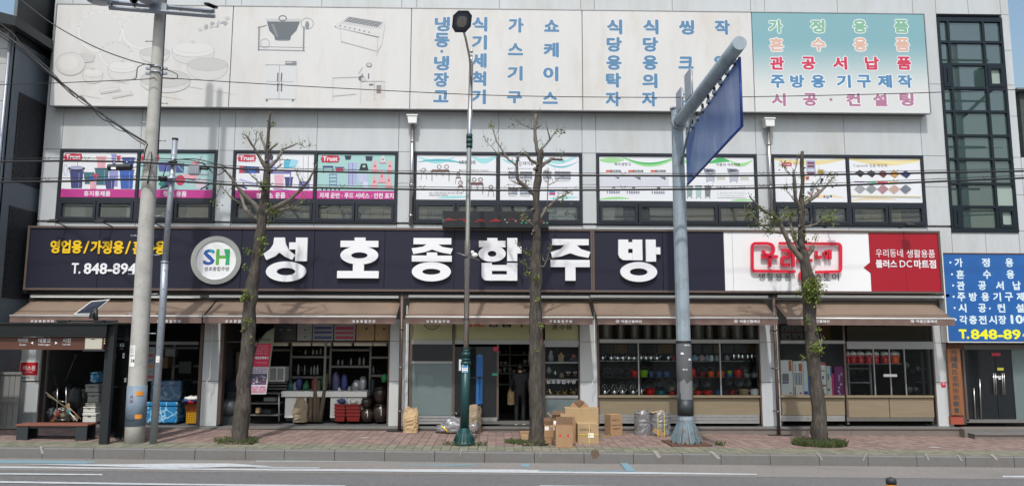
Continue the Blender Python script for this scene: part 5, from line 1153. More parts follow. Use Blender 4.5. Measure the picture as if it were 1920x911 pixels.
# grey steel pole
gs = G(287, 831)
Yg = gs[1]; sp3 = thing('steel_pole', 'slim grey galvanised pole standing just right of the concrete utility pole', 'pole', gs)
a, c, d, e = at(287, 831, Yg), at(306, 560, Yg), at(309, 490, Yg), at(328.5, 262, Yg)
sg_ = pm(Yg); q = MB(); q.tube([(a[0], a[1], a[2] - .05), c, d], 6.3 / sg_, 'galv', 14); q.tube([d, e], 5.2 / sg_, 'galv', 14); q.build('pole_shaft', sp3)
q = MB(); q.tube([(e[0], e[1], e[2] - .01), (e[0], e[1], e[2] + .03)], 5.8 / sg_, 'black', 14); q.build('pole_cap', sp3)
q = MB(); q.tube([(d[0], d[1], d[2] - .04), d], 7 / sg_, 'galv', 14); q.build('coupling', sp3)
q = MB(); z = .5
for k_ in range(14):
    y = 290 + k_ * 36; t_ = (831 - y) / (831 - 262); x = 287 + (328.5 - 287) * t_; p = at(x - 2, y, Yg - .075); q.tube([p, (p[0], p[1] - .006, p[2])], .012, 'black', 6)
q.build('bolt_hole', sp3)
q = MB(); q.pbox(292.5, 667, 299, 679, Yg - 6.6 / sg_ - .004, .003, 'paper'); q.lay(Yg - 6.6 / sg_ - .004); q.pt('관리번호', 293.5, 668, 298, 671, 'ink', .01); q.pt('7250', 293.5, 673, 298, 677, 'ink', .02); q.build('paper_label', sp3)
# ============================================================ CABLES
def cable(name, label, pts, r, Y=None, m='black', sagn=6, grp='cables strung along the street', cat='cable', extra=None):
    Y = YP - .25 if Y is None else Y; b = MB(); P_ = []
    for (p, q2) in zip(pts[:-1], pts[1:]):
        for k_ in range(sagn): t_ = k_ / sagn; P_.append((p[0] + (q2[0] - p[0]) * t_, p[1] + (q2[1] - p[1]) * t_))
    P_.append(pts[-1]); V = [at(a, c, Y if not callable(Y) else Y(a)) for a, c in P_]
    b.tube(V, r, m, 5)
    if extra: extra(b, V)
    o = b.build(name); tag(o, label, cat, grp); return o
def spl(pts, n=8):      # smooth curve through pixel points
    out = []; P_ = [pts[0]] + list(pts) + [pts[-1]]
    for i in range(1, len(P_) - 2):
        for k_ in range(n):
            t_ = k_ / n; out.append(tuple(.5 * ((2 * P_[i][j]) + (-P_[i - 1][j] + P_[i + 1][j]) * t_ + (2 * P_[i - 1][j] - 5 * P_[i][j] + 4 * P_[i + 1][j] - P_[i + 2][j]) * t_ * t_ + (-P_[i - 1][j] + 3 * P_[i][j] - 3 * P_[i + 1][j] + P_[i + 2][j]) * t_ ** 3) for j in (0, 1)))
    out.append(pts[-1]); return out
cable('thin_cable', 'single thin wire crossing the lower edge of the long billboard', spl([(-300, 162), (0, 159), (250, 150), (290, 146)]) , .010, sagn=1, grp='thin wires at billboard height')
cable('thin_cable', 'thin wire running from the concrete pole across the blue lettered billboard', spl([(303, 146), (480, 157), (720, 170), (960, 180), (1280, 183), (1600, 178), (1920, 168), (2200, 158)]), .010, sagn=1, grp='thin wires at billboard height')
def ties(b, V):
    for i in range(3, len(V) - 2, 5):
        v = V[i]; b.tube([(v[0] - .06, v[1], v[2] + .1), (v[0], v[1], v[2]), (v[0] + .06, v[1], v[2] + .1)], .006, 'black', 4)
U = spl([(-300, 300), (0, 303), (130, 302), (270, 305), (480, 318), (700, 324), (960, 328), (1280, 330), (1450, 329), (1650, 326), (1920, 321), (2250, 314)])
cable('thick_cable', 'upper thick black cable in front of the window posters', U, .024, sagn=1, extra=ties)
cable('messenger_wire', 'thin messenger wire just above the upper thick black cable', [(x, y - (4.5 if x > 400 else 5.5)) for x, y in U], .008, sagn=1)
U2 = spl([(-300, 346), (0, 341.5), (130, 340), (270, 337), (480, 349), (700, 354), (960, 357), (1280, 355), (1450, 352), (1650, 345), (1920, 334), (2250, 322)])
cable('thick_cable', 'lower thick black cable crossing the bottom of the window posters', U2, .024, sagn=1, extra=ties)
cable('messenger_wire', 'thin messenger wire just above the lower thick black cable', [(x, y - (5 if x > 400 else 6)) for x, y in U2], .008, sagn=1)
cable('thick_cable', 'sagging bundle strand from the top corner down to the concrete pole', spl([(-200, -60), (0, 60), (60, 108), (120, 160), (190, 213), (240, 247), (274, 268)]), .024, YP - .5, sagn=1, grp='bundle running down to the pole')
cable('thin_cable', 'looser thin strand wound around the sagging bundle', spl([(-200, -75), (0, 45), (45, 90), (90, 128), (150, 190), (185, 206), (215, 240), (250, 252), (277, 271)]), .010, YP - .55, sagn=1, grp='bundle running down to the pole')
cable('thin_cable', 'lowest strand of the sagging bundle with a ragged loop', spl([(-200, -50), (0, 68), (70, 122), (110, 155), (140, 182), (155, 183), (190, 222), (215, 232), (255, 262), (272, 272)]), .012, YP - .45, sagn=1, grp='bundle running down to the pole')
cable('thin_cable', 'black wire dropping from the roof corner to the pole clamp', spl([(-60, -70), (38, 0), (101, 47), (177, 88), (240, 112), (287, 124)]), .013, YP - .3, sagn=1, grp='bundle running down to the pole')
cable('jumper_wire', 'looped jumper wire on the bin side of the pole clamp', spl([(290, 122), (272, 121), (258, 128), (256, 145), (250, 150)]), .010, sagn=1, grp='jumper loops at the pole clamp')
cable('jumper_wire', 'small looped jumper wire on the blue lettering side of the pole clamp', spl([(308, 130), (320, 134), (332, 140), (330, 148), (306, 147)]), .010, sagn=1, grp='jumper loops at the pole clamp')
cable('drop_wire', 'thin black line dropping from the bundle knot down the pole', spl([(277, 270), (272, 285), (270, 300)]), .014, sagn=1)
cable('drop_wire', 'slack black line looping under the grey amplifier', spl([(290, 297), (330, 299), (360, 301), (384, 309), (400, 325), (412, 327), (424, 318)]), .011, sagn=1)
cable('drop_wire', 'black line curving around the slim grey pole', spl([(306, 330), (310, 318), (318, 303), (360, 298), (400, 306), (440, 318)]), .012, sagn=1)
cable('drop_wire', 'black line from the closure case to the concrete pole', spl([(246, 317), (258, 312), (272, 311)]), .01, sagn=1)
Ym = YP - .3
t_ = thing('splice_closure', 'black cable splice case hanging on the upper cable over the bin poster', 'cable box', at(225, 313, Ym))
q = MB(); c = at(225, 314.5, Ym); q.tube([(c[0] - .26, c[1], c[2]), (c[0] + .26, c[1], c[2] + .02)], .075, 'black', 8, smooth=False); q.build('case', t_); q = MB(); q.pbox(208, 313.5, 217, 317.5, Ym - .085, .01, 'paper'); q.build('paper_label', t_); q = MB(); q.tube([at(214, 308, Ym), at(214, 304, Ym)], .02, 'galv', 5); q.tube([at(238, 307, Ym), at(238, 303, Ym)], .02, 'galv', 5); q.build('hanger', t_)
t_ = thing('cable_amplifier', 'grey finned metal amplifier box strapped to the cable right of the slim pole', 'cable box', at(362, 320, Ym))
q = MB(); q.pbox(352, 311, 373, 326, Ym - .06, .12, 'galv'); 
for k_ in range(6): q.pbox(353.5 + k_ * 3.3, 312, 354.8 + k_ * 3.3, 324, Ym - .075, .014, 'galv')
q.build('case', t_); q = MB(); q.pbox(355, 325.5, 390, 328, Ym - .04, .06, 'galv'); q.tube([at(373, 316, Ym), at(390, 317, Ym)], .03, 'black', 6); q.build('bracket', t_)
t_ = thing('pole_clamp_bar', 'metal clamp bar and dark joints around the slim grey pole at the lower cable', 'clamp', at(318, 334, Ym))
q = MB(); q.tube([at(299, 334, Yg - .1), at(332, 334, Yg - .1)], .03, 'galv', 6); q.build('clamp', t_); q = MB(); q.tube([at(298, 334, Ym), at(312, 334, Ym)], .05, 'black', 8); q.tube([at(317, 304, Yg - .1), at(332, 304, Yg - .1)], .03, 'black', 6); q.build('joint', t_)
for i, (x_, y_) in enumerate(((703, 353), (220, 345), (398, 317))):
    pass
# ============================================================ STREET LAMP
gl = G(870.5, 833); Yl_ = gl[1]; sl_ = pm(Yl_)
lp = thing('street_lamp', 'steel street lamp on a fluted dark green base with an octagonal head', 'street lamp', gl)
def Lz(y, x=872): return at(x, y, Yl_)[2] - gl[2]
def r_(p): return p / sl_
q = MB(); q.lathe(gl, [(r_(20), 0), (r_(20), .05), (r_(18.5), .07), (r_(18), .10), (r_(11), .28), (r_(9.5), .33), (r_(9), .35), (r_(9), .37)], 'lamp_green', 24)
for k_ in range(16):
    a = 2 * math.pi * k_ / 16; q.tube([(gl[0] + r_(19) * math.cos(a), gl[1] + r_(19) * math.sin(a), gl[2] + .08), (gl[0] + r_(11) * math.cos(a), gl[1] + r_(11) * math.sin(a), gl[2] + .31)], .013, 'lamp_green', 5)
q.build('base_casting', lp)
x1 = at(874, 690, Yl_)[0] - gl[0]
def cx_(y): return gl[0] + (at(874, 655, Yl_)[0] - gl[0]) * (833 - y) / (833 - 655)
q = MB(); zz = [.37] + [Lz(v) for v in (675, 674, 671, 668, 664, 660, 656, 655)]
q.tube([(cx_(829), Yl_, gl[2] + .35), (cx_(680), Yl_, gl[2] + Lz(680))], r_(8.2), 'lamp_green', 20)
for (y0, y1, r) in ((684, 677, 9.6), (675, 672, 8.6), (668, 660, 7.6), (660, 655, 5.8)): q.tube([(cx_(y0), Yl_, gl[2] + Lz(y0)), (cx_(y1), Yl_, gl[2] + Lz(y1))], r_(r), 'lamp_green', 20)
q.tube([(cx_(680), Yl_, gl[2] + Lz(680)), (cx_(655), Yl_, gl[2] + Lz(655))], [r_(7), r_(5.5)], 'lamp_green', 20)
q.build('lower_shaft', lp)
M('stainless', (.52, .5, .48), .22, .95)
q = MB(); P2 = [at(874, 656, Yl_), at(876.5, 450, Yl_), at(879.5, 280, Yl_), at(883.5, 120, Yl_)]; q.tube(P2, [r_(4.9), r_(4.7), r_(4.6), r_(4.2)], 'stainless', 16); q.build('pole_shaft', lp)
q = MB(); 
for (y0, y1, r) in ((278, 270, 6), (269, 261, 6.2), (260, 252, 6)): q.tube([at(880, y0, Yl_), at(880.2, y1, Yl_)], r_(r), 'lamp_green', 16)
q.build('collar', lp)
q = MB(); q.tube([at(883.5, 122, Yl_), at(884, 104, Yl_)], r_(2.2), 'stainless', 10); p = at(884, 97, Yl_); q.sph(p, r_(3.4), 'stainless'); q.build('finial', lp)
hd = at(866, 41, Yl_ - 1.15); q = MB(); q.tube([at(884, 158, Yl_ - .05), at(881, 110, Yl_ - .45), at(873, 72, Yl_ - .85), (hd[0], hd[1] + .25, hd[2] - .02)], .028, 'stainless', 8); q.tube([at(882, 133, Yl_ - .1), at(879, 105, Yl_ - .45), at(871, 66, Yl_ - .85)], .015, 'stainless', 6); q.build('lamp_arm', lp)
q = MB(); sh = pm(Yl_ - 1.15); w2, h2 = 18.5 / sh, 20 / sh; oc = []
for (u, v) in ((-.6, -1), (.5, -1), (1, -.45), (1, .55), (.55, 1), (-.5, 1), (-1, .55), (-1, -.5)): oc.append((u * w2, v * h2))
def octs(k_, d, m, qq):
    n = 8; tilt = math.radians(58); V = []
    for off_ in d:
        for (u, v) in oc: x, y = u * k_, v * k_; V.append((hd[0] + x + y * .12, hd[1] + y * math.cos(tilt) * -.75 + off_ * .75, hd[2] + y * .95 + off_ * .35))
    fs = [tuple(range(n)), tuple(range(2 * n - 1, n - 1, -1))] + [(i, n + i, n + (i + 1) % n, (i + 1) % n) for i in range(n)]; qq.add(V, fs, m)
M('lamp_dark', rgb(38, 44, 56), .35, .2); octs(1, (-.0, .1), 'lamp_dark', q); q.build('lamp_head', lp)
q = MB(); octs(.74, (-.02, -.004), 'charcoal', q); octs(.5, (-.03, -.021), 'alu_dull', q); q.build('lens', lp)
q = MB(); c = at(890, 478, Yl_ - .1); q.sph((c[0], c[1], c[2]), .06, 'white_metal', 1.3, .6, .9); q.sph((c[0] - .05, c[1], c[2] + .06), .045, 'white_metal'); q.tube([at(857, 474, Yl_), at(900, 488, Yl_)], .01, 'steel', 5); q.tube([at(874, 484, Yl_), at(874, 479, Yl_)], r_(5.6), 'charcoal', 12); q.build('camera_bracket', lp)
q = MB(); q.pbox(866.5, 684, 877, 698, Yl_ - r_(8.6) - .004, .004, 'paper'); q.lay(Yl_ - r_(8.6) - .005); q.pr(867, 684.5, 876.5, 689, ink(50, 130, 190)); q.pr(867, 695, 876.5, 697.5, ink(50, 130, 190)); q.pt('광고금지', 868, 690, 875.5, 693, 'ink', .02); q.build('sticker', lp)
q = MB(); q.pbox(861, 674, 866, 694, Yl_ + .02, .12, 'white_metal'); q.tube([at(874, 600, Yl_), at(874, 597, Yl_)], r_(5.6), 'charcoal', 12); q.build('meter_box', lp)
# ============================================================ TRAFFIC MAST
gm = G(1287, 831.5); Ymt = gm[1]; sm_ = pm(Ymt)
mt = thing('sign_mast', 'thick pale blue traffic mast with a dark printed wrap, rusty flared foot and long arm', 'mast', gm)
def mz(px, y): return at(px, y, Ymt)
M('mast_foot', rgb(116, 134, 142, .9), .6, .1, .1, 6, dirt_or_sheen=rgb(104, 68, 42), dscale=3.5, damt=.95)
q = MB(); q.obox((gm[0], gm[1], gm[2] + .01), (.95, .9, .05), .05, 'rust'); q.obox((gm[0], gm[1], gm[2] - .03), (1.2, 1.1, .05), .02, 'granite'); q.build('base_plate', mt)
foot = [(.30, .03), (.28, .10), (.245, .3), (.2, .48), (.185, .56), (.175, .6)]
q = MB(); q.lathe(gm, foot, 'mast_foot', 12, smooth=False)
for k_ in range(10):
    a = 2 * math.pi * (k_ + .5) / 10; ca, sa = math.cos(a), math.sin(a); V = []
    for o_ in (-.012, .012):
        for (r, z) in ((.17, .56), (.38, .08), (.38, .035), (.2, .035)): V.append((gm[0] + ca * r - sa * o_, gm[1] + sa * r + ca * o_, gm[2] + z))
    q.add(V, [(0, 1, 2, 3), (7, 6, 5, 4), (0, 4, 5, 1), (1, 5, 6, 2), (2, 6, 7, 3), (3, 7, 4, 0)], 'mast_foot')
q.build('flared_foot', mt)
q = MB()
for k_ in range(10):
    a = 2 * math.pi * k_ / 10; q.tube([(gm[0] + .36 * math.cos(a), gm[1] + .36 * math.sin(a), gm[2] + .03), (gm[0] + .36 * math.cos(a), gm[1] + .36 * math.sin(a), gm[2] + .09)], .022, 'rust', 6)
q.build('anchor_bolt', mt)
T_ = mz(1269, 206); 
def mc(y): k_ = (831 - y) / (831 - 206); return mz(1287 - 18 * k_, y)
q = MB(); q.tube([(gm[0], gm[1], gm[2] + .55), mc(620), mc(400), T_], [.185, .17, .165, .14], 'mast_blue', 12, smooth=False); q.build('mast_shaft', mt)
q = MB(); q.tube([mc(776), mc(638)], [.188, .176], 'mast_wrap', 24); q.tube([mc(778), mc(748)], [.192, .190], 'charcoal', 24); q.tube([mc(642), mc(639)], [.185, .185], 'black', 24); q.build('printed_wrap', mt)
q = MB()
def onm(u0, y0, u1, y1, m, pts_=None, e=.004):
    def f(u, y): c = mc(y); R2 = .188 - .012 * (776 - y) / 138 + e; a = math.asin(max(-.99, min(.99, u))); return (c[0] + R2 * math.sin(a), c[1] - R2 * math.cos(a), c[2])
    n = 8
    for j in range(n):
        ua, ub = u0 + (u1 - u0) * j / n, u0 + (u1 - u0) * (j + 1) / n
        ta, tb = (y0(ua) if callable(y0) else y0), (y0(ub) if callable(y0) else y0)
        q.add([f(ua, y1), f(ub, y1), f(ub, tb), f(ua, ta)], [(0, 1, 2, 3)], m)
def hills(u): return 712 - 5 * math.sin(u * 3) - (8 if u < 0 else 0) + abs(u + .35) * 18 - (24 * max(0, u - .1))
onm(-.98, hills, .98, 747.5, 'mast_wrap_light')
for (u, y) in ((-.6, 662), (.35, 673)): onm(u, lambda w_: y - 2 + 4 * abs(w_ - u - .15), u + .35, y + 2, 'paper', e=.006)
for (u, y0, y1) in ((-.9, 742, 762), (.82, 738, 768), (-.75, 736, 756)): onm(u, y0, u + .06, y1, 'black', e=.008)
onm(-.1, 645, .0, 648, 'paper', e=.01); q.build('wrap_print', mt)
def mtxt(t, u0, y0, u1, y1, m):
    vs, fs = glyphs(t, .02, 0, 1); lo, hi = vs.min(0), vs.max(0); w_ = (vs - lo) / np.maximum(hi - lo, 1e-6); out = []
    for a, c_, _ in w_:
        u = u0 + a * (u1 - u0); y = y1 + c_ * (y0 - y1); c = mc(y); an = math.asin(u); out.append((c[0] + .19 * math.sin(an), c[1] - .19 * math.cos(an), c[2]))
    qq = MB(); qq.add(out, fs, m); qq.build('lettering', mt)
mtxt('충주시', .05, 645, .6, 649, 'paper'); mtxt('충주', -.45, 690, .2, 694, 'paper')
# arm towards the road
zA = mz(1275, 228)[2]
d = ray(1385, 81); tA = T_[0] / d[0]; YA = tA - DIST; zE = HC + d[2] * tA
XA = T_[0] + .02
A0, A1 = (XA, Ymt + .05, at(1274, 232, Ymt)[2]), (XA, YA, zE)
rA = 14.2 / (F / tA) 
q = MB(); q.tube([A0, tuple(A0[i] * .8 + A1[i] * .2 for i in range(3)), A1], [.15, .155, rA], 'mast_blue', 20); q.build('mast_arm', mt)
q = MB(); q.tube([tuple(A0[i] * .97 + A1[i] * .03 for i in range(3)), tuple(A0[i] * .95 + A1[i] * .05 for i in range(3))], .2, 'mast_blue', 20); q.tube([A0[:2] + (A0[2] - .02,), A0[:2] + (A0[2] + .14,)], .0001, 'mast_blue', 4)
for k_ in range(6): a = k_ * 1.05; q.tube([(XA + .18 * math.cos(a), A0[1] - .12, A0[2] + .18 * math.sin(a)), (XA + .18 * math.cos(a), A0[1] - .2, A0[2] + .18 * math.sin(a))], .02, 'rust', 6)
q.tube([(T_[0] - .02, Ymt, T_[2] + .05), (T_[0] - .02, Ymt, T_[2] - .0)], .15, 'mast_blue', 20); q.build('arm_flange', mt)
Ld = (Vector(A1) - Vector(A0)); 
q = MB(); q.tube([(XA + .02, Ymt - .14, A0[2] - 1.05), tuple(Vector(A0) + Ld * .28 + Vector((.02, 0, -.14)))], .03, 'mast_blue', 8); q.build('brace', mt)
ts = thing('road_sign', 'large blue road sign board hanging under the mast arm, seen nearly edge on', 'road sign', tuple(Vector(A1) + Vector((.1, 0, -.6))))
M('sign_blue_back', rgb(84, 114, 172, 1.15), .28, .1, .25, 1.2, .0, (1, 1, .4), dirt_or_sheen=rgb(148, 166, 196), dscale=1.3, damt=.95)  # pale mottling paints a cloudy sky reflection into the board's blue
XB = XA + .10
def onX(px, py, X):
    d = ray(px, py); t_ = X / d[0]; return (X, t_ - DIST, HC + d[2] * t_)
c1, c2, c3, c4 = onX(1385, 108, XB), onX(1390, 236, XB), onX(1288, 346, XB), onX(1286, 258, XB)
yn, yf = (c1[1] + c2[1]) / 2, (c3[1] + c4[1]) / 2
V = [(XB, yn, c1[2]), (XB, yn, c2[2]), (XB, yf, c3[2]), (XB, yf, c4[2])]; V2 = [(XB + .03, v[1], v[2]) for v in V]
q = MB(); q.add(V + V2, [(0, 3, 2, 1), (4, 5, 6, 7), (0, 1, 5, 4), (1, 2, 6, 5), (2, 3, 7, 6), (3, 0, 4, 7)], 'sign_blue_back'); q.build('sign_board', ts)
q = MB()
for (a, c) in ((0, 1), (1, 2)): q.tube([Vector(V[a]) + Vector((.015, 0, 0)), Vector(V[c]) + Vector((.015, 0, 0))], .028, ink(30, 62, 140), 6)
q.build('board_rim', ts)
q = MB()
for k_ in range(9):
    t_ = (k_ + .5) / 9; p = Vector(V[0]).lerp(Vector(V[3]), t_); q.tube([(XB + .0, p.y, p.z - .05), (XB - .02, p.y, p.z + .16)], .03, 'charcoal', 6); q.box(XB - .05, XB + .02, p.y - .05, p.y + .05, p.z - .02, p.z + .05, 'galv')
for k_ in range(5): t_ = (k_ + .5) / 5; p = Vector(V[0]).lerp(Vector(V[3]), t_)
q.build('hanger_clamp', ts)
for i, (f0, w_, h_, lb) in enumerate(((.33, .55, .62, 'small grey backed plate standing on the mast arm, nearer the arm tip'), (.15, .5, .5, 'small grey backed plate standing on the mast arm, close to the mast'))):
    p = Vector(A0) + Ld * f0; t_ = thing('lane_sign', lb, 'road sign', (p.x, p.y, p.z + .12), 'small plates on the mast arm')
    q = MB(); q.box(XA - .14, XA - .12, p.y - w_ / 2, p.y + w_ / 2, p.z + .1, p.z + .1 + h_, 'galv'); q.build('sign_plate', t_); q = MB()
    for dy in (-.18, .18): q.tube([(XA - .09, p.y + dy, p.z + .05), (XA - .09, p.y + dy, p.z + .08 + h_)], .025, 'galv', 6)
    q.build('post_bracket', t_)
# pole across the street, seen mirrored in the stair window
op = thing('utility_pole', 'utility pole across the street, seen only as a dark reflection in the stair window', 'utility pole', (19.6, -10.4, gz(19.6) + ROAD))
q = MB(); q.tube([(19.6, -10.4, -.5), (19.6, -10.4, 15)], [.2, .14], 'concrete', 14); q.build('pole_shaft', op)
q = MB()
for z, l in ((14.2, 1.4), (12.4, 1.2), (10.4, 1.0), (8.6, .6)): q.tube([(19.6 - l, -10.3, z), (19.6 + l, -10.3, z)], .05, 'charcoal', 6)
q.tube([(19.6, -10.3, 11.6), (21.6, -10.3, 13.4)], .07, 'charcoal', 6); q.build('cross_arm', op)
q = MB(); q.lathe((20.6, -10.3, 13.0), [(.1, 0), (.24, .05), (.24, .75), (.1, .85)], 'charcoal', 14); q.build('transformer_can', op)
# ============================================================ TREES
def tree(label, base, trunk, branches, leaves, pads):
    g0 = G(*base); Y = g0[1]; s_ = pm(Y); t_ = thing('pollarded_tree', label, 'tree', g0, 'pollarded street trees')
    R3 = random.Random(base[0]); q = MB(); P_ = [at(a, c, Y) for a, c, _ in trunk]; P_[0] = (P_[0][0], P_[0][1], g0[2] - .1)
    VV = [Vector(p) for p in P_]; RR = [r / s_ for _, _, r in trunk]; A = []; B_ = []
    for i in range(len(VV) - 1):
        n = max(1, int((VV[i + 1] - VV[i]).length / .09))
        for k_ in range(n):
            u = k_ / n; A.append(VV[i].lerp(VV[i + 1], u)); B_.append((RR[i] * (1 - u) + RR[i + 1] * u) * (1 + .12 * noise.noise(A[-1] * 2.8)))
    A.append(VV[-1]); B_.append(RR[-1]); A = [a + Vector((noise.noise(a * 2) * .02, 0, 0)) for a in A]
    B_[0] *= 1.25
    if len(B_) > 2: B_[1] *= 1.12
    nn = 18; b0 = len(q.v); q.tube(A, B_, 'bark', nn)
    for i in range(b0, len(q.v)):       # furrows
        v = Vector(q.v[i]); j = (i - b0) // nn; a = A[min(j, len(A) - 1)]; d = v - a; k_ = 1 + .26 * noise.noise(Vector((v.x * 12, v.y * 12, v.z * 2.2))) + .13 * noise.noise(v * 26)
        q.v[i] = tuple(a + d * k_)
    q.build('trunk', t_)
    ends = []; LB = []
    for br in branches:
        q = MB(); dep = br[0]; pts_ = br[1]; r0, r1 = br[2]; n = len(pts_); L_ = []; rs = []
        for i, (a, c) in enumerate(pts_): L_.append(Vector(at(a, c, Y + dep * i / (n - 1))))
        A = []; rs = []
        for i in range(n - 1):
            for k_ in range(4): u = k_ / 4; A.append(L_[i].lerp(L_[i + 1], u) + Vector((R3.uniform(-.006, .006), 0, R3.uniform(-.008, .008)))); w_ = (i + u) / (n - 1); rs.append((r0 * (1 - w_) + r1 * w_) / s_ * R3.uniform(.88, 1.18))
        A.append(L_[-1]); rs.append(r1 / s_ * .9); q.tube(A, rs, 'bark_young' if r0 < 6.4 else 'bark', 7)
        for i in range(len(A)):     # short spurs
            if R3.random() < .35:
                d = Vector((R3.uniform(-1, 1), R3.uniform(-1, 1), R3.uniform(-.2, 1))).normalized() * R3.uniform(.03, .09); q.tube([A[i], A[i] + d], [.008, .005], 'bark_young', 4)
                if R3.random() < .45: ends.append((A[i] + d, R3.randint(2, 5), .035))
        for i in range(2, len(A)):     # fine shoots
            if R3.random() < (.55 if r0 < 3.5 else .35):
                d = Vector((R3.uniform(-1, 1), R3.uniform(-1, 1), R3.uniform(.2, 1.4))).normalized(); l = R3.uniform(.08, .3); m1 = A[i] + d * l * .5 + Vector((0, 0, .02)); q.tube([A[i], m1, m1 + (d + Vector((0, 0, .5))) * l * .4], [.006, .0045, .003], 'bark_young', 3)
                ends.append((m1, R3.randint(1, 3), .03))
        q.build('branch', t_)
        if r1 < 2: ends.append((A[-1], 5, .05)); ends.append((A[len(A) * 2 // 3], 3, .05))
    q = MB()
    for _ in range(7):          # healed pruning scars
        i = R3.randrange(len(VV) // 2, len(VV) - 1); u = R3.random(); p = VV[i].lerp(VV[i + 1], u); a_ = R3.uniform(-2.8, -.3); r = RR[i]; d = Vector((math.cos(a_), math.sin(a_), .1)); q.tube([p + d * r * .6, p + d * (r * 1.15 + .03)], [r * .55, r * .42], 'bark', 8); q.tube([p + d * (r * 1.15 + .03), p + d * (r * 1.15 + .034)], [r * .36, r * .36], 'bark_young', 8)
    q.build('branch_stub', t_)
    q = MB()
    def clump(c, n_, R2, g=1):
        for _ in range(n_):
            p = Vector(c) + Vector((R3.gauss(0, R2), R3.gauss(0, R2), R3.gauss(0, R2))); a = Vector((R3.gauss(0, 1), R3.gauss(0, 1), R3.gauss(0, 1))).normalized(); u = a.orthogonal().normalized(); v = a.cross(u); z_ = R3.uniform(.012, .028) * g
            m_ = 'leaf' if R3.random() < .6 else 'leaf_dark'
            q.add([p - u * z_, p - v * z_ * .5 + u * z_ * .2 + a * .004, p + u * z_ * 1.2, p + v * z_ * .6], [(0, 1, 2, 3)], m_)
    for (c, n_, R2) in ends: clump(c, n_, R2)
    for (a, c, n_, rad, dy) in leaves: clump(at(a, c, Y + dy - (.07 if dy < -.09 else 0)), int(n_ * 1.7), rad / s_ * .85, 1.35)
    q.build('leaves', t_, kind='stuff')
    # weeds round the foot
    return t_, g0
T1, g1_ = tree('pollarded tree with a bare forked head beside the tall crimson banner', (450, 828), [(450, 829, 14), (455, 760, 13.2), (465, 620, 12.5), (472, 540, 12), (480, 490, 9.5), (488, 440, 8.6), (492, 405, 9.5), (496, 375, 7.5), (500, 340, 7.2), (501, 310, 5), (502, 270, 3.2), (504, 240, 2.6), (506.5, 209, 1.6)],
    [(-.5, [(489, 402), (477, 383), (460, 368), (443, 348), (434, 333), (414, 313)], (5.5, 1.5)), (.4, [(490, 412), (467, 402), (458, 388), (451, 363)], (4.5, 2.2)), (-.6, [(494, 402), (520, 388), (545, 374), (568, 351), (580, 337), (593, 309)], (5.5, 1.2)), (.5, [(495, 404), (522, 395), (542, 390), (562, 391)], (3.2, 1.3)),
     (.4, [(502, 314), (520, 300), (530, 281), (557, 269)], (4, 1)), (-.4, [(499, 316), (486, 294), (476, 276), (461, 253)], (4, 1.4)), (.2, [(500, 288), (494, 268), (487, 251)], (2.8, 2)), (-.2, [(502, 284), (521, 269)], (2, 1.4)), (.1, [(504, 244), (513, 231)], (1.4, .6)), (-.3, [(493, 346), (486, 343), (463, 321)], (2, .8)), (.1, [(565, 345), (553, 317)], (1.6, .6)), (-.2, [(504, 325), (515, 319), (528, 308)], (1.8, .9)), (.1, [(453, 383), (431, 368), (414, 348), (404, 372)], (1.4, .5)), (0, [(476, 278), (480, 262), (481, 247)], (1.2, .5)), (.2, [(557, 269), (572, 277), (584, 270)], (.8, .3)), (.1, [(545, 300), (525, 300)], (.8, .6)), (.1, [(540, 391), (556, 385), (573, 372)], (.9, .4))],
    [(495, 350, 60, 7, -.1), (511, 393, 60, 7, -.1), (493, 452, 50, 6, -.12), (488, 470, 26, 5, -.12), (466, 470, 26, 5, -.14), (463, 500, 10, 4, -.14), (462, 552, 44, 6, -.15), (455, 560, 20, 4, -.15), (466, 600, 26, 5, -.15), (457, 615, 10, 4, -.1), (472, 640, 6, 3, -.1), (505, 412, 14, 6, 0), (577, 270, 10, 8, .2), (420, 355, 14, 7, 0), (405, 380, 12, 7, 0), (462, 255, 14, 5, -.3), (511, 232, 8, 3, 0), (520, 402, 8, 6, 0), (563, 378, 16, 9, .1)], [])
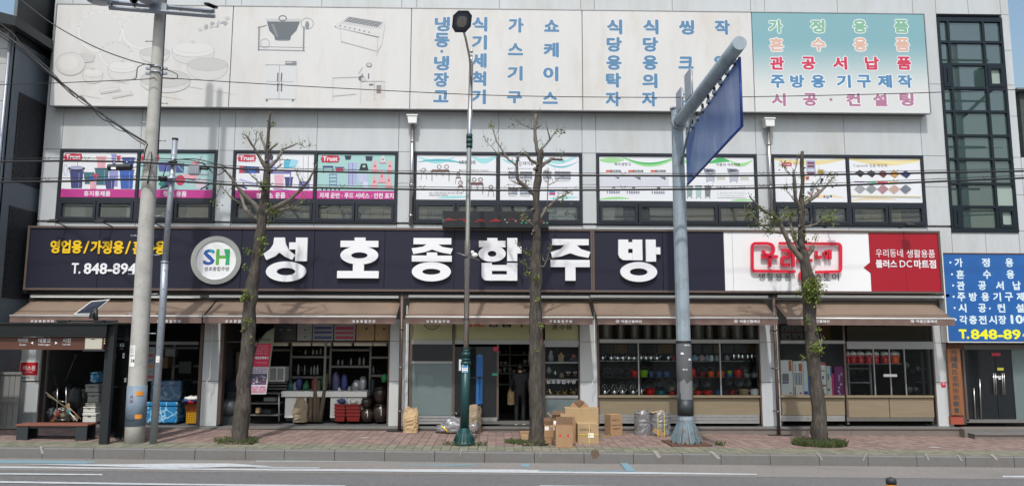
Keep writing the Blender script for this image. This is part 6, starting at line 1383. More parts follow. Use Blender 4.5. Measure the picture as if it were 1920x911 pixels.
T2, g2_ = tree('bare pollarded tree between the dark doorway and the heap of cardboard boxes', (1003, 830), [(1007, 832, 14.5), (1006, 760, 13), (1005, 620, 12.3), (1004, 540, 11), (1004, 500, 12), (1004, 478, 9), (1006, 440, 6.6), (1005, 423, 7.4), (1006, 385, 6.4), (1007, 345, 7.4), (1011, 312, 5.6), (1013, 282, 6.2)],
    [(-.5, [(1004, 366), (983, 348), (971, 337), (968, 308), (972, 291)], (4.8, 2)), (.3, [(968, 310), (954, 300), (931, 266), (922, 233)], (2.2, .7)), (.1, [(956, 301), (931, 286), (911, 264)], (1, .5)), (.4, [(1012, 313), (1034, 298), (1055, 300)], (4.4, 1.8)), (-.3, [(1010, 309), (994, 300), (985, 287)], (3.2, 1.8)),
     (.4, [(1014, 281), (1028, 266), (1043, 247)], (2.8, 1)), (-.1, [(1031, 261), (1023, 229)], (1.4, .8)), (-.1, [(1009, 290), (1004, 262), (1003, 240), (1005, 216)], (4, 2.6)), (-.2, [(1003, 243), (983, 236), (966, 226)], (1, .5)), (.1, [(1004, 243), (1015, 236)], (1.6, 1)), (.3, [(1008, 416), (1026, 388), (1048, 371), (1068, 361)], (3.2, 1)), (-.1, [(1026, 388), (1028, 337), (1026, 323)], (1.2, .8)), (-.4, [(1004, 425), (986, 413), (974, 403)], (2.4, 1)), (.1, [(985, 352), (957, 355)], (2, 1)), (0, [(977, 347), (961, 340)], (1.6, 1)), (0, [(984, 350), (987, 337)], (1.8, 1.4)), (0, [(1052, 299), (1056, 286)], (.8, .4)), (0, [(1030, 347), (1044, 339), (1054, 328)], (.9, .4)), (0, [(1043, 247), (1058, 250)], (.6, .3)), (0, [(1003, 224), (1001, 218)], (2.4, 2)), (-.3, [(1005, 497), (1020, 500), (1028, 480), (1032, 465)], (1.8, .6)), (-.3, [(1000, 480), (982, 472), (971, 460)], (1.2, .5)), (-.3, [(998, 510), (988, 500), (979, 490)], (1.2, .4))],
    [(985, 408, 16, 5, 0), (991, 475, 20, 4, -.12), (990, 512, 20, 4, -.12), (1006, 522, 22, 4, -.14), (1007, 560, 14, 4, -.14), (1013, 610, 16, 3, -.14), (1026, 322, 14, 3, 0), (1056, 369, 20, 8, .2), (922, 235, 12, 4, 0), (912, 268, 12, 6, 0), (1046, 246, 14, 8, 0), (1032, 466, 8, 3, 0), (980, 490, 8, 4, 0), (965, 227, 8, 6, 0), (1005, 470, 6, 5, 0), (1006, 655, 8, 3, -.15)], [])
T3, g3_ = tree('leafiest pollarded tree, in front of the white and red sign panels', (1538, 833), [(1539, 834, 13.5), (1534, 760, 12.2), (1523, 660, 11.5), (1517, 560, 11), (1514, 520, 11.5), (1509, 488, 9.5), (1503, 460, 6.4), (1503, 421, 6), (1502, 396, 6.8), (1503, 371, 5), (1504, 346, 3.6), (1504, 284, 3.2)],
    [(-.6, [(1505, 490), (1483, 462), (1468, 432), (1461, 411), (1438, 399), (1420, 386), (1405, 368)], (5.6, 1.2)), (-.2, [(1466, 437), (1443, 432), (1425, 421), (1410, 401), (1398, 399)], (2.4, 1)), (.4, [(1509, 484), (1521, 470), (1524, 462)], (5.4, 4)), (.1, [(1524, 464), (1529, 452), (1532, 440)], (.8, .4)), (.3, [(1500, 468), (1488, 446), (1482, 421), (1483, 395)], (4.4, 1.6)), (.3, [(1491, 438), (1504, 427), (1531, 420), (1547, 406)], (2.8, 1)), (-.4, [(1500, 394), (1491, 371), (1488, 320)], (4.4, 2.6)), (0, [(1489, 322), (1494, 308), (1495, 297)], (1, .5)), (.5, [(1506, 384), (1531, 366), (1547, 351), (1567, 326)], (4.6, 1)), (.3, [(1518, 377), (1526, 351), (1541, 328)], (1.8, .7)), (-.2, [(1487, 331), (1473, 320), (1468, 308)], (1, .5)), (0, [(1500, 396), (1484, 368), (1474, 356)], (1.2, .5)), (.2, [(1526, 654), (1538, 648), (1541, 636)], (3, 2))],
    [(1520, 541, 420, 11, -.16), (1523, 560, 160, 8, -.16), (1528, 530, 120, 7, -.14), (1531, 652, 110, 7, -.12), (1507, 670, 18, 3, -.1), (1516, 605, 10, 3, -.15), (1552, 409, 110, 10, .3), (1480, 400, 70, 8, .1), (1440, 404, 60, 9, -.3), (1454, 414, 70, 9, -.4), (1405, 400, 40, 8, 0), (1420, 420, 26, 8, 0), (1440, 437, 24, 6, 0), (1513, 598, 24, 4, -.15), (1507, 452, 60, 9, 0), (1518, 700, 4, 2, -.1), (1533, 618, 26, 4, -.12), (1515, 782, 6, 3, -.1), (1468, 310, 14, 5, 0), (1490, 440, 40, 8, 0), (1530, 350, 26, 8, .3), (1560, 335, 30, 8, .4), (1424, 392, 20, 5, 0), (1516, 372, 20, 6, 0), (1476, 352, 20, 6, 0)], [])
def weeds(c, rx, ry, n, label, h=.09, soil=True, m=('grass', 'leaf_dark')):
    if soil:
        q = MB(); q.lump((c[0], c[1], gz(c[0]) - .02), rx * .85, 'soil', 1, ry / rx, .1, .3, 3, n=20); o = q.build('planting_soil', kind='structure')
    q = MB()
    for _ in range(n):
        a, r = rnd.uniform(0, 6.28), math.sqrt(rnd.random()); x, y = c[0] + rx * r * math.cos(a), c[1] + ry * r * math.sin(a); hh = h * rnd.uniform(.4, 1.3); z = gz(x)
        dx, dy = rnd.uniform(-.05, .05), rnd.uniform(-.05, .05); w_ = rnd.uniform(.004, .012); an = rnd.uniform(0, 3.14); cx, sy = math.cos(an) * w_, math.sin(an) * w_
        q.add([(x - cx, y - sy, z - .01), (x + cx, y + sy, z - .01), (x + dx * .6 + cx * .6, y + dy * .6 + sy * .6, z + hh * .7), (x + dx * 1.4, y + dy * 1.4, z + hh)], [(0, 1, 2), (0, 2, 3)], rnd.choice(m))
    o = q.build('grass', kind='stuff'); o['label'] = label
weeds((g3_[0] - .05, g3_[1] - .08), .62, .42, 2600, 'thick tuft of green weeds round the foot of the leafiest tree', .13)
weeds((g1_[0] - .1, g1_[1] + .02), .5, .34, 520, 'sparse weeds on bare soil round the foot of the tree near the bus stop', .1)
weeds((g2_[0] - .2, g2_[1] - .02), .5, .3, 600, 'low weeds round the foot of the middle tree', .09)
weeds((gl[0] + .02, gl[1] - .12), .5, .12, 170, 'few weeds beside the green lamp base', .1, False)
weeds((gm[0] + .72, gm[1] - .2), .12, .08, 60, 'small weed at the corner of the mast foot', .1, False)
# ============================================================ BUS SHELTER, BENCH, SOLAR PANEL
ga = G(193, 832); gb = G(222, 823); Ysh = ga[1]
bs_ = thing('bus_shelter', 'dark bus shelter with a brown stop name bar and smoked glass end wall', 'bus shelter', ga)
q = MB(); zr_ = at(200, 632, Ysh)[2]; xA, xB = at(-160, 632, Ysh)[0], at(228, 632, Ysh)[0]
for (p, r) in ((ga, 1), (gb, 1)):
    pass
w_ = 15 / pm(Ysh); q.box(ga[0] - w_ / 2 + .02, ga[0] + w_ / 2 + .02, ga[1] - .05, ga[1] + .07, ga[2] - .02, zr_ + .3, 'shelter_dark'); q.box(gb[0] - .05, gb[0] + .05, gb[1] - .05, gb[1] + .05, gb[2] - .02, zr_ + .2, 'shelter_dark'); q.build('post', bs_)
q = MB(); q.box(ga[0] + .07, ga[0] + .085, ga[1] + .08, gb[1] - .06, ga[2] + .22, zr_, 'shelter_glass'); q.build('end_glass', bs_)
q = MB(); 
for zz in (ga[2] + .18, ga[2] + 1.2, zr_ - .05): q.box(ga[0] + .06, ga[0] + .10, ga[1] + .071, gb[1] - .05, zz, zz + .04, 'shelter_dark')
q.build('glass_rail', bs_)
za, zb = at(100, 631, Ysh)[2], at(100, 607, Ysh)[2]
q = MB(); q.box(xA, xB - .1, Ysh - .22, Ysh + 1.1, zb - .005, zb + .03, 'shelter_dark'); q.box(xA, xB - .1, Ysh + .98, Ysh + 1.1, za, zb - .006, 'shelter_dark'); q.build('roof', bs_)
n = 7
for k_ in range(n): q = MB(); zz = za + (zb - za) * k_ / n; q.box(xA, xB - .25, Ysh - .2 + .004 * k_, Ysh - .17 + .004 * k_, zz + .004, zz + (zb - za) / n - .008, 'shelter_dark'); q.build('roof_slat', bs_)
q = MB(); q.box(xA, xB - .3, Ysh - .15, Ysh - .1, za, zb - .01, 'black'); q.build('roof_core', bs_)
q = MB(); q.pbox(-160, 631.5, 158, 655, Ysh - .12, .1, 'wood_dark'); q.build('name_bar', bs_)
q = MB(); q.lay(Ysh - .121); lw = 'pale_ink'
q.pt('이마트', 33.5, 634, 53.5, 641.5, 'letter_white', .0); q.pt('E-mart', 37, 644, 48.5, 647.5, 'letter_white', 0); q.pt('대봉교', 72, 634, 95, 642, 'letter_white', .01); q.pt('Daebonggyo', 72, 644, 94, 648, 'letter_white', 0); q.pt('시청', 117.5, 634, 132.5, 642, 'letter_white', 0); q.pt('City Hall', 117, 644, 131.5, 647.5, 'letter_white', 0)
q.P([(57.5, 642.5), (62, 639.8), (62, 645.2)], 'letter_white'); q.P([(108, 642.5), (103.3, 639.8), (103.3, 645.2)], 'letter_white'); q.build('lettering', bs_)
q = MB(); q.pbox(157, 631, 194, 657, Ysh - .16, .12, 'wood_dark'); q.pbox(159.5, 633.5, 191, 654, Ysh - .166, .005, M('display_pale', rgb(176, 172, 158), .35)); q.pbox(171, 635, 178, 636.5, Ysh - .17, .003, 'ink'); q.pbox(155, 655, 196, 658, Ysh - .18, .16, 'charcoal'); q.build('display_frame', bs_)
M('bulb', (.9, .8, .5), .4, emit=.5); q = MB()
for y in (634.5, 638.5, 642.5): q.pbox(193, y, 196, y + 1.8, Ysh - .14, .02, 'bulb')
q.build('indicator_light', bs_)
q = MB(); c = [at(113, 599, Ysh)[0], at(198, 600, Ysh)[0]]; z0, z1 = at(150, 607, Ysh)[2], at(150, 600, Ysh)[2]
q.box(c[0], c[1] + .2, Ysh + .1, Ysh + .15, z1 - .04, z1, 'shelter_dark'); 
for x in (c[0], c[0] + .02 + (c[1] - c[0]), (c[0] + c[1]) / 2 + .3): q.box(x, x + .05, Ysh - .1, Ysh + .2, z0, z1 - .04, 'shelter_dark'); q.box(x - .02, x + .26, Ysh - .12, Ysh - .04, z1 - .04, z1 + .0, 'shelter_dark')
q.build('roof_bracket', bs_)
q = MB(); q.lay(Ysh + .3); q.pt('대봉교', 219, 643, 233, 650, 'pale_ink', 0); q.pt('Daebonggyo', 219, 652, 232, 655, 'grey_ink', 0); q.pr(230, 662, 233, 671, 'pale_ink'); q.pr(230.8, 663, 232.2, 668, 'black'); q.pr(233, 708, 237, 716, 'grey_ink'); q.pbox(213, 639, 240, 820, Ysh + .32, .02, 'shelter_glass'); q.build('route_panel', bs_)
so = thing('solar_panel', 'small tilted solar panel on a stub post above the bus shelter', 'solar panel', at(180, 603, Ysh))
def quad3(a, Y1, c, Y2, d_, Y3, e_, Y4): return [at(*a, Y1), at(*c, Y2), at(*d_, Y3), at(*e_, Y4)]
V = quad3((136.5, 591), Ysh - .35, (171, 590), Ysh - .05, (205, 562.5), Ysh + .35, (170, 566), Ysh + .1)
nrm = (Vector(V[1]) - Vector(V[0])).cross(Vector(V[3]) - Vector(V[0])).normalized()
if nrm.z < 0: nrm = -nrm
def slab(V, off0, off1, m, shrink=0):
    cc_ = sum((Vector(v) for v in V), Vector()) / 4; W_ = [Vector(v).lerp(cc_, shrink) for v in V]; q = MB(); a = [v + nrm * off0 for v in W_] + [v + nrm * off1 for v in W_]
    q.add(a, [(3, 2, 1, 0), (4, 5, 6, 7), (0, 1, 5, 4), (1, 2, 6, 5), (2, 3, 7, 6), (3, 0, 4, 7)], m); return q
q = slab(V, 0, .035, 'white_metal'); q.build('panel_frame', so)
q = slab(V, .0352, .04, 'solar', .12); q.build('solar_cells', so)
q = MB(); q.tube([at(180, 606, Ysh), at(179, 578, Ysh)], .05, 'shelter_dark', 8); q.pbox(167, 586, 175, 597, Ysh - .1, .15, 'shelter_dark'); q.build('stub_post', so)
gB = G(35, 824.5); gC = G(158, 825.5); zb_ = gB[2]
bn = thing('bus_stop_bench', 'long low bench with a reddish slatted wooden top and dark slab legs', 'bench', tuple((gB[i] + gC[i]) / 2 for i in range(3)))
x0, x1 = at(29, 800, gB[1])[0], at(165, 800, gB[1])[0]; hs = at(90, 795, gB[1])[2]; yb = gB[1]
for k_ in range(4): q = MB(); q.box(x0, x1, yb - .02 + k_ * .11, yb + .08 + k_ * .11, hs - .04, hs, 'bench_wood'); q.build('seat_slat', bn, bevel=.006)
for (a, c) in ((x0 + .0, x0 + .3), (x1 - .3, x1)): q = MB(); zz = gz(a); q.box(a + .03, a + .07, yb, yb + .42, zz, hs - .04, 'charcoal'); q.box(a + .07, a + .26, yb + .38, yb + .42, zz, hs - .04, 'charcoal'); q.box(a + .07, a + .28, yb, yb + .03, zz, hs - .041, 'charcoal'); q.build('leg', bn)
q = MB(); q.box(x0 + .3, x1 - .3, yb + .02, yb + .05, hs - .09, hs - .041, 'charcoal'); q.box(x0 + .3, x1 - .3, yb + .35, yb + .38, gz(x0) + .02, gz(x0) + .05, 'charcoal'); q.build('rail', bn)
# delineator post on the road
yD = -DIST + 9.6; pD = at(1670.5, 896, yD); zR = gz(pD[0]) + ROAD
dl = thing('lane_post', 'orange plastic lane post with a dark cap poking into the bottom of the view', 'bollard', (pD[0], yD, zR))
q = MB(); sD = pm(yD); z9 = at(1670, 905, yD)[2]; q.lathe((pD[0], yD, zR), [(.12, 0), (.12, .04), (.06, .06), (8.6 / sD, .1), (8.4 / sD, z9 - zR)], M('post_orange', rgb(240, 140, 20, 1.2), .5, var=.05), 18); q.build('post_body', dl)
q = MB(); q.lathe((pD[0], yD, z9), [(9.2 / sD, -.01), (9.2 / sD, .045), (7.8 / sD, .06), (3 / sD, .062), (2.6 / sD, .075)], 'charcoal', 18); q.build('cap', dl)
q = MB(); q.lathe((pD[0], yD, zR), [(8.7 / sD, .55), (8.9 / sD, .56), (8.9 / sD, .62), (8.7 / sD, .63)], 'paper', 18, close=False); q.build('reflective_band', dl)
# kerb stains and scrapes
M('scrape', rgb(150, 146, 138), .8); M('stain', rgb(96, 80, 68), .9)
def kp(px, py): p = at(px, py, YK - .0065); return (p[0], p[1], p[2])
for pts_ in ([(1224, 844), (1230, 844), (1240, 856), (1234, 858)], [(1330, 845), (1336, 845), (1352, 859), (1346, 860)], [(1530, 847), (1533, 847), (1543, 861), (1541, 862)], [(1734, 849), (1737, 849), (1743, 862), (1740, 862)], [(1794, 852), (1797, 852), (1806, 864), (1803, 864)], [(1855, 850), (1862, 850), (1872, 862), (1868, 862)], [(74, 836), (78, 836), (82, 850), (78, 850)], [(1624, 849), (1626, 849), (1619, 863), (1617, 863)], [(865, 842), (867, 842), (862, 854), (861, 854)], [(1015, 845), (1017, 845), (1012, 856), (1011, 856)]):
    q = MB(); q.add([kp(*p) for p in pts_], [(0, 1, 2, 3)], 'scrape'); q.build('scrape_mark', kerb)
q = MB(); q.add([kp(*p) for p in ((1109, 843), (1122, 843), (1124, 852), (1118, 859), (1111, 858), (1108, 850))], [tuple(range(6))], 'stain'); q.build('stain_mark', kerb)
# ============================================================ GOODS
def boxo(nm, a, y0, c, y1, Y, d, m, label, cat, grp=None, bev=.01, parts=None):
    t_ = thing(nm, label, cat, at((a + c) / 2, y1, Y), grp); q = MB(); q.pbox(a, y0, c, y1, Y, d, m); q.build('box_body', t_, bevel=bev)
    if parts: parts(t_)
    return t_
ordn = ['first', 'second', 'third', 'fourth', 'fifth', 'sixth', 'seventh', 'eighth', 'ninth', 'tenth', 'eleventh', 'twelfth']
# --- shop 1: foam boxes, blue marbled boxes, crates, hand cart and brooms
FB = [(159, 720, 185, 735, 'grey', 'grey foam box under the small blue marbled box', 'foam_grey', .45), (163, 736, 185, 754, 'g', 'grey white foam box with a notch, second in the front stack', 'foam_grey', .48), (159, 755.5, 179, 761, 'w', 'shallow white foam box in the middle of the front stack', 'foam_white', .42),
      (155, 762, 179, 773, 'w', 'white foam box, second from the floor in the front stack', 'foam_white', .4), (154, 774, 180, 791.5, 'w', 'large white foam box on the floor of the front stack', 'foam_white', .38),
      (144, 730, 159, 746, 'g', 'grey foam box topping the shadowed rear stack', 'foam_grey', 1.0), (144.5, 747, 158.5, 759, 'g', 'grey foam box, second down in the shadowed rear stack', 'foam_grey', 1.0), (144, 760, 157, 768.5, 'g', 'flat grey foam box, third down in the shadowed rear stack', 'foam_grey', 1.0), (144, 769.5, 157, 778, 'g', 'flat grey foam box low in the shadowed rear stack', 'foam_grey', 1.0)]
for (a, y0, c, y1, _, lb, m, Y) in FB:
    t_ = thing('foam_box', lb, 'foam box', at((a + c) / 2, y1, Y), 'foam boxes stacked in the open shop'); q = MB(); h = (y1 - y0)
    q.pbox(a + .6, y0 + h * .3, c - .6, y1, Y + .02, .4, m); q.build('box_body', t_, bevel=.012); q = MB(); q.pbox(a, y0, c, y0 + h * .3, Y, .44, m); q.build('lid', t_, bevel=.015); q = MB(); q.pbox((a + c) / 2 - 3, y0 + h * .33, (a + c) / 2 + 3, y0 + h * .42, Y + .012, .008, 'charcoal'); q.build('grip_slot', t_)
def marble(a, y0, c, y1, Y, d, lb, rz=0):
    t_ = thing('blue_cooler_box', lb, 'foam box', at((a + c) / 2, y1, Y), 'blue marbled foam boxes'); q = MB(); h = y1 - y0; q.pbox(a + 1, y0 + h * .22, c - 1, y1, Y + .02, d, 'blue_marble'); q.build('box_body', t_, bevel=.03); q = MB(); q.pbox(a, y0, c, y0 + h * .22, Y, d + .05, 'blue_marble'); q.build('lid', t_, bevel=.03); return t_
marble(167, 697, 184, 717, .55, .5, 'small blue marbled foam box on top of the grey white stack'); marble(273, 753, 332, 793, .32, .75, 'big blue marbled foam box on the floor behind the slim grey pole'); marble(282, 714, 338, 752, .42, .7, 'blue marbled foam box under clear wrap, stacked on the big one')
q = MB(); q.pbox(281, 712.5, 340, 752.5, .408, .75, 'film_clear'); o = q.build('plastic_wrap', bevel=.03); tag(o, 'clear film wrapped round the upper blue marbled box', 'plastic wrap')
def crate(a, y0, c, y1, Y, m, lb, n=5):
    t_ = thing('slotted_crate', lb, 'crate', at((a + c) / 2, y1, Y), 'slotted plastic crates'); q = MB(); d = .35; r = rect(a, y0, c, y1, Y); x0, x1, z0, z1 = r; t = .018
    for k_ in range(n):
        z = z0 + (z1 - z0) * (k_ + .05) / n; h = (z1 - z0) / n * .6; q.box(x0, x1, Y, Y + t, z, z + h, m); q.box(x0, x0 + t, Y + t, Y + d, z, z + h, m); q.box(x1 - t, x1, Y + t, Y + d, z, z + h, m)
    q.build('slatted_side', t_); q = MB()
    for k_ in range(6): x = x0 + (x1 - x0) * k_ / 5; q.box(max(x0, x - .012), min(x1, x + .012), Y - .004, Y - .0005, z0, z1, m)
    q.box(x0 - .01, x1 + .01, Y - .008, Y + d, z1 + .001, z1 + .02, m); q.build('rib', t_); q = MB(); q.box(x0 + t, x1 - t, Y + t, Y + d, z0, z0 + .02, m); q.box(x0 + t, x1 - t, Y + d + .001, Y + d + t, z0, z1, m); q.build('crate_floor', t_); return t_
yel, orb = M('crate_yellow', rgb(206, 152, 24, .9), .5), M('crate_orange', rgb(176, 92, 36, 1.1), .5)
crate(349, 774, 371, 793, .35, 'crate_yellow', 'bright yellow slotted crate on the step beside the second pillar'); crate(348, 766, 372, 772, .37, 'crate_orange', 'dark orange crate directly on the yellow crate', 2); crate(347, 757, 373, 764, .37, 'crate_orange', 'dark orange crate topping the yellow crate stack', 2)
q = MB(); 
for k_ in range(7): c = at(350 + k_ * 3.6, 752 - (k_ % 3) * 3, .3); q.lump(c, .13, ['navy', 'blue_sign', 'foam_white'][k_ % 3] if k_ != 3 else 'logo_red', 1.2, 1, .5, .4, k_)
o = q.build('folded_bag'); tag(o, 'blue and white bags folded on top of the orange crate stack', 'bags')
ct = thing('hand_cart', 'folding steel hand cart loaded with bundled rags among the brooms', 'cart', at(118, 789, .1)); q = MB()
def ln(a, c, Y0, Y1, r, m, qq): qq.tube([at(*a, Y0), at(*c, Y1)], r, m, 6)
for p in (((108, 728), (106, 786)), ((124, 725), (124, 787)), ((108, 751), (124, 753)), ((106, 786), (124, 787)), ((108, 768), (124, 769))): ln(p[0], p[1], .1, .1, .014, 'steel', q)
q.build('cart_frame', ct); q = MB(); c = at(116, 777, .25); q.lump(c, .15, 'sack', 1.2, 1, 1.1, .5, 3); q.lump(at(113, 769, .2), .1, 'foam_grey', 1.3, 1, .7, .5, 5); q.build('rag_bundle', ct); q = MB()
for px in (109, 127): c = at(px, 785, .12); q.tube([(c[0], c[1], c[2]), (c[0], c[1] + .04, c[2])], .06, 'rubber', 12)
q.build('wheel', ct)
BRM = [('broom', 'green headed broom leaning upright at the left of the open shop', (108, 733), (98, 690), .5, 'leaf_dark', 'lamp_green'), ('broom', 'turquoise plastic broom lying against the hand cart', (145, 789), (130, 772), -.02, 'white_metal', M('turq', rgb(90, 150, 150, .8), .5)), ('broom', 'long bamboo rake handle slanting from the top left', (86, 735), (128, 768), .0, 'wood_panel', 'sack'), ('broom', 'second bamboo handle just under the slanting rake', (89, 741), (126, 764), .02, 'wood_panel', 'sack'),
       ('broom', 'short red handle leaning on the floor left of the cart', (92, 790), (108, 775), .0, M('dull_red', rgb(130, 50, 46), .6), 'dull_red'), ('broom', 'reddish long handle fallen toward the white foam boxes', (152, 785), (128, 762), .0, 'card', 'card'), ('broom', 'dark shovel standing behind the hand cart', (123, 715), (141, 668), .8, 'alu_dull', 'charcoal')]
for nm, lb, a, c, Y, m, m2 in BRM:
    t_ = thing(nm, lb, 'broom' if 'shovel' not in lb else 'shovel', at(*a, Y), 'brooms and tools by the foam boxes'); q = MB(); ln(a, c, Y, Y + .05, .013, m, q); q.build('pole_handle', t_); q = MB(); p = at(*c, Y + .05); q.lathe((p[0], p[1], p[2] - .08), [(.015, 0), (.04, .03), (.05, .13), (.01, .17)], m2, 8, 1, .4); q.build('bristle_head', t_)
for k_, (px, py, r, m, lb) in enumerate(((104, 745, .16, 'black', 'dark bundled sack behind the bamboo handles'), (139, 745, .2, 'charcoal', 'dark lumpy sheeting left of the rear foam stack'), (129, 735, .14, 'navy', 'small navy bundle behind the hand cart'), (97, 775, .1, 'charcoal', 'tangle of dark cloth at the left of the hand cart'))): q = MB(); q.lump(at(px, py, .5 if k_ < 3 else .2), r, m, 1, 1, 1.5, .5, k_ + 9); o = q.build('bundle'); tag(o, lb, 'bundle')
# --- shop 2
def prints(t_, Y, L_):
    q = MB(); q.lay(Y)
    for a, y0, c, y1, m in L_: q.pr(a, y0, c, y1, m)
    q.build('carton_print', t_)
bxs = [(512, 555, 'charcoal', 'dark drawer box at the left of the upper shelf', [(524, 617, 530, 619, 'grey_ink'), (538, 617, 546, 619, 'grey_ink')]), (557, 585, 'foam_grey', 'pale drawer box with two green knobs on the upper shelf', [(570, 616, 574, 620, ink(40, 110, 100)), (570, 629, 574, 633, ink(40, 110, 100)), (557, 623, 585, 624, 'grey_ink')]), (586.5, 624.5, 'foam_grey', 'blue striped carton on the upper shelf', [(589, 612, 622, 617, ink(40, 60, 120)), (589, 620.5, 622, 625, ink(40, 60, 120)), (589, 630, 622, 635, ink(40, 60, 120))]), (626.5, 666, 'foam_grey', 'red striped carton on the upper shelf', [(629, 612, 663, 618, ink(170, 40, 70)), (629, 622, 663, 626, ink(170, 40, 70)), (629, 630, 663, 635, ink(170, 40, 70))]), (668, 702, 'card_pale', 'beige carton with small drawings beside the red striped one', [(685, 614, 689, 618, 'ink'), (672, 626, 677, 630, 'grey_ink')]), (703.5, 731, 'card_pale', 'beige carton at the pillar end of the upper shelf', [(718, 614, 722, 618, 'ink'), (706, 626, 711, 630, 'grey_ink')])]
for (a, c, m, lb, pr_) in bxs: boxo('stored_carton', a, 606, c, 638.5, .36, .35, m, lb, 'carton', 'cartons on the upper shelf of the open shop', parts=lambda t_, L_=pr_: prints(t_, .36, L_))
tb = thing('white_counter', 'long white counter with white cabinets in the shaded open shop', 'counter', at(600, 788, .7)); q = MB(); q.pbox(527, 733, 688, 744, .55, .7, 'white_metal'); q.build('counter_slab', tb, bevel=.01)
for (a, c) in ((534, 574), (619, 650), (650.5, 684)): q = MB(); q.pbox(a, 745, c, 783, .62, .5, 'white_metal'); q.build('cabinet_door', tb, bevel=.008)
q = MB(); q.pbox(536, 783, 575, 788, .7, .4, 'charcoal'); q.pbox(620, 783, 684, 788, .7, .4, 'charcoal'); q.build('plinth_board', tb)
st = thing('steel_rack', 'low dark steel rack under the tall banner', 'rack', at(495, 789, .4)); q = MB()
for a in (468, 523): q.tube([at(a, 735, .4), at(a, 789, .4)], .02, 'steel', 6)
q.build('upright', st)
for y in (736, 755, 777): q = MB(); q.pbox(468, y, 524, y + 2, .4, .5, 'alu_dull'); q.build('shelf_board', st)
boxo('plug_box', 479, 764, 487, 774, .5, .15, 'card_pale', 'small beige socket box on the low steel rack', 'box')
mw = thing('dish_cabinet', 'small white two door dish cabinet behind the tall banner', 'cabinet', at(519, 715, .7)); q = MB(); q.pbox(504, 687, 534, 715, .7, .4, 'white_metal'); q.build('cabinet_case', mw, bevel=.01)
for a in (506.5, 520.5): q = MB(); q.pbox(a, 690, a + 11, 712, .69, .009, 'foam_grey'); q.build('door', mw)
for k_ in range(3): q = MB(); q.pbox(503, 716 + k_ * 5.6, 537, 718.5 + k_ * 5.6, .72, .4, 'alu_dull'); o = q.build('tray'); tag(o, ['grey metal tray directly under the white dish cabinet', 'grey metal tray in the middle under the dish cabinet', 'grey metal tray just above the low steel rack'][k_], 'tray', 'metal trays under the dish cabinet')
bn_ = thing('shop_banner', 'tall curved banner with a crimson panel beside the first tree trunk', 'banner', at(484, 740, .0)); Yz = -.06
q = MB(); q.lay(Yz)
M('banner_olive', rgb(120, 128, 108), .7); bl_ = [(468, 739), (478, 664), (484, 642), (495, 627), (506, 618), (514.5, 614), (513, 640), (509, 665), (505, 700), (499, 739)]
pts3 = [at(a, c, Yz) for a, c in bl_]; q.prism([(p[0], p[2]) for p in pts3], Yz, Yz + .004, 'banner_olive'); q.build('banner_cloth', bn_)
q = MB(); q.lay(Yz - .001); cr = ink(196, 26, 66); pk = ink(206, 196, 216)
q.P([(481, 644), (509, 643.5), (504, 687), (474, 687)], cr); q.P([(474, 688), (504, 688), (499, 738), (469, 738)], pk); q.P([(471.5, 700), (501, 700), (499, 721), (470, 721)], ink(60, 56, 84))
for k_ in range(30): x = rnd.uniform(473, 495); y = rnd.uniform(702, 718); q.P([(x, y), (x + 4, y), (x + 3.6, y + 2), (x, y + 2)], ink(*rnd.choice(((150, 60, 80), (90, 100, 140), (180, 180, 190), (40, 60, 50)))))
q.pt('매장안내', 484, 634, 506, 639, 'ink', .03)
for k_, tx in enumerate(('주방용품 전문매장', '최고 품질보장', '저렴한 가격', '식당용품 일체')): q.pt(tx, 482 - k_, 647 + k_ * 4.6, 503 - k_ * .4, 650 + k_ * 4.6, ink(230, 170, 186), .0)
q.pt('매장안쪽매기', 478, 668, 503, 673, 'letter_white', .05); q.pt('가정용 업소용', 480, 678, 500, 681, ink(230, 170, 186), 0)
for k_ in range(3): q.pt(['주방 그릇 종합백화점', '영업용 주방기기', '매장문의'][k_], 475 - k_, 690 + k_ * 3.2, 501, 692.4 + k_ * 3.2, 'ink', .02)
for k_ in range(3): q.pt(['충주 최대 그릇매장', '저렴한 가격 도매', '매장안쪽매기'][k_], 471, 723.5 + k_ * 4.4, 498, 727 + k_ * 4.4, cr, .03)
q.build('printed_panel', bn_); q = MB(); q.tube([at(467, 742, Yz), at(477, 664, Yz), at(484, 641, Yz), at(500, 621, Yz), at(515, 613, Yz)], .012, 'charcoal', 6); q.tube([at(467, 742, Yz), at(466.5, 793, Yz)], .012, 'charcoal', 6); q.build('banner_pole', bn_)
sk = thing('cement_sack', 'upright brown cloth sack with a tied top on the shop step', 'sack', at(564, 790, .6)); q = MB(); c = at(564, 790, .6)
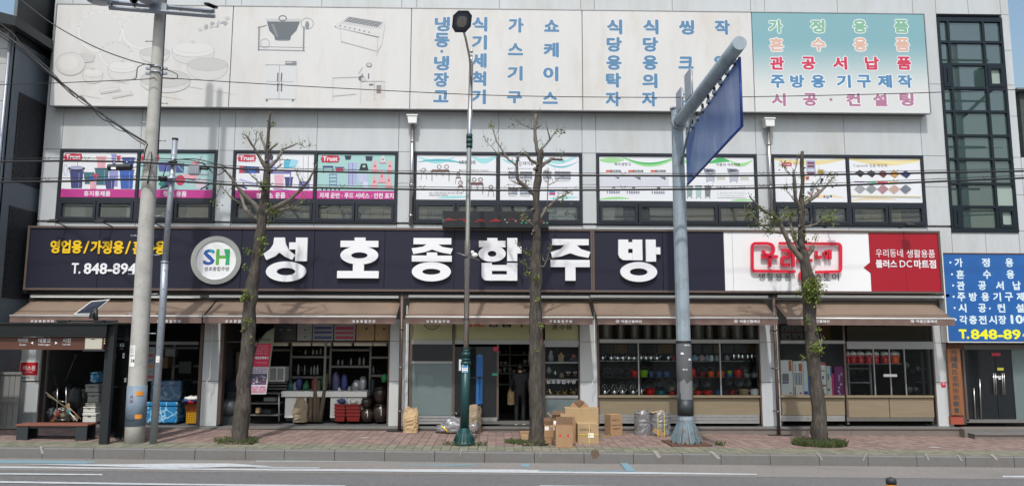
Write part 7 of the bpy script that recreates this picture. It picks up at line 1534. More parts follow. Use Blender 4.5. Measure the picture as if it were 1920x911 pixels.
def sackm(q, c, wd, hh, m, dpt=.16, seed=0, tw=.35):
    n = 26; vs = []; fs = []; R_ = 16
    for i in range(R_ + 1):
        u = i / R_; w_ = wd * (1 - (.0 if u < .75 else (u - .75) * (1 - tw) * 4)); d = dpt * (1 - .85 * max(0, u - .6) / .4)
        for k_ in range(n):
            a = 2 * math.pi * k_ / n; ca, sa = math.cos(a), math.sin(a); e = .5; x = abs(ca) ** e * (1 if ca > 0 else -1) * w_; y = abs(sa) ** e * (1 if sa > 0 else -1) * d
            f = 1 + .13 * noise.noise(Vector((ca * 2, sa * 2 + seed * 3, u * 4))) + .09 * noise.noise(Vector((ca * 5, sa * 5 + seed, u * 11))); vs.append((c[0] + x * f, c[1] + y * f, c[2] + hh * u * (1 + .03 * noise.noise(Vector((ca * 3, sa * 3, seed))) * (u > .8)) + .12 * (u > .85) * noise.noise(Vector((ca * 4, sa * 4, seed + 5)))))
    for i in range(R_):
        for k_ in range(n): j = (k_ + 1) % n; fs.append((i * n + k_, i * n + j, (i + 1) * n + j, (i + 1) * n + k_))
    fs.append(tuple(range(n - 1, -1, -1))); fs.append(tuple(R_ * n + k_ for k_ in range(n)))
    vs = [(v[0] + rnd.uniform(-.009, .009), v[1] + rnd.uniform(-.014, .014), v[2] + rnd.uniform(-.006, .006)) for v in vs]; q.add(vs, fs, m, False)
sackm(q, c, .19, .6, 'sack', .15, 1); q.build('sack_cloth', sk)
q = MB(); q.tube([(c[0] - .08, c[1] - .12, c[2] + .33), (c[0] - .07, c[1] - .15, c[2] + .30)], .02, 'ink', 6); q.build('sack_mark', sk)
for i, (a, y0, c_, y1, r, lb) in enumerate(((583.5, 729, 582, 790, 4.2, 'shortest round wooden post leaning by the brown sack'), (592, 709, 591, 790, 5, 'tallest upright wooden post by the brown sack'), (598, 712, 596, 790, 3, 'thin wooden post tucked behind the tallest one'), (613.5, 700, 600, 790, 4.3, 'slanting wooden post leaning over the white counter'))):
    q = MB(); r2 = r / pm(0); q.tube([at(c_, y1, .55), at((a + c_) / 2, (y0 + y1) / 2, .58), at(a, y0, .62)], [r2, r2 * .97, r2 * .92], 'log', 10, rough=.08); o = q.build('wooden_post'); tag(o, lb, 'wooden post', 'wooden posts on the shop step')
M('basket_red', rgb(128, 32, 30, .9), .45)
for i, (a, c_, lb) in enumerate(((626, 647.5, 'nested stack of red plastic baskets next to the wooden posts'), (648, 676, 'wider nested stack of red plastic baskets beside the brown jars'))):
    t_ = thing('red_basket_stack', lb, 'basket stack', at((a + c_) / 2, 790, .0), 'nested red baskets')
    for k_ in range(4):
        q = MB(); y1 = 789.5 - k_ * 6.5; y0 = y1 - 13; r0, r1 = rect(a + 2, y0, c_ - 2, y1, .0), None
        x0, x1 = at(a + 1, y0, .4)[0], at(c_ - 1, y0, .4)[0]; z0, z1 = at(600, y1, .4)[2], at(600, y0, .4)[2]; w_ = (x1 - x0) * .07
        V = [(x0 + w_, .43, z0), (x1 - w_, .43, z0), (x1 - w_, .7, z0), (x0 + w_, .7, z0), (x0, .4, z1), (x1, .4, z1), (x1, .73, z1), (x0, .73, z1)]; q.add(V, [(3, 2, 1, 0), (0, 1, 5, 4), (1, 2, 6, 5), (2, 3, 7, 6), (3, 0, 4, 7)], 'basket_red')
        q.box(x0 - .012, x1 + .012, -.014 + .4, -.001 + .4, z1 - .025, z1, 'basket_red'); q.box(x0 - .012, x1 + .012, .731, .745, z1 - .025, z1, 'basket_red'); q.build('basket', t_)
def jar(cx, y0, y1, wpx, Y, lb, m='earthen', rope=False, lid=True):
    c = at(cx, y1, Y); h = (y1 - y0) / pm(Y); R2 = wpx / 2 / pm(Y); t_ = thing('earthen_jar', lb, 'jar', c, 'brown glazed jars'); q = MB(); q.lathe(c, [(R2 * .62, 0), (R2 * .9, h * .22), (R2, h * .5), (R2 * .93, h * .7), (R2 * .7, h * .85)], m, 20); q.build('jar_body', t_)
    q = MB(); q.lathe(c, [(R2 * .78, h * .84), (R2 * .8, h * .88), (R2 * .7, h * .92), (R2 * .2, h * .94), (R2 * .12, h), (.004, h)], m, 20); q.build('lid', t_)
    if rope: q = MB(); q.tube([(c[0] + R2 * .2, c[1] - R2 * .62, c[2] + .02), (c[0] + R2 * .25, c[1] - R2 * 1.02, c[2] + h * .5), (c[0] + R2 * .15, c[1] - R2 * .8, c[2] + h * .85)], .008, 'foam_white', 5); q.build('rope', t_)
jar(688, 765, 789.5, 25, .6, 'brown jar on the floor tied with a pale rope', rope=True); jar(687, 744, 764.5, 20, .6, 'small round brown jar sitting on the roped one'); jar(713, 755, 789.5, 28, .6, 'largest dark brown jar at the pillar', rope=True); jar(713, 724, 755, 24, .6, 'tall dark brown jar stacked on the largest one')
for i, (cx, y0, y1, w_, m, lb) in enumerate(((545, 714, 732, 12, ink(20, 70, 70), 'green bottle at the start of the white counter'), (553, 716, 732, 8, 'foam_grey', 'pale round dial clock on the white counter'), (560, 708, 732, 14, ink(26, 34, 90), 'blue bag of goods on the white counter'), (574, 714, 732, 13, ink(20, 90, 50), 'green glass bottles bundled on the counter'), (587, 706, 732, 6, ink(170, 30, 30), 'red capped bottle between the posts'), (604, 705, 732, 8, ink(20, 90, 50), 'green bottle with a red cap by the slanting post'), (629, 700, 733, 15, ink(70, 74, 110), 'bluish plastic wrapped lamp bag'), (645, 702, 732, 13, ink(44, 50, 120), 'round blue fan guard wrapped in film'), (636, 726, 733, 6, 'foam_white', 'small white cup on the counter end'), (655, 724, 733, 7, 'foam_grey', 'pale bowl stack on the counter'), (668, 712, 733, 18, 'film', 'clump of clear plastic bags on the counter'), (680, 706, 733, 14, 'film', 'clear plastic bag behind the brown jar'), (721, 701, 717, 13, ink(20, 110, 50), 'green basket near the pillar'), (640, 747, 757, 16, ink(60, 76, 120), 'blue cloth lump on the red baskets'), (663, 749, 757, 13, 'foam_white', 'white rounded pot lid on the red baskets'))):
    c = at(cx, y1, .85 if i < 12 else .55); Y = c[1]; h = (y1 - y0) / pm(Y); R2 = w_ / 2 / pm(Y); q = MB()
    if 'bottle' in lb: q.lathe(c, [(R2, 0), (R2, h * .6), (R2 * .4, h * .8), (R2 * .4, h)], m, 12); cat = 'bottle'
    else: q.lump((c[0], c[1], c[2] + h * .5), R2, m, 1, .8, h / 2 / R2, .3, i); cat = 'bag' if 'bag' in lb else 'household item'
    o = q.build('bottle' if cat == 'bottle' else 'wrapped_goods'); tag(o, lb, cat)
for r_i, (y, xs, h) in enumerate(((702, range(553, 615, 6), 20), (684, range(634, 690, 8), 16), (664, range(552, 612, 7), 12), (700, range(700, 728, 8), 14))):
    for j, px in enumerate(xs):
        c = at(px, y, 1.35); hh = h * rnd.uniform(.6, 1) / pm(1.35); q = MB(); R2 = rnd.uniform(.02, .035); q.lathe(c, [(R2, 0), (R2, hh * .7), (R2 * .5, hh * .85), (R2 * .5, hh)], 'glass_dim' if rnd.random() < .5 else 'foam_grey', 8); o = q.build('glass_jar'); tag(o, ordn[j] + ' small glass jar on the ' + ['lower shelf behind the wooden posts', 'shelf behind the bluish bags', 'highest shelf behind the banner side', 'shelf beside the pillar'][r_i] + ', dim', 'jar', 'glass jars on the dim rear shelves')
bx = thing('covered_cart', 'dark cart covered in plastic behind the first tree trunk', 'cart', at(425, 790, .5)); q = MB(); q.lump(at(430, 765, .5), .38, 'charcoal', 1, .8, .7, .2, 8); q.build('plastic_cover', bx); q = MB(); c = at(430, 780, .5); q.box(c[0] - .3, c[0] + .3, .3, .7, ZP, c[2] + .05, 'charcoal'); q.build('cart_body', bx)
R5 = random.Random(12)
for i, (px, py, w_, h_, Y, m, lb) in enumerate(((437, 770, 26, 34, .75, 'charcoal', 'dark draped crate beside the covered cart'), (432, 736, 18, 22, .9, 'navy', 'navy sack on the draped crate behind the first tree'), (445, 700, 14, 40, 1.4, 'sack', 'rolled mats standing behind the first tree trunk'), (482, 733, 18, 9, .6, 'card_dark', 'flat brown box on the low steel rack, below the banner'), (506, 752, 22, 7, .6, 'foam_grey', 'grey tray stack on the middle board of the steel rack'), (498, 775, 24, 8, .6, 'charcoal', 'dark tray stack on the lowest board of the steel rack'), (592, 731, 12, 8, .9, 'foam_grey', 'pale box on the counter between the wooden posts'), (610, 731, 10, 12, .95, 'navy', 'dark blue tub on the counter by the slanting post'), (676, 731, 10, 14, .9, 'foam_grey', 'grey tub at the pillar end of the counter'), (697, 742, 10, 30, 1.1, 'charcoal', 'dark stacked tubs behind the small round jar'), (300, 690, 30, 20, 1.3, 'card_dark', 'brown box on the rear shelf above the blue marbled boxes'), (345, 700, 22, 22, 1.3, 'charcoal', 'dark box on the rear shelf above the yellow crate'), (262, 780, 10, 40, .5, 'foam_grey', 'grey board leaning beside the concrete pole'), (318, 668, 18, 14, 1.4, 'foam_grey', 'grey box high on the rear shelf'), (112, 790, 34, 10, .45, 'card_dark', 'flattened cartons under the hand cart'), (136, 790, 14, 12, .5, 'sack', 'small burlap lump beside the white foam stack'), (92, 786, 10, 22, .6, 'charcoal', 'dark bucket at the left wall of the open shop'))):
    c = at(px, py, Y); W2, H2 = w_ / pm(Y), h_ / pm(Y); q = MB()
    if 'box' in lb or 'carton' in lb or 'crate' in lb or 'board' in lb or 'tray' in lb: q.obox((c[0], c[1] + .12, c[2] + H2 / 2), (W2, .24, H2), R5.uniform(-.25, .25), m)
    elif 'tub' in lb or 'bucket' in lb or 'roll' in lb: q.lathe((c[0], c[1] + .1, c[2]), [(W2 * .38, 0), (W2 * .48, H2 * .45), (W2 * .42, H2 * .46), (W2 * .5, H2), (W2 * .4, H2)], m, 14)
    else: q.lump((c[0], c[1] + .1, c[2] + H2 / 2), W2 / 2, m, 1, .8, H2 / W2, .4, i + 30)
    o = q.build('stored_goods', bevel=.008); tag(o, lb, 'stored goods')
t_ = thing('notice_papers', 'pale printed sheets taped inside the glass behind the two poles', 'notice', at(281, 690, .3)); q = MB(); q.pbox(274, 650, 289, 714, .3, .01, 'foam_grey'); q.build('paper_sheet', t_); q = MB(); q.lay(.299)
for k_ in range(6): q.pr(276, 653 + k_ * 10, 287, 659 + k_ * 10, ink(*((110, 130, 130), (150, 60, 80), (90, 110, 140), (170, 110, 60))[k_ % 4]))
q.build('poster_print', t_)
# --- doorway person
def person():
    c = at(975, 786, .45); x, y, z = c[0], .45, ZP + .0
    t_ = thing('person', 'person in black jacket and trousers seen from behind, holding a tan bag in the doorway', 'person', (x, y, z)); H = (786 - 678) / pm(.45) ; k_ = H / 1.7
    J = dict(pel=(0, 0, .92), spine=(0, .02, 1.12), chest=(0, .01, 1.32), neck=(.0, 0, 1.46), nk2=(.0, -.0 + .02, 1.52), hd=(0, .03, 1.60), hd2=(0, .03, 1.66),
             shl=(-.19, 0, 1.38), ell=(-.25, .04, 1.12), wrl=(-.21, .17, .92), shr=(.19, 0, 1.38), elr=(.25, .05, 1.12), wrr=(.14, .2, .98),
             hil=(-.09, 0, .88), knl=(-.10, .02, .48), anl=(-.11, -.02, .08), tol=(-.12, .13, .04), hir=(.09, 0, .88), knr=(.10, .03, .48), anr=(.09, -.02, .08), tor=(.12, .13, .04))
    E = [('pel', 'spine'), ('spine', 'chest'), ('chest', 'neck'), ('neck', 'nk2'), ('nk2', 'hd'), ('hd', 'hd2'), ('chest', 'shl'), ('shl', 'ell'), ('ell', 'wrl'), ('chest', 'shr'), ('shr', 'elr'), ('elr', 'wrr'), ('pel', 'hil'), ('hil', 'knl'), ('knl', 'anl'), ('anl', 'tol'), ('pel', 'hir'), ('hir', 'knr'), ('knr', 'anr'), ('anr', 'tor')]
    R2 = dict(pel=.175, spine=.17, chest=.19, neck=.075, nk2=.055, hd=.085, hd2=.07, shl=.09, ell=.065, wrl=.035, shr=.09, elr=.065, wrr=.035, hil=.115, knl=.085, anl=.065, tol=.045, hir=.115, knr=.085, anr=.065, tor=.045)
    def skin(names, edges, m, nm, par, rad, jit=0, J_=J):
        me = bpy.data.meshes.new(nm); ix = {n: i for i, n in enumerate(names)}
        me.from_pydata([tuple(v * k_ for v in J_[n]) for n in names], [(ix[a], ix[c_]) for a, c_ in edges], []); o = bpy.data.objects.new(nm, me); C.objects.link(o)
        s_ = o.modifiers.new('s', 'SKIN'); s_.use_smooth_shade = True
        for i, n in enumerate(names): me.skin_vertices[0].data[i].radius = (rad[n] * k_, rad[n] * .8 * k_)
        me.skin_vertices[0].data[0].use_root = True; o.modifiers.new('u', 'SUBSURF').levels = 2; o.modifiers['u'].render_levels = 2
        bpy.context.view_layer.update(); dg = bpy.context.evaluated_depsgraph_get(); m2 = bpy.data.meshes.new_from_object(o.evaluated_get(dg)); o.modifiers.clear(); o.data = m2; m2.materials.clear()
        for mm in m: m2.materials.append(MATS[mm])
        o.parent = par; return o, m2
    o, me = skin(list(J), E, ['jacket', 'trouser', 'skin'], 'body', t_, R2)
    for p in me.polygons:
        zc = p.center.z / k_; p.material_index = 2 if zc > 1.49 else (1 if zc < .88 and abs(p.center.x) < .2 else 0); p.use_smooth = True
    def loc(v): return (x + v[0] * k_, y + v[1] * k_, z + v[2] * k_)
    q = MB(); h = loc((0, .02, 1.64)); q.lump(h, .115 * k_, 'hair', .92, 1.02, 1.0, .12, 2); q.build('hair', t_)
    q = MB(); 
    for sx_ in (-1, 1): q.sph(loc((sx_ * .088, .04, 1.60)), .022 * k_, 'skin', .5, .8, 1.2)
    q.sph(loc((0, .125, 1.595)), .016 * k_, 'skin', .8, 1, 1.2); q.build('ear', t_)
    for w_, sd in (('wrl', -1), ('wrr', 1)):
        b0 = Vector(J[w_]); q = MB(); palm = b0 + Vector((0, .05, -.03)); q.lathe(loc(b0), [(.028 * k_, -.09 * k_), (.036 * k_, -.05 * k_), (.026 * k_, .02)], 'skin', 8, .6, 1)
        for f in range(4): a = b0 + Vector((0, -.025 + .018 * f, -.085)); L2 = (.06, .072, .068, .05)[f]; q.tube([loc(a), loc(a + Vector((-sd * .012, .008, -L2 * .55))), loc(a + Vector((-sd * .034, .012, -L2)))], [.009 * k_, .008 * k_, .006 * k_], 'skin', 6)
        a = b0 + Vector((-sd * .01, .035, -.04)); q.tube([loc(a), loc(a + Vector((-sd * .02, .03, -.03))), loc(a + Vector((-sd * .03, .035, -.055)))], [.011 * k_, .009 * k_, .007 * k_], 'skin', 6); q.build('hand', t_)
    q = MB()
    for sd in (-1, 1): q.obox(loc((sd * .11, .05, .012)), (.085 * k_, .26 * k_, .022 * k_), 0, 'foam_white'); q.lump(loc((sd * .11, .05, .055)), .06 * k_, 'black', .75, 2, .7, .1, 3)
    q.build('shoe', t_)
    bg_ = thing('tan_bag', 'tan paper shopping bag held at the side of the person in the doorway', 'bag', loc((-.25, .17, .6))); q = MB(); a = loc((-.25, .2, .55)); sackm(q, a, .1, .36, 'kraft', .08, 7, .8); q.build('bag_body', bg_); q = MB(); q.tube([(a[0] - .05, a[1], a[2] + .34), (a[0] - .03, a[1], a[2] + .42), (a[0] + .03, a[1], a[2] + .42), (a[0] + .05, a[1], a[2] + .34)], .006, 'kraft', 5); q.build('bag_handle', bg_)
person()
# dim shelves with dishes inside the doorway
sh = thing('dish_shelf', 'dim shelving with stacked dishes inside the dark doorway', 'shelf', at(960, 780, 1.8)); 
for y in (664, 684, 699, 720): q = MB(); q.pbox(933, y, 1000, y + 1.8, 1.8, .35, 'alu_dull'); q.build('shelf_board', sh)
q = MB(); q.pbox(955, 645, 957, 760, 1.8, .3, 'alu_dull'); q.build('upright', sh)
for r_i, y in enumerate((663.5, 683.5, 698.5)):
    for j in range(7):
        px = 938 + j * 9 + rnd.uniform(-1.5, 1.5); c = at(px, y, 1.9); R2 = rnd.uniform(.045, .07); h = rnd.uniform(.07, .16); q = MB(); q.lathe(c, [(R2 * .5, 0), (R2, h * .6), (R2, h), (R2 * .9, h)], rnd.choice(('foam_grey', 'earthen', 'pot_steel')), 12); o = q.build('bowl_stack'); tag(o, ordn[j] + ' stack of bowls on the ' + ['highest', 'middle', 'lowest'][r_i] + ' dim shelf inside the doorway', 'bowls', 'bowl stacks inside the doorway')
# display case ornaments
ORN = [(1033, 678, 10, 22, 'foam_grey', 'pale bottle ornament on the top display shelf'), (1052, 678, 14, 18, 'card_pale', 'straw coloured house ornament on the top display shelf'), (1076, 678, 14, 14, 'charcoal', 'dark gift box with a colourful round emblem on the top shelf'), (1029, 700, 10, 12, 'foam_grey', 'small pale ornament on the middle display shelf'), (1041, 703, 9, 8, 'chrome', 'little chrome bird ornament on the middle shelf'), (1053, 708, 10, 10, 'sack', 'round woven ornament on the middle shelf'), (1065, 708, 11, 14, 'earthen', 'brown owl figurine on the middle shelf'), (1078, 708, 10, 14, 'earthen', 'brown owl figurine next to the case frame')]
for cx, y1, w_, h_, m, lb in ORN:
    c = at(cx, y1, .28); R2 = w_ / 2 / pm(.28); h = h_ / pm(.28); t_ = thing('ornament', lb, 'ornament', c, 'ornaments in the lit display case'); q = MB()
    if 'box' in lb: q.box(c[0] - R2, c[0] + R2, c[1], c[1] + .1, c[2], c[2] + h * .6, m); q.build('box_body', t_); q = MB(); q.ring(c[0], c[2] + h * .72, R2 * .5, R2 * .5, R2 * .15, R2 * .15, c[1] + .03, c[1] + .05, ink(200, 80, 60), 14); q.build('emblem', t_)
    elif 'house' in lb: q.box(c[0] - R2 * .7, c[0] + R2 * .7, c[1], c[1] + .1, c[2], c[2] + h * .55, m); q.build('house_body', t_); q = MB(); q.prism([(c[0] - R2, c[2] + h * .55), (c[0] + R2, c[2] + h * .55), (c[0], c[2] + h)], c[1] - .01, c[1] + .11, m); q.build('house_roof', t_)
    else:
        q.lathe(c, [(R2 * .6, 0), (R2, h * .3), (R2 * .9, h * .6), (R2 * .55, h * .7), (R2 * .7, h * .85), (.004, h)], m, 12); q.build('figure_body', t_)
        if 'owl' in lb:
            q = MB(); 
            for sd in (-1, 1): q.sph((c[0] + sd * R2 * .4, c[1] - R2 * .75, c[2] + h * .72), R2 * .3, 'foam_white'); q.tube([(c[0] + sd * R2 * .5, c[1], c[2] + h * .9), (c[0] + sd * R2 * .7, c[1], c[2] + h * 1.08)], [R2 * .2, .003], m, 5)
            q.build('owl_face', t_)
GA = [(1032, 'rearing golden horse figurine at the left of the lowest display shelf', 14, 15), (1046, 'smallest golden pig figurine on the lowest display shelf', 10, 9), (1059, 'golden big eared animal figurine in the middle of the lowest shelf', 11, 11), (1075, 'largest golden pig figurine by the display case frame', 15, 13)]
for cx, lb, w_, h_ in GA:
    c = at(cx, 741, .17); R2 = w_ / 2 / pm(.17); h = h_ / pm(.17); t_ = thing('gold_figurine', lb, 'figurine', c, 'golden animal figurines'); q = MB()
    if 'horse' in lb:
        q.tube([(c[0] + R2 * .9, c[1], c[2] + h * .12), (c[0] + R2 * .3, c[1], c[2] + h * .2), (c[0] - R2 * .2, c[1], c[2] + h * .45), (c[0] - R2 * .2, c[1], c[2] + h * .75), (c[0] - R2 * .7, c[1], c[2] + h * .85)], [R2 * .15, R2 * .42, R2 * .4, R2 * .25, R2 * .14], 'gold', 10); q.build('horse_body', t_); q = MB(); q.tube([(c[0] - R2 * .2, c[1], c[2] + h * .5), (c[0] - R2 * .9, c[1], c[2] + h * .5), (c[0] - R2, c[1], c[2] + h * .3)], R2 * .12, 'gold', 6); q.tube([(c[0], c[1], c[2] + h * .3), (c[0] - R2 * .4, c[1], c[2])], R2 * .15, 'gold', 6); q.tube([(c[0] + R2 * .3, c[1], c[2] + h * .2), (c[0] + R2 * .5, c[1], c[2])], R2 * .15, 'gold', 6); q.build('horse_leg', t_)
    else:
        q.lump((c[0], c[1], c[2] + h * .42), R2 * .95, 'gold', 1, .8, h * .42 / R2, .12, 2); q.build('animal_body', t_); q = MB(); q.sph((c[0], c[1] - R2 * .6, c[2] + h * .5), R2 * .4, 'gold', 1, .8, .8)
        for sd in (-1, 1): q.tube([(c[0] + sd * R2 * .5, c[1] - .01, c[2] + h * .75), (c[0] + sd * R2 * .75, c[1] - .01, c[2] + h * 1.02)], [R2 * .3, .004], 'gold', 6); q.sph((c[0] + sd * R2 * .3, c[1] - R2 * .75, c[2] + h * .68), R2 * .1, 'black')
        q.build('animal_head', t_)
# --- shop 4 : cookware
def px_(cx, y1, Y): return at(cx, y1, Y)
def kettle(cx, y1, w_, h_, Y, m, lb, grp):
    c = at(cx, y1, Y); s_ = pm(Y); R2 = w_ / 2 / s_; h = h_ / s_; t_ = thing('kettle', lb, 'kettle', c, grp); q = MB(); q.lathe(c, [(R2 * .75, 0), (R2, h * .12), (R2 * .98, h * .35), (R2 * .75, h * .55), (R2 * .4, h * .66)], m, 18); q.build('kettle_body', t_)
    q = MB(); q.lathe(c, [(R2 * .42, h * .655), (R2 * .3, h * .7), (R2 * .06, h * .72), (R2 * .12, h * .78), (.003, h * .8)], m, 12); q.build('lid', t_)
    q = MB(); q.tube([(c[0] + R2 * .8, c[1], c[2] + h * .3), (c[0] + R2 * 1.25, c[1], c[2] + h * .45), (c[0] + R2 * 1.45, c[1], c[2] + h * .72)], [R2 * .2, R2 * .13, R2 * .09], m, 8); q.build('spout', t_)
    q = MB(); q.tube([(c[0] + R2 * .85 * math.cos(a), c[1], c[2] + h * .5 + h * .5 * math.sin(a)) for a in [math.pi * k_ / 10 for k_ in range(11)]], R2 * .06, 'black' if Y > .3 else m, 5); q.build('handle', t_)
def pot(cx, y1, w_, h_, Y, m, lb, grp, lid=True, lidm=None, knob='black', nm='cooking_pot'):
    c = at(cx, y1, Y); s_ = pm(Y); R2 = w_ / 2 / s_; h = h_ / s_; t_ = thing(nm, lb, 'pot', c, grp); q = MB(); hb = h * (.68 if lid else 1)
    q.lathe(c, [(R2 * .82, 0), (R2 * .88, h * .04), (R2 * .9, hb * .9), (R2 * .93, hb)] + ([] if lid else [(R2 * .88, hb), (R2 * .85, hb * .3), (.003, hb * .28)]), m, 20, close=lid); q.build('pot_body', t_)
    q = MB()
    for sd in (-1, 1): q.tube([(c[0] + sd * R2 * .85, c[1] - R2 * .25, c[2] + hb * .75), (c[0] + sd * R2 * 1.15, c[1] - R2 * .2, c[2] + hb * .8), (c[0] + sd * R2 * 1.15, c[1] + R2 * .2, c[2] + hb * .8), (c[0] + sd * R2 * .85, c[1] + R2 * .25, c[2] + hb * .75)], R2 * .07, m, 6)
    q.build('handle', t_)
    if lid: q = MB(); q.lathe(c, [(R2 * .96, hb), (R2 * .95, hb + h * .04), (R2 * .6, hb + h * .14), (R2 * .1, hb + h * .18)], lidm or m, 20); q.build('lid', t_); q = MB(); q.lathe(c, [(R2 * .08, hb + h * .17), (R2 * .17, hb + h * .26), (.003, hb + h * .31)], knob, 10); q.build('knob', t_)
gk = 'kettles in the cookware window'
for i, (cx, w_) in enumerate(((1130, 9), (1146, 11), (1158, 11), (1168, 9), (1179, 10), (1189, 10), (1202, 7), (1211, 9), (1220.5, 8), (1231.5, 11), (1253, 8))): kettle(cx, 676, w_, 17, .42, 'chrome', ordn[i] + ' shiny kettle from the doorway end of the top cookware shelf', gk)
for i, (cx, w_) in enumerate(((1134, 13), (1152, 13), (1167, 11), (1187, 13), (1203, 7))): kettle(cx, 741, w_, 20, .24, 'chrome', ordn[i] + ' large chrome kettle from the doorway end of the bottom cookware shelf', 'chrome kettles on the lowest cookware shelf')
for i, (cx, w_, m, lb) in enumerate(((1303, 12, ink(120, 160, 190), 'pale blue kettle'), (1316, 12, ink(190, 150, 150), 'pink patterned kettle'), (1326, 8, ink(120, 150, 180), 'small pale blue kettle'), (1344, 8, 'foam_grey', 'small grey kettle just before the second mullion'), (1363, 9, 'foam_grey', 'small grey kettle just after the second mullion'), (1262, 8, 'basket_red', 'dark red kettle half behind the mast'))): kettle(cx, 676, w_, 15, .42, m, lb + ' on the top cookware shelf', 'coloured kettles on the top cookware shelf')
for i, (cx, h_) in enumerate(((1376, 13), (1385, 13), (1392, 12), (1402, 12), (1410, 13), (1419, 15))):
    c = at(cx, 676, .42); s_ = pm(.42); R2 = 3 / s_; h = h_ / s_; t_ = thing('steel_pitcher', ordn[i] + ' slim steel pitcher toward the pillar on the top cookware shelf', 'pitcher', c, 'steel pitchers on the top cookware shelf'); q = MB(); q.lathe(c, [(R2, 0), (R2, h * .7), (R2 * .7, h * .85), (R2 * .8, h)], 'chrome', 12); q.build('pitcher_body', t_); q = MB(); q.tube([(c[0] + R2 * .8, c[1], c[2] + h * .85), (c[0] + R2 * 1.9, c[1], c[2] + h * .75), (c[0] + R2, c[1], c[2] + h * .25)], .006, 'chrome', 5); q.build('handle', t_)
boxo('white_canister', 1331, 666, 1338, 676, .42, .1, 'foam_white', 'square white canister on the top cookware shelf', 'canister')
Rm, Gm, Bm, Om = M('enamel_red', rgb(190, 24, 28, 1.2), .25, coat=.5), M('enamel_green', rgb(130, 180, 40, 1.1), .3, coat=.4), M('enamel_blue', rgb(70, 104, 150, 1.1), .3, coat=.4), M('enamel_orange', rgb(226, 90, 24, 1.2), .3, coat=.4)
M('enamel_teal', rgb(10, 110, 120, 1.1), .3, coat=.4); M('enamel_maroon', rgb(110, 20, 30, 1.2), .3, coat=.4); M('pan_dark', rgb(40, 44, 48), .35, .2)
gm2 = 'pots on the middle cookware shelf'
for cx, w_, h_, m, lb in ((1131, 15, 11, 'pan_dark', 'dark wide pot nearest the doorway pillar'), (1148, 15, 11, 'pan_dark', 'second dark wide pot'), (1163, 12, 11, 'pan_dark', 'third dark pot'), (1176, 10, 10, 'pan_dark', 'fourth dark pot beside the red one'), (1190, 14, 16, 'enamel_red', 'red pot just before the first mullion'), (1207.5, 15, 17, 'enamel_green', 'lime green pot right after the first mullion'), (1221, 8, 13, 'enamel_blue', 'narrow blue pot'), (1236, 10, 13, 'enamel_blue', 'mid blue pot'), (1250.5, 11, 13, 'enamel_blue', 'blue pot nearest the mast'), (1300, 11, 19, 'enamel_red', 'tall red pot just past the mast'), (1316, 15, 13, 'enamel_maroon', 'wide dark red pot'), (1333, 12, 14, 'enamel_orange', 'orange pot'), (1351, 14, 14, 'enamel_orange', 'orange pot behind the second mullion'), (1368, 12, 7, 'enamel_blue', 'low blue pot under the small green one'), (1384, 16, 18, 'enamel_red', 'tallest bright red pot'), (1400, 11, 9, 'foam_grey', 'small grey pot'), (1416, 17, 9, 'foam_grey', 'wide grey pot at the pillar')): pot(cx, 707, w_, h_, .4, m, lb + ' on the middle cookware shelf', gm2, lid=h_ > 8)
pot(1368, 700, 9, 7, .4, 'enamel_green', 'small green pot stacked on the low blue one', gm2)
gb2 = 'pots on the bottom cookware shelf'
for cx, w_, h_, m, lb in ((1219, 19, 16, 'enamel_red', 'red casserole'), (1239, 17, 12, 'enamel_teal', 'teal pot with a black pan behind'), (1260, 10, 9, 'enamel_red', 'small red pot under a cream one by the mast'), (1308, 18, 12, 'enamel_red', 'bright red low pot just past the mast'), (1327, 18, 12, 'enamel_red', 'bright red low pot before the second mullion'), (1347, 10, 12, 'enamel_blue', 'blue pot behind the second mullion'), (1359, 9, 12, 'pan_dark', 'dark pot after the second mullion'), (1373, 17, 14, 'enamel_maroon', 'maroon pot'), (1415, 17, 15, 'plate', 'white pot with a pointed lid at the pillar')): pot(cx, 741, w_, h_, .24, m, lb + ' on the bottom cookware shelf', gb2)
pot(1260, 731, 8, 7, .24, 'card_pale', 'cream pot stacked on the small red one beside the mast', gb2); pot(1299, 731, 9, 6, .5, 'enamel_green', 'small green pot behind the bright red one past the mast', gb2); pot(1395, 741, 19, 12, .24, 'card_pale', 'wide tan bowl shaped pot on the bottom shelf', gb2, lid=False)
PANL = ['dark pots nearest the doorway', 'second dark pot', 'third dark pot', 'red pot before the first mullion', 'lime green pot', 'narrow blue pot', 'red casserole', 'teal pot', 'small red pot by the mast', 'gap before the first mullion', 'chrome kettles', 'red low pot past the mast', 'second red low pot', 'second mullion, high up', 'orange pot', 'wide dark red pot', 'tallest red pot', 'wide grey pot', 'dark pot after the second mullion', 'maroon pot', 'tan bowl shaped pot', 'first mullion']
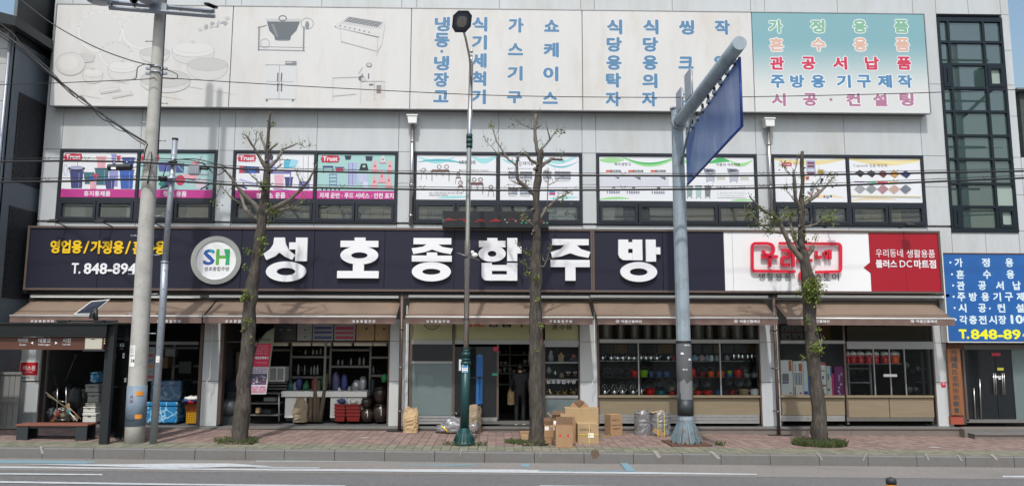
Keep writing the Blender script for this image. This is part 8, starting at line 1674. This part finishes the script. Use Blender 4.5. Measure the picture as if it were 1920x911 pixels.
for i, (cx, cy, r, Y) in enumerate(((1139, 697, 8, .6), (1158, 697, 8, .6), (1175, 697, 8, .6), (1190, 696, 8, .62), (1208, 695, 8, .62), (1222, 696, 8, .62), (1217, 722, 11, .55), (1236, 716, 8, .58), (1255, 722, 11, .55), (1182, 724, 9, .55), (1163, 724, 8, .55), (1300, 718, 9, .5), (1324, 716, 9, .55), (1352, 695, 8, .62), (1332, 695, 8, .62), (1316, 695, 8, .62), (1394, 693, 7, .6), (1411, 695, 8, .6), (1366, 716, 6, .5), (1385, 716, 8, .5), (1401, 716, 8, .5), (1196, 714, 7, .6))):
    p = at(cx, cy, Y); R2 = r / pm(Y); t_ = thing('frying_pan', 'black round pan on edge behind the %s, %s row' % (PANL[i], 'middle shelf' if cy < 705 else 'bottom shelf'), 'pan', p, 'pans standing behind the pots'); q = MB(); q.lathe((0, 0, 0), [(.002, 0), (R2 * .75, 0), (R2, .035), (R2 * .97, .04), (R2 * .72, .01), (.002, .008)], 'pan_dark', 24); q.v = [(p[0] + x, p[1] - z_, p[2] + y) for x, y, z_ in q.v]; q.build('pan_body', t_)
    q = MB(); q.ring(p[0], p[2], R2 * 1.02, R2 * 1.02, R2 * .96, R2 * .96, p[1] - .045, p[1] - .038, 'alu_dull', 24); q.tube([(p[0], p[1] - .03, p[2] + R2), (p[0], p[1] - .02, p[2] + R2 * 1.7)], .008, 'black', 6); q.build('pan_rim', t_)
gs2 = 'big stockpots on the shelf above the cookware window'
for i, (cx, w_) in enumerate(((1137, 23), (1164, 15), (1190, 17), (1214, 15), (1235, 17), (1254, 13), (1308, 25), (1330, 14), (1356, 21), (1382, 22), (1409, 22))):
    c = at(cx, 636.5, .4); s_ = pm(.4); R2 = w_ / 2 / s_; h = 27 / s_; t_ = thing('stockpot', ordn[i] + ' dim steel stockpot counted from the doorway end of the high shelf', 'stockpot', c, gs2); q = MB(); q.lathe(c, [(R2 * .95, 0), (R2, .02), (R2, h * .96), (R2 * 1.02, h)], 'pot_steel', 20); q.build('pot_body', t_); q = MB(); 
    for k_ in range(3): q.lathe(c, [(R2 * 1.002, h * (.45 + .13 * k_)), (R2 * 1.025, h * (.46 + .13 * k_)), (R2 * 1.002, h * (.47 + .13 * k_))], 'pot_steel', 20, close=False)
    q.build('pot_band', t_)
for i, (a, c_) in enumerate(((1126, 1150), (1152, 1176), (1178, 1194), (1200, 1232), (1234, 1262), (1296, 1316), (1318, 1336), (1338, 1349), (1354, 1376), (1378, 1398), (1400, 1422))): boxo('shelf_carton', a, 645, c_, 662, .68, .06, ['interior', 'card_dark', 'interior'][i % 3], ordn[i] + ' dull carton behind the kettles, counted from the doorway end', 'carton', 'dull cartons behind the kettles', bev=0)
# --- shop 5
wh = 'foam_white'; prp = ink(120, 36, 110)
B5 = [(1464.5, 675, 1486.5, 742, 'paper', 'wide white fan carton with an orange corner label', [(1478.5, 676, 1484, 695, ink(206, 92, 40)), (1467, 700, 1479, 714, ink(130, 130, 134)), (1467, 714.5, 1479, 719, ink(140, 110, 150)), (1481, 735, 1484, 738, ink(150, 40, 60)), (1464.7, 728, 1465.6, 741, ink(206, 92, 40))]), (1488, 677, 1506, 742, 'paper', 'white fan carton picturing two stands, orange label', [(1497.5, 681, 1503.5, 696, ink(206, 92, 40)), (1490, 699, 1503.5, 721, ink(120, 60, 60)), (1491, 700, 1502.5, 720.5, ink(200, 202, 206)), (1493.5, 702, 1494.5, 720, 'ink'), (1498.5, 702, 1499.5, 720, 'ink'), (1490, 724, 1492.5, 742, ink(206, 92, 40)), (1490.5, 681, 1491.5, 696, 'ink'), (1500, 735, 1503, 738, ink(150, 40, 60))]), (1506.8, 676, 1519, 742, 'paper', 'white and blue carton tucked behind the third tree trunk', [(1508, 733, 1515, 739, ink(90, 60, 150)), (1515, 700, 1518.6, 741, ink(30, 110, 200))]),
      (1536, 679.5, 1549, 742, 'paper', 'white carton with red top and bottom bands', [(1536.3, 680, 1548.7, 684, ink(200, 30, 40)), (1536.3, 721, 1548.7, 724, ink(200, 30, 40)), (1536.3, 738, 1548.7, 741, ink(200, 30, 40)), (1541, 704, 1545, 710, ink(90, 100, 140)), (1538, 694, 1547, 696, ink(120, 120, 120)), (1538, 728, 1546, 732, ink(180, 170, 170))]), (1550.5, 686, 1559.5, 742, 'foam_white', 'narrow pale carton with a blue edge', [(1556, 688, 1559, 706, ink(90, 140, 180)), (1552, 700, 1554, 712, 'ink'), (1552, 728, 1556, 732, 'ink')]), (1560.3, 700, 1564.6, 742, M('pink_box', rgb(200, 30, 120), .5), 'very thin pink carton beside the purple one', []), (1565.3, 687, 1583, 742, M('purple_box', rgb(116, 34, 104), .5), 'large purple carton with small pale flowers', [(1572, 702, 1575, 714, ink(190, 150, 190)), (1576, 698, 1579.5, 704, ink(180, 150, 190)), (1575, 718, 1579, 722, ink(190, 190, 220)), (1572, 724, 1575, 728, ink(210, 200, 230)), (1571, 731, 1574, 735, ink(220, 210, 235)), (1573.5, 736, 1576, 739, ink(220, 210, 235))])]
for a, y0, c_, y1, m, lb, pr_ in B5: boxo('product_carton', a, y0, c_, y1, .08, .3, m, lb, 'carton', 'tall cartons in the shop window behind the third tree', bev=.004, parts=lambda t_, L_=pr_: prints(t_, .08, L_) if L_ else None)
for i, (a, c_, m, lb) in enumerate(((1464, 1484, 'foam_grey', 'pale carton with small figures above the fan cartons'), (1485, 1506, 'foam_grey', 'pale carton with a red lower band above the fan cartons'), (1530, 1558, 'card_dark', 'dull brown carton above the purple carton'))): boxo('shelf_carton', a, 609, c_, 637, .4, .3, m, lb, 'carton', 'cartons above the fan cartons', parts=lambda t_, a=a, c_=c_, i=i: prints(t_, .4, [(a + 1, 621, c_ - 1, 624, ink(130, 40, 50)), (a + 5, 615, a + 8, 619, 'ink'), (a + 11, 630, a + 15, 634, 'ink')] if i < 2 else [(a + 2, 612, a + 8, 616, ink(100, 60, 50))]))
for i, (cx, w_, m) in enumerate(((1590.5, 6, 'enamel_red'), (1600, 12, 'enamel_red'), (1614, 14, 'enamel_red'), (1629, 13, 'enamel_red'), (1643, 11, 'enamel_red'), (1659.5, 15, 'enamel_red'), (1678.5, 17, 'enamel_orange'))):
    c = at(cx, 681, .35); s_ = pm(.35); R2 = w_ / 2 / s_; h = 23 / s_; t_ = thing('water_jug', ('orange water jug with a white lid, at the end of the row' if m == 'enamel_orange' else ordn[i] + ' red water jug with a white lid, counted from the tree side'), 'jug', c, 'insulated water jugs hanging row'); q = MB(); q.lathe(c, [(R2 * .85, 0), (R2 * .9, h * .05), (R2 * .97, h * .68)], m, 18); q.build('jug_body', t_); q = MB(); q.lathe(c, [(R2, h * .68), (R2, h * .84), (R2 * .7, h * .92), (R2 * .3, h)], 'plate', 18); q.build('lid', t_)
    q = MB(); q.tube([(c[0] + R2 * 1.0 * math.cos(a), c[1] - R2 * .9 * abs(math.sin(a)) - .0, c[2] + h * .72 - h * .18 * math.sin(a)) for a in [math.pi * k_ / 8 for k_ in range(9)]], .006, 'plate', 5); q.build('handle', t_)
for i in range(6):
    y0, y1 = (699, 717, 743)[i % 3] - 10, (699, 717, 743)[i % 3] - 1; c = at(1600 + (i // 3) * 14, y1, .95); q = MB(); R2 = .09; q.lathe(c, [(R2 * .7, 0), (R2, .08), (R2, .1)], 'glass_dim', 12); o = q.build('bowl_stack'); tag(o, ordn[i] + ' stack of clear bowls on the grey rack behind the jugs', 'bowls', 'clear bowls on the grey rack')
for i, (px, py) in enumerate(((1700, 690), (1712, 700), (1722, 696), (1706, 735), (1718, 735), (1735, 688), (1738, 706), (1738, 730))):
    c = at(px, py, 1.1); q = MB(); q.lathe(c, [(.05, 0), (.08, .08), (.07, .14), (.03, .16)], rnd.choice(('pot_steel', 'charcoal', 'foam_grey')), 12); o = q.build('bowl_stack'); tag(o, ordn[i] + ' dim dish on the racks at the pillar end of the glass door', 'dishes', 'dim dishes behind the glass door')
# ============================================================ PAVEMENT CLUTTER
def carton(cx, y1, wpx, hpx, dpt, rz, m, lb, flaps=True, mk=None, grp='cardboard boxes on the pavement', off=0):
    g_ = G(cx, y1) if y1 > 812 else GF(cx, y1, -.82); s_ = pm(g_[1]); W_, H_ = wpx / s_, hpx / s_; t_ = thing('cardboard_box', lb, 'cardboard box', (g_[0], g_[1], gz(g_[0]) + off), grp); t_.rotation_euler = (0, 0, rz); q = MB(); t = .006
    M_ = MATS[m]
    for (x0, x1, y0, y1_) in ((-W_ / 2, W_ / 2, 0, t), (-W_ / 2, W_ / 2, dpt - t, dpt), (-W_ / 2, -W_ / 2 + t, t, dpt - t), (W_ / 2 - t, W_ / 2, t, dpt - t)): q.box(x0, x1, y0, y1_, 0, H_, m)
    q.box(-W_ / 2 + t, W_ / 2 - t, t, dpt - t, 0, .006, m)
    if not flaps: q.box(-W_ / 2, W_ / 2, 0, dpt, H_ + .0005, H_ + .008, m)
    o = q.build('box_body'); o.parent = t_
    if not flaps: q = MB(); q.box(-W_ / 2 - .0005, W_ / 2 + .0005, dpt / 2 - .03, dpt / 2 + .03, H_ + .0082, H_ + .0095, M('tape', rgb(196, 164, 120), .25)); q.box(-.0 + W_ / 2 - .001, W_ / 2 + .001, dpt / 2 - .03, dpt / 2 + .03, H_ - .08, H_, 'tape'); o = q.build('tape'); o.parent = t_
    return t_, W_, H_, dpt
def flap(t_, p0, p1, out, up_, m='card'):
    q = MB(); p0, p1 = Vector(p0), Vector(p1); d = Vector(out) + Vector((0, 0, up_)); t = Vector(out).normalized() * .004 if Vector(out).length > .001 else Vector((0, .004, 0)); a = [p0, p1, p1 + d, p0 + d]; n_ = (p1 - p0).cross(d).normalized() * .005
    q.add([v for v in a] + [v + n_ for v in a], [(0, 1, 2, 3), (7, 6, 5, 4), (0, 4, 5, 1), (1, 5, 6, 2), (2, 6, 7, 3), (3, 7, 4, 0)], m); o = q.build('flap'); o.parent = t_
def ptext(t_, s, x0, x1, z0, z1, y, m, off=.0, flip=False):
    vs, fs = glyphs(s, off, 0, 1); lo, hi = vs.min(0), vs.max(0); w_ = (vs - lo) / np.maximum(hi - lo, 1e-6)
    if flip: w_ = 1 - w_
    q = MB(); q.add([(x0 + a * (x1 - x0), y, z0 + c * (z1 - z0)) for a, c, _ in w_], fs, m); o = q.build('lettering'); o.parent = t_
def plain(t_, x0, x1, y0, y1, z0, z1, m, nm):
    q = MB(); q.box(x0, x1, y0, y1, z0, z1, m); o = q.build(nm); o.parent = t_
t_, W_, H_, D_ = carton(1058, 838.5, 31, 38, .36, -.1, 'card', 'open orange brown cardboard box with red handling marks, nearest the kerb')
flap(t_, (-W_ / 2, D_, H_), (W_ / 2, D_, H_), (0, .02, 0), .17, 'card_dark'); flap(t_, (W_ / 2, 0, H_), (W_ / 2, D_, H_), (.05, 0, 0), .15); flap(t_, (-W_ / 2, D_, H_), (-W_ / 2, 0, H_), (-.12, 0, 0), -.02); flap(t_, (-W_ / 2, 0, H_), (W_ / 2, 0, H_), (0, .03, 0), .0)
rd = ink(196, 40, 40)
for k_, x in enumerate((-.11, .0, .065)): plain(t_, x, x + (.045 if k_ != 1 else .012), -.0025, -.0005, H_ * .5, H_ * .5 + (.06 if k_ != 1 else .012), rd, 'carton_print')
ptext(t_, '上 ↑ 注', -.05, .03, H_ * .42, H_ * .45, -.003, rd)
plain(t_, W_ / 2 + .0005, W_ / 2 + .003, .1, .2, H_ * .45, H_ * .62, 'paper', 'label_sticker')
t_, W_, H_, D_ = carton(1103, 831, 38, 34, .5, 0, 'card_pale', 'wide strapped cardboard box with an upside down printed brand word and yellow bands', False)
ptext(t_, 'Howsic', -W_ * .42, W_ * .12, H_ * .62, H_ * .8, -.003, 'ink', .0, True); plain(t_, 0.02, .035, -.005, -.0005, 0, H_, ink(226, 206, 40), 'yellow_strap'); plain(t_, -W_ / 2, W_ / 2, -.008, -.0055, H_ * .45, H_ * .48, ink(226, 206, 40), 'yellow_strap'); plain(t_, .0, .13, -.004, -.001, H_ * .32, H_ * .55, 'paper', 'label_sticker')
t_, W_, H_, D_ = carton(1091, 826, 62, 58, .3, 0, 'card_pale', 'large tan cardboard box behind the strapped one, holding a torn sheet')
ptext(t_, '▲', 0, .001, 0, .001, .1, 'ink'); plain(t_, .0, .004, -.004, -.0005, 0, H_, 'card', 'box_seam'); flap(t_, (-W_ / 2, 0, H_), (W_ / 2, 0, H_), (0, .2, 0), .02, 'card_pale')
tc = thing('torn_cardboard', 'torn round edged cardboard sheet sticking up on top of the box heap', 'cardboard', G(1087, 826)); q = MB(); Y = G(1091, 826)[1] + .1
pts_ = [(1067, 771), (1068, 762), (1074, 755), (1081, 751), (1088, 750), (1096, 753), (1102, 759), (1106, 766), (1106, 771)]
q.prism([(at(a, c, Y)[0], at(a, c, Y)[2]) for a, c in pts_], Y, Y + .008, 'card'); q.build('cardboard_sheet', tc); q = MB(); q.prism([(at(a, c, Y - .02)[0], at(a, c, Y - .02)[2]) for a, c in ((1077, 751.5), (1088, 748.5), (1095, 752), (1086, 762))], Y - .03, Y - .02, 'card_dark'); q.build('folded_corner', tc)
t_, W_, H_, D_ = carton(1029, 831, 17, 34, .3, .12, 'card', 'tall narrow cardboard box with a white label against the middle tree'); flap(t_, (-W_ / 2, 0, H_), (W_ / 2, 0, H_), (0, -.05, 0), .1, 'card'); flap(t_, (W_ / 2, D_, H_), (-W_ / 2, D_, H_), (0, .05, 0), .12, 'card_dark'); plain(t_, -.09, .0, -.004, -.0005, H_ * .7, H_ * .9, 'paper', 'label_sticker'); plain(t_, -W_ / 2, W_ / 2, -.003, -.0004, H_ * .3, H_ * .33, 'card_dark', 'crease')
t_, W_, H_, D_ = carton(1048, 824, 26, 40, .3, -.15, 'card_dark', 'opened brown cardboard box with raised flaps behind the narrow one'); flap(t_, (-W_ / 2, 0, H_), (W_ / 2, 0, H_), (.03, -.05, 0), .08, 'card'); flap(t_, (-W_ / 2, D_, H_), (-W_ / 2, 0, H_), (-.12, 0, 0), .1, 'card'); flap(t_, (W_ / 2, D_, H_), (-W_ / 2, D_, H_), (0, .05, 0), .13, 'card_dark')
t_, W_, H_, D_ = carton(1066, 829, 24, 43, .25, .05, 'card', 'cardboard box with a short raised lid between the nearest box and the heap'); flap(t_, (-W_ / 2, D_, H_), (W_ / 2, D_, H_), (0, .03, 0), .09, 'card')
t_, W_, H_, D_ = carton(985, 825, 19, 14, .25, .0, 'card', 'small flat cardboard box at the doorway side of the middle tree', False); plain(t_, .05, .075, -.003, -.0004, .03, .08, 'ink', 'carton_print')
t_, W_, H_, D_ = carton(987, 829, 18, 12, .22, .0, 'card_pale', 'pale flattened cardboard piece under the small flat box', False)
for i, (px, py) in enumerate(((1027, 798), (1038, 794), (1033, 803))):
    p = at(px, py, G(1030, 831)[1] + .1); q = MB(); q.lump(p, .075, 'paper', 1.2, .6, .9, .8, i, 3.5); o = q.build('crumpled_paper'); tag(o, ['crumpled white paper spilling from the narrow box', 'crumpled white paper between the open boxes', 'lowest crumpled white paper by the tree'][i], 'paper', 'crumpled paper in the box heap')
t_, W_, H_, D_ = carton(1156, 808, 24, 37, .33, -.0, 'card', 'closed cardboard box with small printed marks in front of the cookware window', False)
t_.rotation_euler = (0, 0, .32); 
for (x0, x1, z0, z1, s) in ((-.12, .1, .72, .8, '주방기기'), (-.14, .14, .5, .55, 'THE BASE KITCHEN'), (-.1, .1, .3, .38, '취급주의')): ptext(t_, s, x0, x1, H_ * z0, H_ * z1, -.003, ink(150, 70, 50) if z0 != .5 else 'ink', .02)
plain(t_, W_ / 2 + .0005, W_ / 2 + .002, .08, .28, H_ * .3, H_ * .62, ink(156, 112, 70), 'carton_print')
def wrapped(cx, y1, w_, h_, lb, straps, two):
    g_ = GF(cx, y1, -.62); s_ = pm(g_[1]); R2 = w_ / 2 / s_; h = h_ / s_; z = gz(g_[0]); c = (g_[0], g_[1], z); t_ = thing('wrapped_stockpot', lb, 'stockpot', c, 'film wrapped steel pots on the pavement')
    q = MB()
    if two: q.lathe(c, [(R2 * .85, 0), (R2 * .88, h * .42), (R2 * .95, h * .43), (R2 * .95, h * .46)], 'pot_steel', 24); q.lathe((c[0], c[1], c[2] + h * .465), [(R2 * .85, 0), (R2 * .88, h * .4), (R2 * .93, h * .42)], 'pot_steel', 24)
    else: q.lathe(c, [(R2 * .9, 0), (R2 * .93, h * .05), (R2 * .93, h * .86), (R2 * .97, h * .88)], 'pot_steel', 24)
    q.build('pot_body', t_); q = MB(); q.lathe(c, [(R2 * .97, h * .885), (R2 * .8, h * .93), (R2 * .2, h * .96)], 'pot_steel', 24); q.build('lid', t_)
    q = MB(); n = 30; vs = []; fs = []; R_ = 14
    for i in range(R_ + 1):
        for k_ in range(n): a = 2 * math.pi * k_ / n; r = R2 * (1.0 + .09 * noise.noise(Vector((math.cos(a) * 3, math.sin(a) * 3, i * .8 + cx))) + .05 * noise.noise(Vector((math.cos(a) * 9, math.sin(a) * 9, i * 2.)))); r *= (1 if i < 12 else (1 - (i - 12) * .18)); vs.append((c[0] + r * math.cos(a), c[1] + r * math.sin(a), c[2] + h * i / R_ * (1 + .04 * math.sin(a * 3))))
    for i in range(R_):
        for k_ in range(n): j = (k_ + 1) % n; fs.append((i * n + k_, i * n + j, (i + 1) * n + j, (i + 1) * n + k_))
    q.add(vs, fs, 'film', False); q.build('plastic_film', t_)
    if straps:
        q = MB()
        for dx in (-.12, .04): q.box(c[0] + dx, c[0] + dx + .014, c[1] - R2 * 1.06, c[1] - R2 * 1.05, c[2], c[2] + h * .98, ink(226, 206, 40))
        q.build('yellow_strap', t_); q = MB(); q.obox((c[0] - .1, c[1] - R2 * 1.0, c[2] + .1), (.3, .02, .12), 0, 'card', ry=.5); q.obox((c[0] - .08, c[1] - .03, c[2] + h * .97), (.34, .3, .01), .1, 'card_pale', ry=-.12); q.build('cardboard_scrap', t_)
wrapped(1205, 807, 31, 44, 'two steel pots stacked and wrapped in crinkled clear film', False, True); wrapped(1238, 808, 37, 44, 'wide steel pot in clear film with yellow straps and cardboard scraps', True, False)
kb = thing('kraft_bag', 'crumpled kraft paper bag standing beside the dark downpipe', 'paper bag', G(770, 804)); g_ = GF(770, 804, -.5); q = MB(); sackm(q, (g_[0], g_[1], gz(g_[0])), .19, .58, 'kraft', .15, 4, .75); q.build('bag_body', kb); q = MB()
for sd in (-1, 1): q.add([(g_[0] + sd * .16, g_[1] - .03, gz(g_[0]) + .56), (g_[0] + sd * .08, g_[1] - .05, gz(g_[0]) + .55), (g_[0] + sd * .13, g_[1] - .02, gz(g_[0]) + .64)], [(0, 1, 2)], 'kraft')
q.build('bag_ear', kb)
pb = thing('clear_rubbish_bag', 'clear plastic rubbish bag with grey scraps and a yellow strap by the lamp base', 'rubbish bag', G(843, 803)); g_ = GF(843, 803, -.62)
q = MB(); q.lump((g_[0] + .08, g_[1], gz(g_[0]) + .17), .25, 'film', 1.05, .7, .85, .5, 11, 3, 22, 16); q.lump((g_[0] - .15, g_[1], gz(g_[0]) + .1), .19, 'film', 1.1, .8, .6, .5, 14, 3, 18, 12); q.build('plastic_film', pb)
q = MB(); q.lump((g_[0] - .16, g_[1], gz(g_[0]) + .08), .12, 'charcoal', 1.2, .7, .6, .4, 2); q.lump((g_[0] + .1, g_[1], gz(g_[0]) + .14), .15, 'foam_grey', 1.1, .7, .8, .7, 5, 3); q.tube([(g_[0] - .2, g_[1] - .17, gz(g_[0]) + .2), (g_[0] - .1, g_[1] - .2, gz(g_[0]) + .12), (g_[0] - .02, g_[1] - .19, gz(g_[0]) + .04)], .02, ink(226, 190, 40), 5); q.build('rubbish_scraps', pb)
bs2 = thing('brown_rice_sack', 'tall brown paper sack leaning between the green lamp shaft and the blue door strip', 'sack', G(890, 801)); g_ = GF(890, 801, -.5); q = MB(); sackm(q, (g_[0], g_[1], gz(g_[0])), .165, .66, 'sack', .12, 9, .9); q.build('sack_body', bs2)
q = MB(); q.lump((g_[0] - .02, g_[1] - .14, gz(g_[0]) + .14), .15, 'film', 1, .5, .9, .6, 21, 3, 16, 12); q.build('plastic_film', bs2)
q = MB(); a, c_ = G(917, 803.5), G(978, 797); x0, x1 = at(919, 800, a[1])[0], at(977, 800, a[1])[0]; q.add([(x, y, gz(x) + z) for x in (x0, x1) for y in (a[1], -.33) for z in (.0, .014)], [(0, 1, 3, 2), (4, 6, 7, 5), (0, 4, 5, 1), (2, 3, 7, 6), (0, 2, 6, 4), (1, 5, 7, 3)], M('mat_brown', rgb(96, 84, 78), .95, var=.15, scale=40, bump=.3)); o = q.build('door_mat'); tag(o, 'dull brown mat on the pavement before the dark doorway', 'mat')
q = MB(); g_ = G(1140, 806); pts_ = [G(1124, 801), G(1150, 801.5), G(1124, 802), G(1124.5, 822), G(1170, 808), G(1215, 809)]; q.tube([(p[0], p[1], gz(p[0]) + .012) for p in pts_], .007, ink(226, 206, 40), 5); o = q.build('strap_offcut'); tag(o, 'loose yellow strapping offcut lying between the strapped box and the closed box', 'strap')
fx = thing('fire_tag', 'small red extinguisher on the frame beside the middle tree trunk', 'extinguisher', at(1018, 640, -.05)); c = at(1018, 643, -.03); q = MB(); q.lathe(c, [(.025, 0), (.03, .02), (.03, .08), (.01, .1)], 'logo_red', 10); q.build('bottle_body', fx); q = MB(); q.tube([(c[0], c[1], c[2] + .1), (c[0], c[1], c[2] + .35)], .008, 'logo_red', 5); q.build('hose', fx)
# scraps on the pavement
for i, (px, py, s_) in enumerate(((683, 820, .13), (1744, 815, .1), (1752, 838, .13), (725, 804, .06), (1205, 813, .05), (560, 806, .04))):
    g_ = G(px, py, .006); q = MB(); q.add([(g_[0] + s_ * math.cos(a) * rnd.uniform(.8, 1.2), g_[1] + s_ * .8 * math.sin(a), g_[2]) for a in [k_ * 1.047 for k_ in range(6)]], [tuple(range(6))], 'scrape'); q.build('litter_patch', sidewalk)
